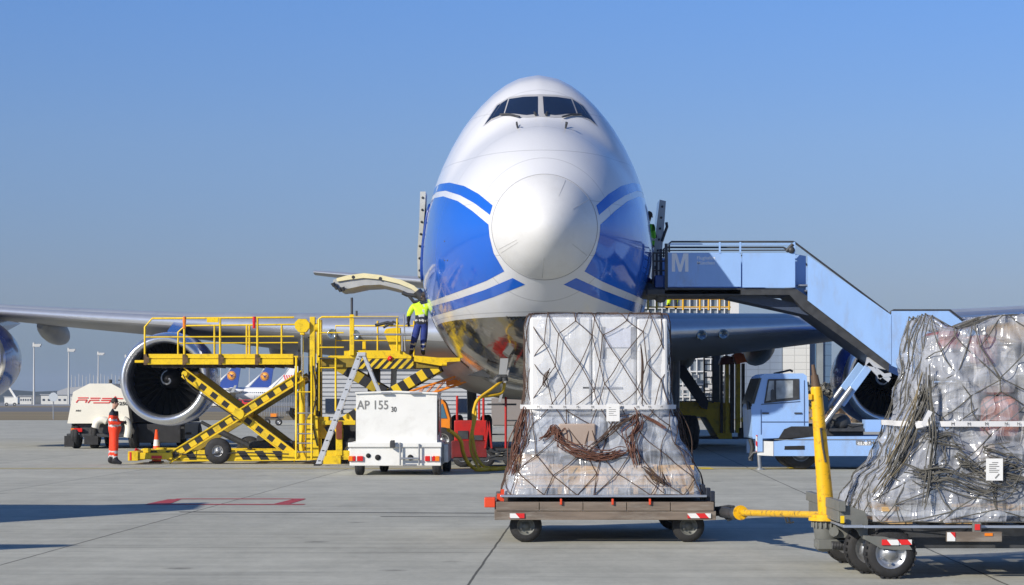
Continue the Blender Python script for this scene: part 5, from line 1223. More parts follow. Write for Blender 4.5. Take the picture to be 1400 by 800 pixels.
# first dolly ---------------------------------------------------------------
E0, E1 = 26.8, 30.0
d1 = thing('cargo_dolly', 'brown weathered cargo dolly with red corner block, in front of the jet nose', 'dolly', (X(827,E0), (E0+E1)/2, 0))
zt = Z(686.5,E0); zb = Z(711,E0); xl = X(676,E0); xr_ = X(979,E0)
mb = MB(); zm = Z(699,E0)
for k in range(5):
    a = xl+0.02+(xr_-xl-0.04)*k/5; mb.box(a, a+(xr_-xl-0.04)/5-0.008, E0, E0+0.10, zm+0.004, zt)
mb.box(xl-0.0, xr_, E0+0.012, E0+0.14, zb+0.0, zm-0.0)
mb.box(xl, xr_, E0+0.03, E0+0.09, zm-0.004, zm+0.004)
mb.box(xl, xr_, E1-0.12, E1, zb, zt); mb.box(xl, xl+0.1, E0+0.14, E1-0.12, zb, zt); mb.box(xr_-0.1, xr_, E0+0.14, E1-0.12, zb, zt)
for k in range(6): mb.box(xl+0.1, xr_-0.1, E0+0.4+k*0.5, E0+0.48+k*0.5, zt-0.12, zt-0.02)
mb.box(xl+0.1, xr_-0.1, E0+0.14, E1-0.12, zt-0.018, zt-0.004)  # floor plate added to stop sunlight falling through the frame
fr = mb.build('frame', M_deck, d1, bevel=0.006)
for a, b in ((697,717),(940,972)):
    mb = MB(); mb.box(X(a,E0), X(b,E0), E0-0.004, E0+0.008, Z(708.5,E0), Z(702,E0)); mb.build('reflector_board', M_rw, fr)
for px in (719, 943):
    for y in (0.25, 2.85):
        add_wheel(d1, (X(px,E0)+0.0, E0+y, 0.205), 0.205, 0.16, 0.55, hubmat=M_dgrey)
        mb = MB(); mb.box(X(px,E0)-0.06, X(px,E0)+0.06, E0+y-0.02, E0+y+0.12, 0.2, zb+0.02); mb.build('wheel_bracket', M_dark, d1)
for px in (767, 837.5, 888.5):
    mb = MB(); mb.box(X(px-1.4,E0), X(px+1.4,E0), E0-0.03, E0+0.01, Z(690,E0), Z(682,E0)); mb.build('pallet_stop', M_hook, d1, bevel=0.004)
mb = MB(); mb.box(X(662,E0), X(677,E0), E0+0.1, E0+0.35, Z(694.5,E0), Z(681,E0)); mb.build('corner_block', M_hook, d1, bevel=0.01)
mb = MB()
for px, y0 in ((681,675),(686,669)): mb.bar(W(px,694,E0+.3), W(px+1,y0,E0+.3), 0.045)
mb.build('corner_stop', M_hook, d1)
mb = MB()
for px, y0 in ((964,664),(975,672),(970,668)): mb.box(X(px-3,E0), X(px+3,E0), E0+0.05+(975-px)*.02, E0+0.2+(975-px)*.02, Z(686,E0), Z(y0,E0))
mb.build('corner_post', mat('navy_post', (0.015,0.02,0.035), 0.5), d1, bevel=0.006)
mb = MB(); a = W(978,699,E0+0.4); mb.bar(a, W(992,699,27.0), 0.14, 0.12); mb.cyl(W(988,700,27.0), W(1008,703,26.2), 0.075, 0.06, 12); mb.ball(W(1007,703,26.2), 0.09, 0.09, 0.07); mb.tube([W(984,694,27),W(996,692,26.8),W(1003,693,26.5)],0.02); mb.tube([W(990,706,27),W(996,711,26.8),W(1003,708,26.5)],0.02)
mb.build('coupling', M_dark, d1, bevel=0.01)
hp = W(1131, 704, 22.6)
mb = MB(); s_ = W(1012,701,26.0); e_ = Vector((hp.x-0.05, hp.y, W(1128,704,22.6).z)); mb.cyl(s_, e_, 0.040, 0.038, 16)
for t in (0.0, 0.03): c = s_+(e_-s_)*t; mb.cyl(c, c+(e_-s_)*0.008, 0.09-(t*0.6), n=16)
mb.build('drawbar', M_bar, d1)
mb = MB()
for t in (0.58, 0.62, 0.88, 0.91): c = s_+(e_-s_)*t; mb.tube([c+Vector((0,0,-0.04)), c+Vector((0.02,0,-0.10)), c+Vector((0.06,0,-0.09))], 0.012)
mb.build('chain_hooks', M_dark, d1)
# first load
X0 = lambda px: X(px, 26.95)
prof = [(0.60, X0(688), X0(967), 26.95, 29.85), (0.80, X0(694), X0(962), 27.0, 29.8), (1.05, X0(702), X0(950), 27.08, 29.72), (1.35, X0(711), X0(934), 27.15, 29.65), (1.65, X0(718), X0(924), 27.2, 29.6), (1.95, X0(721), X0(920), 27.2, 29.6), (2.9, X0(722), X0(918), 27.2, 29.6)]
L1 = Shell(prof, 2.89, 9, None, 3.1, 0.022)
c1 = thing('wrapped_cargo', 'white cartons wrapped in clear film under a brown rope net, on the brown dolly', 'cargo', (X0(827), 28.4, 0.58))
mb = MB(); mb.box(X0(684), X0(966), 26.88, 29.9, 0.575, 0.60); mb.build('cargo_pallet', M_ppl, c1, bevel=0.004)
f1 = L1(0,0)
mb = MB()
x0, x1 = X0(723), X0(917)
mb.box(x0+.02, x0+0.80, 27.22, 28.4, 1.62, 2.86); mb.box(x0+0.81, x1-.42, 27.235, 28.4, 1.62, 2.865); mb.box(x1-.41, x1-.02, 27.225, 28.4, 1.62, 2.84); mb.box(x0+.02, x1-.02, 28.41, 29.58, 1.62, 2.85)
bx = mb.build('white_cartons', M_carton, c1, bevel=0.03)
mb = MB(); mb.box(X0(823),X0(829),27.222,27.2345,Z(490,27.2),Z(447,27.2)); mb.box(X0(864),X0(869),27.222,27.2345,Z(490,27.2),Z(447,27.2)); mb.box(X0(798),X0(852),27.22,27.232,Z(531.5,27.2),Z(529,27.2)); mb.build('carton_edge', mat('carton_edge_grey', (0.30,0.31,0.34), 0.6), bx)
mb = MB(); mb.box(X0(829),X0(864),27.218,27.23,Z(475,27.2),Z(449,27.2)); mb.build('carton_label', mat('carton_sheet_blueish', (0.72,0.74,0.82), 0.5), bx)
mb = MB()
mb.box(X0(722), X0(830), 27.25, 28.4, 1.12, 1.60); mb.box(X0(832), X0(930), 27.26, 28.4, 1.15, 1.61); mb.box(X0(722), X0(926), 28.45, 29.55, 1.1, 1.6)
mb.build('grey_bags', M_bag, c1, bevel=0.08)
mb = MB(); mb.box(X0(764), X0(815), 27.12, 27.24, 1.12, 1.5); mb.build('brown_carton', mat('cardboard', (0.42,0.33,0.27), 0.7, var=0.1), c1, bevel=0.02)
for a, b, z1 in ((704,770,1.0),(771,838,0.98),(839,900,1.0),(902,940,0.99)):
    mb = MB(); mb.box(X0(a), X0(b), 27.16, 28.3, 0.68, z1-0.02)
    for q in (a, (a+b)/2-3, b-8): mb.box(X0(q+1), X0(q+7), 27.10, 27.2, 0.605, 0.679)
    mb.box(X0(a), X0(b), 27.125, 27.158, 0.72, 0.79); mb.box(X0(a), X0(b), 27.125, 27.158, 0.86, 0.94); mb.build('wooden_crate', M_wood, c1, bevel=0.004)
mb = MB(); mb.box(X0(938), X0(951), 27.14, 28.9, 0.605, 0.97); mb.build('wooden_crate', M_wood, c1, bevel=0.006)
mb = MB(); mb.box(X0(704), X0(950), 28.4, 29.6, 0.61, 1.05); mb.build('wooden_crate', M_wood, c1, bevel=0.01)
M_film1 = film_material('clear_stretch_film', 0.10, 0.52, (0.66,0.70,0.76), 0.8, 0.4, (0.95, 1.25, 0.55))
L1.mesh(220, 70, 12, 0.012, 0.03).build('stretch_film', M_film1, c1, recalc=False)
net(L1, 24, [0.0, 0.12, 0.25, 0.37, 0.49, 0.61, 0.74, 0.87, 0.99, 1.18, 1.42, 1.7], 'cargo_net', M_ropeb, c1, r=0.0060, seed=5, jit=0.03)
def FPx(sh, px, py, off=0.07):
    D = 27.1 if sh is L1 else 21.6
    for _ in range(3):
        z = Z(py, D); D = sh.at(z)[2]-off
    return W(px, py, D)
q = lambda *pts: [FPx(L1, *p) for p in pts]
bundle(q((752,592),(768,606),(790,618),(815,624),(840,622),(858,616)), 15, 0.045, M_roper, c1, 2)
bundle(q((803,618),(825,600),(848,580),(866,571),(876,566)), 9, 0.025, M_ropeb, c1, 3)
bundle(q((870,562),(872,580),(862,600),(866,622),(872,640)), 14, 0.045, M_roper, c1, 4)
bundle(q((876,565),(890,572),(905,580),(912,586)), 6, 0.02, M_roper, c1, 6)
bundle(q((875,470),(877,500),(877,530),(876,562)), 4, 0.012, M_ropeb, c1, 7)
bundle(q((735,603),(752,592),(758,585),(764,596),(762,615)), 14, 0.035, M_roper, c1, 8)
bundle(q((880,640),(893,655),(906,662),(900,640)), 9, 0.04, M_ropeb, c1, 9)
bundle(q((752,505),(747,512),(744,522),(748,530)), 5, 0.02, M_ropeb, c1, 10)
bundle([W(718,555,27.3),W(712,590,27.2),W(705,620,27.15),W(700,648,27.1)], 22, 0.05, M_roper, c1, 11)
bundle([W(924,560,27.4),W(929,590,27.4),W(938,620,27.4),W(945,645,27.3)], 22, 0.05, M_ropeb, c1, 12)
def strap(sh, z, u0, u1, h, name, parent, off=0.055, marks=None, tilt=0.0):
    mb = MB(); n = 90; vs = []
    for i in range(n+1):
        u = u0+(u1-u0)*i/n; v = (z-sh.z0)/(sh.zt-sh.z0)
        p = sh(u, v, off); vs += [Vector((p.x,p.y,z+tilt*i/n-h/2)), Vector((p.x,p.y,z+tilt*i/n+h/2))]
    mb.add(vs, [(2*i, 2*i+2, 2*i+3, 2*i+1) for i in range(n)], 0, True)
    o = mb.build(name, mat('white_strap', (0.72,0.72,0.72), 0.5), parent, recalc=False)
    return o
st1 = strap(L1, Z(557.5,27.2)+0.01, -0.02, 0.98, 0.055, 'strap', c1, tilt=0.0)
def marks(sh, z, pxs, parent, sz, D):
    tm = text_mb('M', sz, 0.0); mb = MB()
    for px in pxs:
        p = FPx(sh, px, HOR-(z-CZ)*F/D, 0.068); mb.add([v*1.0+Vector((p.x-sz*0.4, p.y, z-sz*0.36)) for v in tm.v], tm.f)
    mb.build('strap_lettering', M_textd, parent, recalc=False)
marks(L1, Z(557.5,27.2)+0.01, (736,753,772,790,810,851,872,888,905), st1, 0.045, 27.2)
p = FPx(L1, 829, 576, 0.085); q2 = FPx(L1, 847, 552, 0.085)
mb = MB(); mb.box(p.x, q2.x, p.y-0.006, p.y, Z(576,27.15), Z(552,27.15)); lb = mb.build('paper_label', M_whitep, c1)
tx = MB()
for k, w in enumerate((0.03,0.09,0.09,0.06,0.1)):
    tx.box(p.x+0.03, p.x+0.03+w, p.y-0.008, p.y-0.0065, Z(557+k*2.6,27.15)-0.006, Z(557+k*2.6,27.15))
tx.build('printed_lines', M_text, lb)

# second dolly ----------------------------------------------------------------
G0, G1 = 21.4, 24.0
d2 = thing('cargo_dolly', 'dark grey cargo dolly with spring hitch at the right edge of the picture', 'dolly', (X(1400,G0), (G0+G1)/2, 0))
xa = X(1188,G0); xb = xa+3.9; za = Z(752,G0); zc_ = Z(724,G0)
mb = MB(); mb.box(xa+0.1, xb, G0+0.22, G0+0.34, za, zc_); mb.box(xa+0.1, xb, G1-0.2, G1-0.08, za, zc_)
for k in range(8): mb.box(xa+0.1+k*0.53, xa+0.2+k*0.53, G0+0.34, G1-0.2, za+0.05, zc_-0.02)
mb.build('frame', M_dark, d2, bevel=0.006)
mb = MB(); mb.box(xa-0.05, xb, G0-0.02, G0+0.05, Z(722,G0), Z(718.5,G0)); mb.box(xa-0.25, xa-0.05, G0+0.03, G1, Z(722,G0), Z(718.5,G0)); mb.build('deck_edge', M_ppl, d2, bevel=0.003)
mb = MB(); prf = [(1153,712),(1153,690),(1164,693),(1186,700),(1190,712),(1190,733),(1180,735),(1176,727)]
prism_px(mb, prf, G0+0.15, G0+0.21, G0); prism_px(mb, prf, G1-0.25, G1-0.19, G0); prism_px(mb, [(1149,692),(1149,686),(1158,686),(1158,700),(1149,700)], G0+.1, G1-.1, G0)
mb.box(X(1150,G0),X(1187,G0),G0+0.21,G1-0.25,Z(716,G0),Z(700,G0)); mb.build('end_frame', M_dgrey, d2, bevel=0.008)
mb = MB(); prism_px(mb, [(1183,733),(1183,738),(1205,750),(1222,752),(1248,752),(1242,743),(1210,734)], G0+0.02, G0+0.24, G0); mb.build('mudguard', M_dgrey, d2, bevel=0.006)
mb = MB(); mb.box(X(1206,G0), X(1229,G0), G0+0.005, G0+0.018, Z(745.5,G0), Z(738,G0)); mb.box(X(1229,G0),X(1247,G0),G0+.014,G0+.018,Z(745,G0),Z(738,G0)); mb.build('reflector_board', stripes_mat('reflector_stripes_bold', (0.8,0.8,0.78), (0.75,0.02,0.02), 0.165, (0.78,0,0.62), duty=0.5), d2)
mb = MB(); mb.box(X(1292,G0), X(1367,G0), G0-0.10, G0-0.04, Z(740,G0), Z(726.5,G0)); lv = mb.build('brake_board', M_deck, d2, bevel=0.005)
mb = MB(); mb.box(X(1292,G0), X(1303,G0), G0-0.108, G0-0.102, Z(739,G0), Z(727,G0)); mb.build('reflector', M_rw, lv)
mb = MB(); mb.box(X(1343,G0), X(1354,G0), G0-0.108, G0-0.102, Z(732,G0), Z(728,G0)); mb.build('amber_reflector', M_oralens, lv)
mb = MB(); mb.box(X(1328,G0), X(1339,G0), G0-0.09, G0-0.03, Z(727,G0), Z(714,G0)); mb.build('pallet_stop', M_dgrey, d2, bevel=0.004)
mb = MB(); mb.box(X(1330,G0), X(1337,G0), G0-0.098, G0-0.092, Z(724,G0), Z(716,G0)); mb.build('stop_reflector', M_redp, d2)
r_ = 0.26
for px, y in ((1219,0.12),(1219+430,0.12),(1205,0.75),(1205+430,0.75),(1205,2.2),(1219+430,2.2)):
    x = X(px,G0); add_wheel(d2, (x, G0+y, r_), r_, 0.18, 0.6)
    mb = MB()
    for k in range(26):
        a = 2*pi*k/26; u = Vector((cos(a),0,sin(a))); c = Vector((x,G0+y,r_)); mb.bar(c+u*(r_-0.006)+Vector((0,-0.085,0)), c+u*(r_-0.006)+Vector((0,-0.02,0)), 0.03, 0.016, up=u)
    mb.build('tyre_tread', M_black, d2, recalc=False)
# drawbar hitch
mb = MB(); c = W(1130, 712, 22.5)
mb.box(X(1136,22.5), X(1186,22.5), 22.2, 22.75, Z(733,22.5), Z(716,22.5)); mb.cyl(Vector((c.x,22.5,0.25)), Vector((c.x,22.5,Z(712,22.5))), 0.11, 0.15, 14); mb.ball(Vector((c.x-0.04,22.45,0.28)), 0.10,0.12,0.08); mb.box(c.x-0.12,c.x+0.3,22.3,22.6,0.24,0.34)
for k in range(10): 
    a = pi+pi*k/9; mb.cyl(Vector((c.x+0.15*cos(a),22.5+0.15*sin(a),Z(709,22.5)-.09)), Vector((c.x+0.15*cos(a),22.5+0.15*sin(a),Z(709,22.5))), 0.014, n=6)
mb.cyl(W(1140,727,22.15), W(1140,727,22.25), 0.05)
mb.build('hitch', M_dgrey, d2, bevel=0.006)
mb = MB(); mb.tube([Vector((X(1137+k*0.42,22.3), 22.3+0.045*cos(k*1.25), Z(746,22.3)+0.045*sin(k*1.25))) for k in range(100)], 0.011, 5); mb.build('hitch_spring', M_dark, d2)
mb = MB(); b0 = Vector((c.x,22.5,Z(707,22.5))); mb.cyl(b0-Vector((0,0,0.035)), b0+Vector((0,0,0.0)), 0.19, n=24); mb.cyl(b0, b0+Vector((0,0,0.03)), 0.16, n=24)
tp = Vector((X(1116,22.5),22.5,Z(531,22.5))); mb.cyl(b0+Vector((0,0,.03)), tp, 0.088, 0.060, 20); mb.ball(tp, .06,.06,.03)
mb.box(tp.x-0.075, tp.x-0.05, 22.44,22.56, tp.z-0.12, tp.z-0.06)
pole = mb.build('raised_drawbar', M_bar, d2)
mb = MB(); mb.cyl(tp, tp+Vector((-0.02,0,0.14)), 0.05, 0.04, 12); mb.cyl(tp+Vector((-0.02,0,0.14)), tp+Vector((-0.035,0,0.25)), 0.028, 0.018, 10); mb.build('towing_eye', mat('rusty_eye', (0.10,0.06,0.035), 0.6, var=0.3), d2)
mb = MB(); mb.tube([W(1122,585,22.42),W(1125,610,22.42),W(1129,632,22.42)], 0.012); mb.build('cable_guide', M_dark, pole)
mb = MB(); mb.box(X(1151,G0),X(1156,G0),G0+0.08,G0+0.1,Z(716,G0),Z(706,G0)); mb.build('yellow_tag', M_yelclean, d2)
# second load
X1 = lambda px: X(px, 21.7)
XB = lambda px: X(px, 22.9)
XC = lambda px: X(px, 23.5)
prof = [(0.57, XB(1160), X1(1640), 21.48, 23.9), (0.74, XB(1163), X1(1636), 21.5, 23.8), (0.95, XB(1175), X1(1636), 21.55, 23.7), (1.2, XC(1192), X1(1630), 21.6, 23.7), (1.5, XC(1206), X1(1620), 21.68, 23.6), (1.85, XC(1218), X1(1610), 21.72, 23.5), (2.2, XC(1227), X1(1600), 21.75, 23.4), (2.62, XC(1234), X1(1590), 21.8, 23.3)]
def top2(x, y):
    px = 700+x/22.3*F
    return lin([(1225,0.02),(1248,0.04),(1262,0.08),(1278,0.0),(1295,-0.08),(1310,-0.07),(1345,0.04),(1370,0.06),(1400,0.05),(1640,0.0)], px)
L2 = Shell(prof, 2.58, 7, top2, 11.7, 0.06)
c2 = thing('wrapped_cargo', 'lumpy mixed load in crumpled film and grey net, partly red, on the dark dolly', 'cargo', (X1(1400), 22.7, 0.55))
rnd = random.Random(21)
cols = [('red_cloth',(0.50,0.05,0.03)),('salmon_box',(0.62,0.24,0.17)),('light_grey_bag',(0.55,0.56,0.58)),('mid_grey_bag',(0.25,0.27,0.30)),('dark_bag',(0.06,0.07,0.09)),('white_box',(0.80,0.80,0.80)),('blue_grey_bag',(0.22,0.28,0.38)),('kraft_box',(0.50,0.36,0.20))]
PM = {k: mat('parcel_'+k, tuple(x*0.85 for x in c), 0.5, var=0.15, vscale=4) for k, c in cols}
def parcel(px0, px1, py0, py1, kind, nm, dy=0.12, depth=0.9):
    z0, z1 = Z(py1,21.8), Z(py0,21.8); y = L2.at((z0+z1)/2)[2]+dy
    xa_ = max(X1(px0), L2.at((z0+z1)/2)[0]+0.10); mb = MB(); mb.box(xa_, max(X1(px1), xa_+0.12), y, y+depth, z0, z1); mb.build(nm, PM[kind], c2, bevel=min(0.09, (z1-z0)*0.25))
for a in [(1262,1322,452,478,'red_cloth','parcel_bundle',0.06),(1240,1262,455,520,'light_grey_bag','parcel_bundle'),(1262,1330,480,520,'mid_grey_bag','parcel_bundle'),(1330,1372,458,500,'salmon_box','parcel_box'),(1376,1440,440,470,'kraft_box','parcel_box',0.0),
          (1335,1400,470,540,'white_box','parcel_box',0.2),(1236,1290,525,590,'white_box','parcel_box'),(1292,1345,522,585,'light_grey_bag','parcel_bundle'),(1346,1400,542,600,'salmon_box','parcel_box'),(1225,1270,592,650,'light_grey_bag','parcel_bundle'),
          (1272,1330,590,640,'mid_grey_bag','parcel_bundle'),(1332,1400,602,648,'dark_bag','parcel_bundle'),(1200,1262,655,690,'light_grey_bag','parcel_bundle'),(1264,1325,645,690,'blue_grey_bag','parcel_bundle'),(1327,1400,652,690,'mid_grey_bag','parcel_bundle'),
          (1402,1500,480,560,'mid_grey_bag','parcel_bundle'),(1402,1500,565,690,'white_box','parcel_box'),(1502,1600,500,690,'light_grey_bag','parcel_bundle'),(1335,1360,606,630,'kraft_box','parcel_box',-0.0)]: parcel(*a)
mb = MB(); mb.box(X1(1345), X1(1560), 22.8, 23.3, 0.7, 2.40); mb.build('parcel_stack', PM['mid_grey_bag'], c2, bevel=0.1)
mb = MB()
for a, b, y0, y1 in ((1203,1226,693,699),(1206,1244,716,712.5),(1290,1326,716,712.5),(1350,1392,693,698),(1300,1400,689,693)): mb.box(X1(a),X1(b),21.56,22.6,Z(max(y0,y1),21.6),Z(min(y0,y1),21.6))
mb.build('pallet_boards', M_wood, c2)
mb = MB(); mb.ball(W(1346,456,21.75), 0.02,0.02,0.02); mb.build('round_sticker', M_whitep, c2)
M_film2 = film_material('crumpled_stretch_film', 0.08, 0.62, (0.52,0.54,0.58), 0.8, 0.65)
L2.mesh(300, 90, 18, 0.02, 0.09).build('stretch_film', M_film2, c2, recalc=False)
net(L2, 28, [0.0, 0.10, 0.21, 0.32, 0.43, 0.54, 0.65, 0.76, 0.87, 0.98, 1.2, 1.5, 1.8], 'cargo_net', M_ropeg, c2, r=0.0062, seed=9, jit=0.045, off=0.05)
q = lambda *pts: [FPx(L2, *p, 0.10) for p in pts]
bundle(q((1230,640),(1250,645),(1280,650),(1310,655),(1345,668),(1375,668),(1395,650)), 9, 0.05, M_ropeg, c2, 22)
bundle(q((1270,500),(1272,560),(1276,610),(1270,650),(1262,700)), 9, 0.03, M_ropeg, c2, 23)
bundle(q((1300,625),(1325,640),(1350,640),(1380,632),(1398,640)), 9, 0.06, M_ropeg, c2, 24)
for k in range(4):
    o = rnd.uniform(-10, 10)
    bundle([W(1272+o,500,21.85),W(1262+o,545,21.8),W(1246+o,590,21.72),W(1222+o,640,21.6),W(1196+o,685,21.5)], 6, 0.04, M_ropeg if k % 5 else mat('dull_ochre_rope', (0.22,0.18,0.11), 0.8), c2, 30+k, r=0.0065)
for k in range(6):
    cx_, cy_ = rnd.uniform(1260,1395), rnd.uniform(600,665); pts = [(cx_+rnd.uniform(-26,26), cy_+rnd.uniform(-16,16)) for _ in range(5)]
    bundle(q(*pts), 4, 0.025, M_ropeg, c2, 50+k)
st2 = strap(L2, Z(579.5,21.7), -0.25, 0.75, 0.055, 'strap', c2, off=0.075)
marks(L2, Z(579.5,21.7), (1282,1303,1325,1349,1376,1393), st2, 0.048, 21.65)
mb = MB(); mb.bar(W(1252,582,21.62), W(1266,579,21.60), 0.004, 0.06); mb.bar(W(1262,582,21.58), W(1272,562,21.58), 0.004, 0.05); mb.build('strap_tail', mat('white_strap', (0.72,0.72,0.72), 0.5), c2)
p = FPx(L2, 1348, 657, 0.13); q2 = FPx(L2, 1371, 627, 0.13)
mb = MB(); mb.box(X(1348,p.y), X(1371,p.y), p.y-0.006, p.y, Z(657,p.y), Z(627,p.y)); lb = mb.build('paper_label', M_whitep, c2)
tx = MB(); x = X(1348,p.y)
for k, (s0, w) in enumerate(((0.06,0.06),(0.03,0.08),(0.03,0.10),(0.03,0.07),(0.03,0.10),(0.03,0.09))):
    tx.box(x+s0, x+s0+w, p.y-0.009, p.y-0.0065, Z(632+k*2.6,p.y)-0.007, Z(632+k*2.6,p.y))
tx.bar(Vector((x+0.09,p.y-.008,Z(654,p.y))), Vector((x+0.13,p.y-.008,Z(648,p.y))), 0.003, 0.012); tx.build('printed_lines', M_text, lb)
# ------------------------------------------------------------------ people
def person(label, base, J, paint, mats, face_dir=(1,0,0), hair=None, rz=0.0, group=None):
    """J: name -> (x, y, z, radius); grown with a skin surface rooted at the pelvis, then coloured by region"""
    order = list(J); idx = {k: i for i, k in enumerate(order)}
    E = []
    def link(a, b):
        if a in idx and b in idx: E.append((idx[a], idx[b]))
    link('pelvis','belly'); link('belly','chest'); link('chest','neck'); link('neck','chin'); link('chin','head'); link('head','crown')
    link('chin','nose')
    for s in 'lr':
        link('chest','shoulder_'+s); link('shoulder_'+s,'elbow_'+s); link('elbow_'+s,'wrist_'+s); link('wrist_'+s,'palm_'+s)
        link('pelvis','hip_'+s); link('hip_'+s,'knee_'+s); link('knee_'+s,'ankle_'+s); link('ankle_'+s,'toe_'+s); link('ankle_'+s,'heel_'+s)
        # five fingers fan out of the palm
        if 'palm_'+s in idx:
            w = Vector(J['wrist_'+s][:3]); p = Vector(J['palm_'+s][:3]); d = (p-w).normalized(); side = d.cross(Vector((0,1,0.2))).normalized(); curl = d.cross(side).normalized()
            for k in range(5):
                L = (0.055,0.08,0.09,0.082,0.062)[k]; o = (k-2)*0.021
                a = p+side*o+d*0.02; 
                if k == 0: a = p+side*(o+0.005)-d*0.01; m1 = a+side*(-0.035)+d*0.02; m2 = m1+d*0.03
                else: m1 = a+d*L*0.55; m2 = m1+d*L*0.3+curl*L*0.35
                i0 = len(order); 
                for nm, q in ((f'f{s}{k}a', m1), (f'f{s}{k}b', m2)):
                    J[nm] = (q.x,q.y,q.z,0.0095); order.append(nm); idx[nm] = len(order)-1
                E.append((idx['palm_'+s], idx[f'f{s}{k}a'])); E.append((idx[f'f{s}{k}a'], idx[f'f{s}{k}b']))
    me = bpy.data.meshes.new('person'); me.from_pydata([J[k][:3] for k in order], E, [])
    tmp = bpy.data.objects.new('person_cage', me); COL.objects.link(tmp)
    md = tmp.modifiers.new('skin', 'SKIN'); md.branch_smoothing = 0.6; md.use_smooth_shade = True
    if not me.skin_vertices: me.skin_vertices.new() if hasattr(me.skin_vertices, 'new') else None
    for i, k in enumerate(order):
        r = J[k][3]; rx, ry = (r if isinstance(r, tuple) else (r, r)); g_ = 1.0 if (k.startswith('f') and k[-1] in 'ab') or k in ('head','crown','nose','chin') else 1.22; me.skin_vertices[0].data[i].radius = (rx*g_, ry*g_)
        me.skin_vertices[0].data[i].use_root = (k == 'pelvis')
    sb = tmp.modifiers.new('sub', 'SUBSURF'); sb.levels = sb.render_levels = 2
    dg = bpy.context.evaluated_depsgraph_get(); nm = bpy.data.meshes.new_from_object(tmp.evaluated_get(dg)); bpy.data.objects.remove(tmp)
    for m in mats: nm.materials.append(m)
    for pl in nm.polygons: pl.use_smooth = True; pl.material_index = paint(Vector(pl.center))
    o = bpy.data.objects.new('person', nm); COL.objects.link(o); o.location = base; o.rotation_euler = (0,0,rz); o.scale = (1.03,1.03,1.03); tag(o, label, 'person', group)
    fd = Vector(face_dir).normalized(); sd_ = fd.cross(Vector((0,0,1))).normalized(); h = Vector(J['head'][:3])
    return o, h, fd, sd_
M_skin = mat('skin_tone', (0.50, 0.28, 0.20), 0.5)
M_hair = mat('dark_hair', (0.025, 0.018, 0.014), 0.7)
M_hior = mat('orange_hi_vis_cloth', (0.90, 0.055, 0.012), 0.7, var=0.12, vscale=9, bump=0.3, bscale=14)
M_refl = mat('silver_reflective_tape', (0.62, 0.63, 0.62), 0.35, metal=0.2)
M_navy = mat('dark_navy_cloth', (0.018, 0.022, 0.035), 0.8, var=0.2)
M_lime = mat('lime_hi_vis_cloth', (0.62, 0.88, 0.02), 0.65, var=0.12, vscale=9, bump=0.3, bscale=14)
M_bluetr = mat('royal_blue_cloth', (0.014, 0.035, 0.22), 0.75, var=0.2, vscale=8)
M_boot = mat('black_boot_leather', (0.016, 0.016, 0.018), 0.5)
def features(o, h, fd, sd_, hairfull=True, hood=None):
    mb = MB()
    for s in (-1, 1): mb.ball(h+fd*0.088+sd_*0.033*s+Vector((0,0,0.005)), 0.011, n=8)
    mb.build('eyes', mat('eye_dark', (0.02,0.015,0.01), 0.3), o, local=True)
    mb = MB(); mb.ball(h+fd*0.088+Vector((0,0,-0.062)), 0.022,0.022,0.006, n=8); mb.build('mouth', mat('lip_tone', (0.35,0.12,0.10), 0.5), o, local=True)
    mb = MB()
    for s in (-1, 1): mb.ball(h+sd_*0.083*s+Vector((0,0,-0.01)), 0.016,0.016,0.03, n=8)
    mb.build('ears', M_skin, o, local=True)
    if hairfull:
        mb = MB(); R = []
        for i in range(9):
            a = -0.55+i*(pi/2+0.55)/8
            R.append([h+Vector((0,0,0.035))-fd*0.018+Vector((cos(b)*cos(a)*0.098, sin(b)*cos(a)*0.098, sin(a)*0.105))*(0.97+0.05*noise.noise(Vector((b*2,a*3,1)))) for b in [2*pi*k/18 for k in range(18)]])
        vs_ = [p for r in R for p in r]
        mb.rings(R, cap1=True)
        mb.build('hair', M_hair, o, local=True)
# man in orange, seen in profile looking right towards the loader and up a little
Dm = 59.0
J = {'pelvis': (0,0,0.93,(0.19,0.19)), 'belly': (0.04,0,1.10,(0.21,0.20)), 'chest': (0.01,0,1.33,(0.195,0.19)), 'neck': (-0.01,0,1.50,0.065), 'chin': (0.025,0,1.60,0.072), 'head': (0.03,0,1.68,0.098), 'crown': (0.01,0,1.745,0.07), 'nose': (0.135,0,1.655,0.014),
     'shoulder_l': (-0.01,-0.19,1.40,0.085), 'elbow_l': (-0.03,-0.27,1.14,0.08), 'wrist_l': (0.19,-0.22,1.10,0.042), 'palm_l': (0.26,-0.15,1.12,(0.038,0.02)),
     'shoulder_r': (-0.01,0.19,1.40,0.085), 'elbow_r': (-0.02,0.27,1.14,0.062), 'wrist_r': (0.19,0.16,1.14,0.042), 'palm_r': (0.26,0.09,1.15,(0.038,0.02)),
     'hip_l': (0.01,-0.10,0.86,0.14), 'knee_l': (0.03,-0.11,0.50,0.11), 'ankle_l': (0.04,-0.12,0.10,0.078), 'toe_l': (0.23,-0.13,0.055,(0.045,0.04)), 'heel_l': (-0.02,-0.12,0.05,0.045),
     'hip_r': (-0.01,0.10,0.86,0.14), 'knee_r': (-0.05,0.12,0.50,0.11), 'ankle_r': (-0.12,0.13,0.10,0.078), 'toe_r': (0.06,0.14,0.055,(0.045,0.04)), 'heel_r': (-0.17,0.13,0.05,0.045)}
def paint_orange(p):
    z = p.z
    if z > 1.515 : return 0
    if p.x > 0.225 and 1.0 < z < 1.25: return 4
    if z < 0.21: return 4
    if 0.21 <= z < 0.255: return 2
    if 0.33 < z < 0.385: return 2
    if 1.34 < z and p.x < 0.10: return 3
    if 1.03 < z < 1.09 or (1.19 < z < 1.24 and abs(p.y) > 0.15): return 2
    return 1
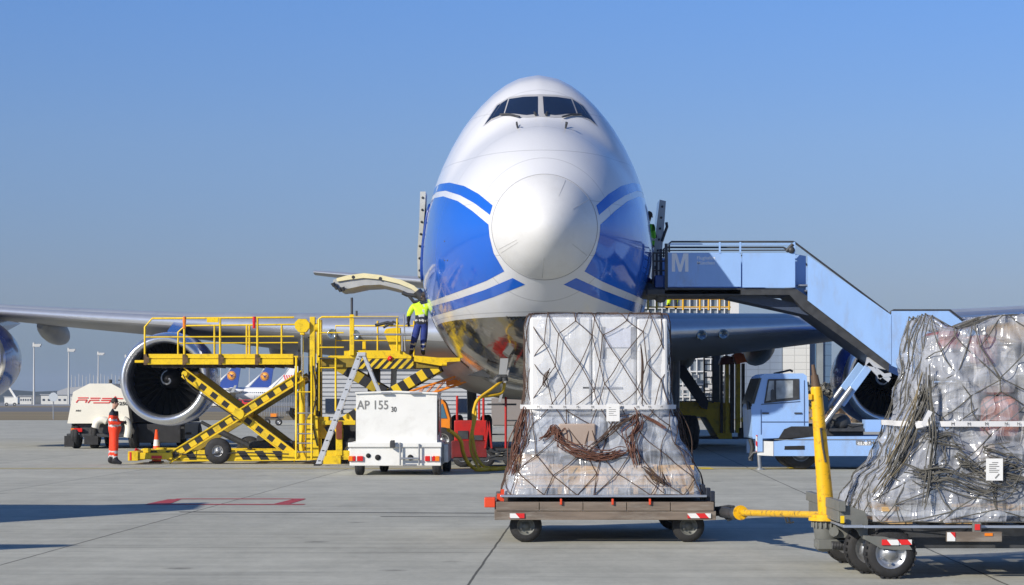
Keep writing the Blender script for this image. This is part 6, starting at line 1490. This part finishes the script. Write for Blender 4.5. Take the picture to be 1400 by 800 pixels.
o, h, fd, sdd = person('man in orange hi-vis jacket and trousers standing behind the loader, looking right', W(157,636.5,Dm).__class__((X(156,Dm), Dm, 0.0)), {k: (v[0]*1.05, v[1], v[2], v[3] if k in ('head','crown','chin','neck','nose') else (tuple(q*1.0 for q in v[3]) if isinstance(v[3], tuple) else v[3]*(0.84 if k[:3] in ('hip','kne','ank') else 1.0))) for k, v in J.items()}, paint_orange, [M_skin, M_hior, M_refl, M_navy, M_boot], (1,0,0.15))
features(o, h, fd, sdd)
# worker on the bridge, back to the camera, right arm raised to the hull
Dw = 60.9; zf = Z(485.8, D0)
J = {'pelvis': (0.05,0,0.93,(0.16,0.13)), 'belly': (0.05,0,1.12,(0.17,0.14)), 'chest': (0.02,0,1.36,(0.185,0.15)), 'neck': (0.10,0.02,1.50,0.065), 'chin': (0.13,0.06,1.58,0.07), 'head': (0.14,0.06,1.66,0.098), 'crown': (0.14,0.05,1.72,0.07), 'nose': (0.15,0.18,1.64,0.014),
     'shoulder_l': (-0.17,0,1.40,0.085), 'elbow_l': (-0.30,0.02,1.15,0.062), 'wrist_l': (-0.32,0.12,0.98,0.042), 'palm_l': (-0.32,0.16,0.90,(0.035,0.02)),
     'shoulder_r': (0.22,0.02,1.43,0.085), 'elbow_r': (0.42,0.05,1.50,0.064), 'wrist_r': (0.52,0.10,1.30,0.045), 'palm_r': (0.57,0.13,1.22,(0.035,0.02)),
     'hip_l': (-0.04,0,0.86,0.11), 'knee_l': (-0.14,-0.03,0.50,0.085), 'ankle_l': (-0.24,0.05,0.12,0.058), 'toe_l': (-0.28,0.20,0.055,(0.045,0.04)), 'heel_l': (-0.22,0.0,0.05,0.042),
     'hip_r': (0.13,0,0.86,0.11), 'knee_r': (0.11,0.02,0.48,0.085), 'ankle_r': (0.08,0.0,0.10,0.058), 'toe_r': (0.10,0.18,0.05,(0.045,0.04)), 'heel_r': (0.08,-0.04,0.05,0.042)}
def paint_lime(p):
    z = p.z
    if z > 1.53 and abs(p.x-0.14) < 0.12: return 5 if p.y < 0.1 else 0
    if z > 1.44 and abs(p.x-0.10) < 0.10: return 3
    if p.x > 0.51 and z < 1.29: return 3
    if p.x < -0.25 and z < 1.0 and z > 0.7: return 3
    if z < 0.14: return 4
    if 0.17 < z < 0.215 or 0.31 < z < 0.35: return 2
    if z < 0.87: return 6
    if 0.965 < z < 1.0: return 2
    if z < 1.10: return 3
    if 1.10 <= z < 1.14 and abs(p.x) < 0.25: return 2
    if abs(p.x-0.12) < 0.016 and p.y < 0: return 2
    return 1
o, h, fd, sdd = person('worker in lime hi-vis jacket and blue trousers on the loader, reaching to the jet', ((X(572,D0)), Dw, zf), J, paint_lime, [M_skin, M_lime, M_refl, M_navy, M_boot, M_hair, M_bluetr], (0.1,1,0))
features(o, h, fd, sdd)
# worker in green at the open door
Dg = 58.0
J2 = {k: v for k, v in J.items() if not k.startswith('f')}
J2.update({'shoulder_r': (0.2,0,1.40,0.085), 'elbow_r': (0.25,0.05,1.15,0.062), 'wrist_r': (0.25,0.18,1.0,0.042), 'palm_r': (0.25,0.22,0.93,(0.035,0.02))})
def paint_green(p):
    if p.z > 1.5: return 5 if p.y < 0.1 else 0
    if p.z < 0.14: return 4
    if p.z < 0.9: return 3
    if 1.02 < p.z < 1.07: return 2
    return 1
o, h, fd, sdd = person('worker in green hi-vis vest standing in the gap beside the open jet door', (X(885.5,Dg)-0.1, Dg, Z(293,Dg)-1.76), dict(J2), paint_green, [M_skin, mat('green_hi_vis_cloth', (0.16,0.62,0.02), 0.65, var=0.1), M_refl, M_navy, M_boot, M_hair], (0.1,1,0))
features(o, h, fd, sdd)
# worker on the far loader platform
Dp = 87.5
def paint_far(p):
    if p.z > 1.5: return 0
    if abs(p.x-0.05) > 0.09 and p.z > 0.2: return 1
    return 3
J3 = {k: v for k, v in J2.items() if not k.startswith('f')}
o, h, fd, sdd = person('worker in dark trousers with lime side panels on the far loader platform', (X(921,Dp), Dp, Z(423,84+3)+0.0), dict(J3), paint_far, [M_skin, M_lime, M_refl, M_navy, M_boot], (0,-1,0))
features(o, h, fd, sdd)

# ------------------------------------------------------------------ background
def bld(name, label, x0, x1, y0, y1, h, m, cat='building'):
    t = thing(name, label, cat, ((x0+x1)/2, (y0+y1)/2, 0)); mb = MB(); mb.box(x0, x1, y0, y1, 0, h); mb.build('wall', m, t); return t
# long low hangar with horizontal cladding
Dh = 150.0
hgm = mat('light_grey_cladding', (0.46,0.47,0.48), 0.6, var=0.05)
hg = thing('hangar', 'low light grey hangar with horizontal ribbed cladding behind the nose', 'hangar', (X(600,Dh), Dh+10, 0))
mb = MB(); x0, x1 = X(433,Dh), X(800,Dh); mb.box(x0, x1, Dh, Dh+20, 0, Z(503,Dh)-0.02)
wl = mb.build('wall', hgm, hg)
mb = MB(); k = 0
z = 0.3
while z < Z(503,Dh)-0.1: mb.box(x0, x1, Dh-0.10, Dh-0.001, z, z+0.20); z += 0.30
mb.build('cladding_ribs', hgm, wl)
mb = MB(); mb.box(x0-0.3, x1+0.3, Dh-0.4, Dh+20.4, Z(503,Dh), Z(500,Dh)); mb.build('roof', mat('roof_grey', (0.5,0.51,0.52), 0.5), hg)
mb = MB(); mb.box(X(672,Dh), X(722,Dh), Dh-0.2, Dh-0.101, 0.05, Z(562,Dh)+0.9); mb.build('door', mat('brown_gate', (0.25,0.22,0.20), 0.6), hg)
for k in range(5):
    mb = MB(); a = X(445+k*45,Dh); mb.box(a, a+1.2, Dh-0.16, Dh-0.1, 0.9, 1.9); mb.build('window', M_glass, hg)
# parked airliner generator
def jet(name, label, x, y, rz, finmat, span=17.0, L=37.0, group=None, red=False, logo=True, scale=1.0):
    t = thing(name, label, 'airplane', (x, y, 0), rz, group)
    S = scale; zc = 3.4*S; r = 1.98*S
    mb = MB(); R = []
    for s, rr, dz in ((0,.02,-.5),(0.6,.35,-.4),(1.8,.68,-.25),(3.5,.92,-.05),(5.5,1,0),(24,1,0),(28,.9,.15),(32,.62,.55),(35.5,.3,.95),(37,.1,1.15)):
        R.append([Vector((-s*S, cos(a)*r*rr, zc+dz*S+sin(a)*r*rr)) for a in [2*pi*k/20 for k in range(20)]])
    mb.rings([[Vector((p.x+18*S, p.y, p.z)) for p in q] for q in R], cap1=True); fz = mb.build('fuselage', M_white, t, local=True)
    mb = MB()
    for k in range(34):
        for sg in (1, -1): 
            xx = (18-7-k*0.6)*S; mb.box(xx-0.12*S, xx+0.12*S, sg*r*0.985-0.02, sg*r*0.985+0.02, zc+0.35*S, zc+0.65*S)
    mb.build('windows', M_glass, fz, local=True)
    for sg in (1, -1):
        mb = MB(); secs = [(0.5,6.5,6.6,2.6,.7),(6,2.2,3.9,3.0,.45),(span,-3.6,1.5,3.9,.15)]
        R = [[Vector(((xle-q*c)*S, sg*yy*S, (z_+w_*th)*S)) for q, w_ in ((0,0),(.25,.5),(.6,.4),(1,0),(.6,-.3),(.25,-.5))] for yy, xle, c, z_, th in secs]
        mb.rings(R, cap1=True, sm=False); mb.prism([(-4.6*S,3.9*S),(-3.6*S,3.9*S),(-4.8*S,5.8*S),(-5.4*S,5.8*S)], sg*span*S-0.08, sg*span*S+0.08); mb.build('wing', M_wing, t, local=True)
        mb = MB(); R = [[Vector(((xle-q*c)*S, sg*yy*S, (z_+w_*th)*S)) for q, w_ in ((0,0),(.3,.5),(1,0),(.3,-.5))] for yy, xle, c, z_, th in ((0.3,-13.2,3.6,4.6,.4),(6.2,-16.8,1.5,5.2,.2))]
        mb.rings(R, cap1=True, sm=False); mb.build('tailplane', M_white, t, local=True)
        mb = MB(); mb.lathe(Vector((5.6*S, sg*5.75*S, 1.75*S)), (-1,0,0), [(0.0,0.9*S),(0.15,1.05*S),(1.5*S,1.12*S),(3.0*S,0.85*S),(3.8*S,0.5*S),(3.8*S,0.01)], 18); mb.lathe(Vector((5.5*S, sg*5.75*S, 1.75*S)), (-1,0,0), [(0,0.93*S),(0.5,0.9*S),(0.5,0.01)], 18); mb.build('engine', M_pod, t, local=True)
        mb = MB(); mb.cyl((-1.5*S, sg*3.6*S, 0), (-1.5*S, sg*3.6*S, 2.5*S), 0.18*S); g_ = mb.build('landing_gear', M_strut, t, local=True)
        add_wheel(t, (-1.5*S, sg*3.6*S, 0.55*S), 0.55*S, 0.7*S, local=True)
    mb = MB(); mb.cyl((13.5*S,0,0),(13.5*S,0,2.0*S),0.12*S); mb.build('nose_gear', M_strut, t, local=True); add_wheel(t, (13.5*S,0,0.4*S), 0.4*S, 0.5*S, local=True)
    mb = MB(); fn = [(-10.8,5.2),(-14.2,8.8),(-16.3,11.7),(-18.3,11.7),(-17.2,5.0)]; mb.prism([(a*S, b*S) for a, b in fn], -0.18*S, 0.18*S); fo = mb.build('tail_fin', finmat, t, local=True, bevel=0.05)
    mb = MB(); mb.prism([(a*S, b*S) for a, b in [(-9.2,5.2),(-14.1,9.2),(-16.2,11.75),(-15.8,11.75),(-13.9,8.8),(-10.4,5.2)]], -0.10*S, 0.10*S); mb.build('fin_leading_edge', M_white, fo, local=True)
    if logo:
        c = Vector((-15.6*S, 0, 8.6*S))
        for sg in (1, -1):
            mb = MB(); mb.lathe(c+Vector((0, sg*0.185*S, 0)), (0,sg,0), [(0,1.30*S),(0.03,1.30*S),(0.03,0.001)], 28); lo = mb.build('fin_roundel', mat('tail_orange', (0.90,0.38,0.02), 0.4), fo, local=True)
            mb = MB(); yv = sg*0.25*S
            mb.tube([c+Vector((1.12*cos(a)*S, yv, 1.12*sin(a)*S)) for a in [2*pi*k/28 for k in range(28)]], 0.05*S, 4, closed=True)
            for pts in ([(-0.8,-0.25),(-0.2,0.0),(0.4,0.45),(0.85,0.55)],[(-0.6,0.35),(0.1,0.1),(0.7,0.2)],[(0.0,0.05),(-0.3,-0.55)],[(0.1,0.1),(0.2,-0.45)]): mb.tube([c+Vector((q[0]*S, yv, q[1]*S)) for q in pts], 0.09*S, 4)
            mb.build('bird_emblem', mat('tail_navy', (0.008,0.03,0.20), 0.4), lo, local=True)
    elif red:
        c = Vector((-15.4*S, 0, 7.9*S))
        for sg in (1, -1):
            mb = MB(); yv = sg*0.2*S
            for k in range(4): mb.bar(c+Vector((-1.2*S+k*0.7*S, yv, -0.9*S)), c+Vector((-0.6*S+k*0.7*S, yv, 0.9*S)), 0.05, 0.35*S)
            mb.build('red_fin_mark', M_redp, fo, local=True)
    return t
M_finb = mat('navy_tail_paint', (0.012,0.055,0.30), 0.35)
for i, (px, D, m, lg_, red, lab) in enumerate(((317,600,M_finb,True,False,'airliner with navy blue tail and orange roundel, nearest the engine'),(362,620,M_finb,True,False,'airliner with navy blue tail and orange roundel, middle of the three far jets'),(396,600,M_white,False,True,'airliner with white tail bearing a red mark, rightmost of the three far jets'))):
    # fin centre sits 15.6 m behind the middle, nose to the left
    jet('parked_airliner', lab, X(px,D)-15.0, D, radians(172) if False else radians(180-10), m, logo=lg_, red=red, group='far parked airliners')
# long shadow on the left is cast by the added roof at the end
# light masts
lm_mat = mat('mast_grey', (0.55,0.55,0.52), 0.5)
def mast(px, D, h, label, big=True):
    t = thing('light_mast', label, 'light mast', (X(px,D), D, 0), 0, 'apron light masts')
    mb = MB(); mb.cyl((X(px,D),D,0),(X(px,D),D,h),0.45 if big else 0.30,0.22 if big else 0.16,10); mb.build('pole', lm_mat, t)
    mb = MB(); x = X(px,D); mb.cyl((x,D,h-1.0),(x,D,h+0.4),0.5); mb.box(x-0.4,x+2.4,D-1.0,D+1.0,h-1.2,h-0.7); mb.box(x+0.2,x+2.8,D-0.8,D+0.8,h-0.7,h-0.1); mb.build('floodlights', lm_mat, t)
for px, D, py, lab in ((46.5,800,470,'tallest grey light mast at the far left, left of the octagonal sign'),(94,860,477,'grey light mast just left of the cream start truck'),(134.5,930,482,'light mast rising above the cream start truck roof'),(172,1000,486,'light mast beside the rim of the left engine')):
    mast(px, D, Z(py,D), lab)
for i, (px, py) in enumerate(((243,500),(302,489),(341,490),(430,497))):
    mast(px, 1050, Z(py,1050), ['slim far mast seen left of the blue airliner tails','slim far mast seen left of the first blue tail','slim far mast between the two blue airliner tails','slim far mast right of the far airliners'][i], False)
for i in range(16):
    px = 98+i*5.0; D = 1200; t = thing('flagpole', 'thin pale flagpole in a row on the far terminal roof line', 'pole', (X(px,D), D, 0), 0, 'thin poles in the distance'); mb = MB(); mb.cyl((X(px,D),D,0),(X(px,D),D,Z(513+2*sin(i*2.1),D)),0.18,n=6); mb.build('pole', lm_mat, t)
# octagonal sign seen from behind
Dg2 = 198
sg_ = thing('road_sign', 'octagonal sign on a thin post seen from behind, at the grass edge on the left', 'sign', (X(73,Dg2), Dg2, 0))
mb = MB(); mb.cyl((X(73,Dg2),Dg2,0),(X(73,Dg2),Dg2,Z(536,Dg2)),0.06,n=8); mb.build('post', M_steel, sg_)
mb = MB(); c = W(73,543,Dg2-0.1); mb.prism([(c.x+0.44*cos(a), c.z+0.44*sin(a)) for a in [pi/8+k*pi/4 for k in range(8)]], Dg2-0.12, Dg2-0.08); mb.build('plate', mat('sign_back_grey', (0.50,0.55,0.60), 0.4), sg_)
# far sheds
M_shed = mat('white_shed_wall', (0.62,0.62,0.58), 0.6); M_shed2 = mat('grey_shed_roof', (0.36,0.37,0.38), 0.6)
for name, x0, x1, y0, lab in (('terminal_shed',56,92,540,'low white airport shed between the two left light masts'),('terminal_shed',96,128,541,'low white airport shed just left of the start truck'),('terminal_shed',6,24,543,'small white shed at the far left picture edge'),('terminal_shed',27,43,542,'small white shed right of the crane truck')):
    D = 900; t = thing(name, lab, 'building', (X((x0+x1)/2,D), D+10, 0), 0, 'far airport sheds'); mb = MB(); mb.box(X(x0,D),X(x1,D),D,D+20,0,Z(y0,D)); mb.build('wall', M_shed, t)
    mb = MB(); mb.box(X(x0,D)-.4,X(x1,D)+.4,D-.5,D+20.5,Z(y0,D)+.01,Z(y0-1,D)); mb.build('roof', M_shed2, t)
    mb = MB()
    for k in range(5): a = x0+(x1-x0)*(k+.3)/5; mb.box(X(a,D),X(a+(x1-x0)/12,D),D-.15,D-.02,Z(548,D),Z(545.5,D))
    mb.build('window_row', M_glass, t)
D = 1100; t = thing('terminal_building', 'long grey terminal with a curved roof behind the start truck', 'building', (X(120,D), D+20, 0))
mb = MB(); mb.prism([(X(78,D),0),(X(78,D),Z(535,D)),(X(92,D),Z(530,D)),(X(120,D),Z(528,D)),(X(165,D),Z(529,D)),(X(180,D),Z(534,D)),(X(180,D),0)], D, D+40); mb.build('hall', M_shed2, t)
D = 640; t = thing('crane_truck', 'white truck with a raised boom far away at the left', 'truck', (X(15,D), D+1, 0))
mb = MB(); mb.box(X(6,D),X(24,D),D,D+2.5,0.9,Z(543.5,D)); mb.build('body', M_bodywhite, t); mb = MB(); mb.bar(W(22,545,D+1),W(12,529,D+1),0.6); mb.bar(W(12,529,D+1),W(10.5,526,D+1),1.2); mb.build('boom', M_bodywhite, t)
for px in (9,20): add_wheel(t,(X(px,D),D,0.5),0.5,0.4)
# far cars and service vans between the jets
for i, (px, D, m, lab) in enumerate(((300,560,M_bodywhite,'white van parked under the far airliners'),(327,560,M_redp,'red service van parked under the far airliners'),(340,565,M_redp,'red service car right of the red van'),(286,555,M_bodywhite,'white service car at the left of the far vans'))):
    t = thing('service_van', lab, 'van', (X(px,D), D, 0), 0, 'far service vehicles'); x = X(px,D); mb = MB(); mb.prism([(x-2.2,0.35),(x+2.2,0.35),(x+2.2,1.1),(x+1.4,1.2),(x+0.9,1.9),(x-2.0,1.9),(x-2.2,1.2)], D-0.9, D+0.9); mb.build('body', m, t, bevel=0.05)
    for q in (-1.3, 1.3): add_wheel(t, (x+q, D-0.8, 0.34), 0.34, 0.2)
    mb = MB(); mb.box(x-1.7,x+0.8,D-0.92,D-0.905,1.25,1.75); mb.build('window', M_glass, t)
# chain fence
D = 240; t = thing('mesh_fence', 'tall pale mesh fence with thin posts behind the scissor lift', 'fence', (X(410,D), D, 0))
n = 34
for k in range(n):
    px = 348+k*3.4; mb = MB(); mb.cyl((X(px,D),D,0),(X(px,D),D,Z(541,D)),0.035,n=6); mb.build('post', M_steel, t)
mb = MB()
for k in range(9): z_ = 0.1+k*0.27; mb.box(X(348,D),X(460,D),D-.01,D+.01,z_,z_+0.012)
for k in range(170): x = X(348+k*0.66,D); mb.box(x,x+0.01,D+.012,D+.02,0.05,2.3)
mb.build('mesh', M_steel, t)
# things on the ground behind the lift
D = 150; t = thing('pallet_trolley', 'flat empty trolley with low orange parts standing far behind the lift', 'trolley', (X(378,D), D, 0)); mb = MB(); mb.box(X(362,D),X(384,D),D,D+2,0.5,0.62); mb.build('deck', M_dark, t); mb = MB(); mb.box(X(370,D),X(378,D),D-.1,D+1,0.62,0.85); mb.build('box', M_ora, t)
for px in (365,381): add_wheel(t,(X(px,D),D,0.25),0.25,0.15)
# right hand terminal: glazed front and towers
D = 210.0
t = thing('glass_terminal', 'wide glazed terminal front with white mullions behind the right wing', 'building', (X(940,D), D+10, 0))
mb = MB(); mb.box(X(800,D),X(998,D),D+0.3,D+20,0,Z(398,D)); mb.build('glazing', mat('dull_window_glass', (0.20,0.235,0.27), 0.25, var=0.35, vscale=0.35), t)
mb = MB(); k = 800
while k < 998: mb.box(X(k,D),X(k+1.3,D),D,D+0.28,0,Z(398,D)); k += 9.5
z = 0.8
while z < Z(398,D): mb.box(X(800,D),X(998,D),D+0.03,D+0.27,z,z+0.12); z += 1.25
for k_ in range(70):
    zz = 0.8+0.42*(k_ % 12) if False else 0
mb.build('mullions', mat('white_mullion', (0.66,0.67,0.68), 0.5), t)
mb = MB(); mb.box(X(998.3,D),X(1009.5,D),D-0.5,D+12,0,Z(402,D)); mb.build('white_pier', mat('off_white_tile', (0.70,0.69,0.66), 0.55), t)
mb = MB(); rnd = random.Random(4)
for k in range(60): a = rnd.uniform(925,1060); zz = rnd.uniform(0.2,4.5); w_ = rnd.uniform(0.3,1.2); mb.box(X(a,D),X(a,D)+w_,D-1.2-rnd.random(),D-0.9,zz,zz+rnd.uniform(0.1,0.5))
mb.build('roof_plant', mat('pale_pipework', (0.5,0.5,0.5), 0.5), t)
D = 200.0
t = thing('tower_block', 'blue grey and white tiled tower blocks right of the glass terminal', 'building', (X(1070,D), D+10, 0))
def tile(name, col, scale, rough=0.5):
    m = mat(name, col, rough, var=0.03); nt = m.node_tree; n = nt.nodes; l = nt.links; b = n['Principled BSDF']; tc = n.new('ShaderNodeTexCoord'); mp = n.new('ShaderNodeMapping'); mp.inputs['Rotation'].default_value = (radians(90),0,0); l.new(tc.outputs['Object'], mp.inputs['Vector'])
    bt = n.new('ShaderNodeTexBrick'); bt.offset = 0; bt.inputs['Scale'].default_value = scale; bt.inputs['Brick Width'].default_value = 1.0; bt.inputs['Row Height'].default_value = 0.6; bt.inputs['Mortar Size'].default_value = 0.03
    bt.inputs['Color1'].default_value = (*col,1); bt.inputs['Color2'].default_value = tuple(c*0.96 for c in col)+(1,); bt.inputs['Mortar'].default_value = tuple(c*0.7 for c in col)+(1,); l.new(mp.outputs[0], bt.inputs['Vector']); l.new(bt.outputs['Color'], b.inputs['Base Color']); return m
for a, b_, top_, m, dd in ((1009.8,1071,436,tile('blue_grey_tile',(0.20,0.25,0.33),0.9),0.6),(1071.5,1107,430,tile('white_tile',(0.70,0.70,0.66),0.9),0.0),(1107.5,1117,432,mat('blue_glass_strip',(0.10,0.17,0.27),0.2),0.5),(1117.3,1126,432,mat('grey_glass_strip',(0.26,0.29,0.30),0.3,var=0.2,vscale=0.6),0.3),(1126.3,1138,434,tile('blue_glass_tile',(0.11,0.18,0.28),0.6,0.25),0.5)):
    mb = MB(); mb.box(X(a,D),X(b_,D),D+dd,D+22,0,Z(top_,D)); mb.build('facade', m, t)
D = 170.0
t = thing('brown_annex', 'low brown annex with small dark windows behind the stairs truck', 'building', (X(1150,D), D+8, 0))
mb = MB(); mb.box(X(1098,D),X(1235,D),D,D+16,0,Z(534,D)); mb.build('wall', mat('tan_render', (0.33,0.23,0.15), 0.7, var=0.15, vscale=0.6), t)
mb = MB(); mb.box(X(1097,D),X(1236,D),D-.2,D+16.2,Z(534,D)+.005,Z(531.5,D)); mb.build('roof', mat('annex_roof', (0.14,0.15,0.17), 0.7), t)
for k in range(12):
    px = 1104+k*10; mb = MB(); mb.box(X(px,D),X(px+4,D),D-.03,D-.004,Z(541,D),Z(537,D)); mb.build('window', M_glass, t)
# far shrubs and trees
def leafy(name, label, px, D, h, w, seed, group):
    rnd = random.Random(seed); t = thing(name, label, 'tree', (X(px,D), D, 0), 0, group); c = Vector((X(px,D), D, 0))
    mb = MB(); mb.cyl(c, c+Vector((0,0,h*0.6)), 0.22, 0.08, 7)
    for k in range(6): a = rnd.uniform(0,6.28); mb.cyl(c+Vector((0,0,h*rnd.uniform(.25,.5))), c+Vector((cos(a)*w*.4,sin(a)*w*.4,h*rnd.uniform(.6,.9))), 0.08, 0.02, 5)
    mb.build('trunk', mat('bark_brown', (0.09,0.07,0.05), 0.9), t)
    mb = MB()
    for k in range(1300):
        a = rnd.uniform(0,6.28); e = rnd.uniform(-0.4,1); rr = rnd.random()**.4; p = c+Vector((cos(a)*w/2*rr*sqrt(1-max(e,0)**2*.8), sin(a)*w/2*rr, h*(0.55+0.42*e*rr)))
        s_ = rnd.uniform(.05,.15); u = Vector((rnd.gauss(0,1),rnd.gauss(0,1),rnd.gauss(0,1))).normalized()*s_; v = u.cross(Vector((rnd.gauss(0,1),rnd.gauss(0,1),1))).normalized()*s_
        mb.add([p-u-v,p+u-v,p+u+v,p-u+v],[(0,1,2,3)])
    mb.build('crown', mat('winter_foliage', (0.16,0.155,0.13), 0.8, var=0.4, vscale=1.5), t)
for i in range(14): leafy('tree', 'dark bare winter tree in the row before the far tower blocks', 1085+i*12, 175+rnd.uniform(-6,-1), rnd.uniform(2.7,3.7), rnd.uniform(3,4.4), 100+i, 'row of trees before the tower blocks')
# hills on the horizon
mb = MB(); vs = []; N = 160
for i in range(N+1):
    x = -2600+5200*i/N; h = 16+11*noise.noise(Vector((i*0.09,0,0)))+4*noise.noise(Vector((i*0.6,3,0))); h *= 0.72; vs += [Vector((x,2300,-2)), Vector((x,2300,h)), Vector((x,2600,h*0.7)), Vector((x,2900,-2))]
mb.add(vs, [(4*i+j, 4*i+4+j, 4*i+5+j, 4*i+1+j) for i in range(N) for j in range(3)], 0, True); tag(mb.build('hills', mat('distant_woodland', (0.025,0.035,0.035), 0.9, var=0.3, vscale=0.02)), kind='structure')

# made-up shelter, never in view, added only to cast shadows on the apron
sh_ = thing('added_shadow_shelter', 'made-up flat roof out of view on the left, added to cast shadows', 'shadow caster', (-24, 24, 0))
DX, DY = 5/math.tan(EL)*sin(AZ), 5/math.tan(EL)*cos(AZ)
poly = [(-5.3,35.0),(-5.45,37.4),(-7.2,36.5),(-30,38.5),(-30,19),(-9.7,27.8)]
def slab(poly, nm):
    mb = MB(); n = len(poly); a = [Vector((x-DX, y-DY, 4.95)) for x, y in poly]; b = [p+Vector((0,0,0.12)) for p in a]
    mb.add(a, [tuple(range(n))]); mb.add(b, [tuple(range(n-1,-1,-1))]); mb.add(a+b, [(i,(i+1) % n,n+(i+1) % n,n+i) for i in range(n)]); return mb.build(nm, M_steel, sh_)
slab(poly, 'roof')  # outline is the wanted shadow, shifted back along the sun
slab([(-5.5,26.2),(-5.6,26.5),(-30,27.6),(-30,23.5),(-6.3,25.5)], 'shadow_slab')
for x, y in ((-36,28),(-36,12),(-20,25),(-30,20)): mb = MB(); mb.cyl((x,y,0),(x,y,4.95),0.12); mb.build('added_column', M_steel, sh_)
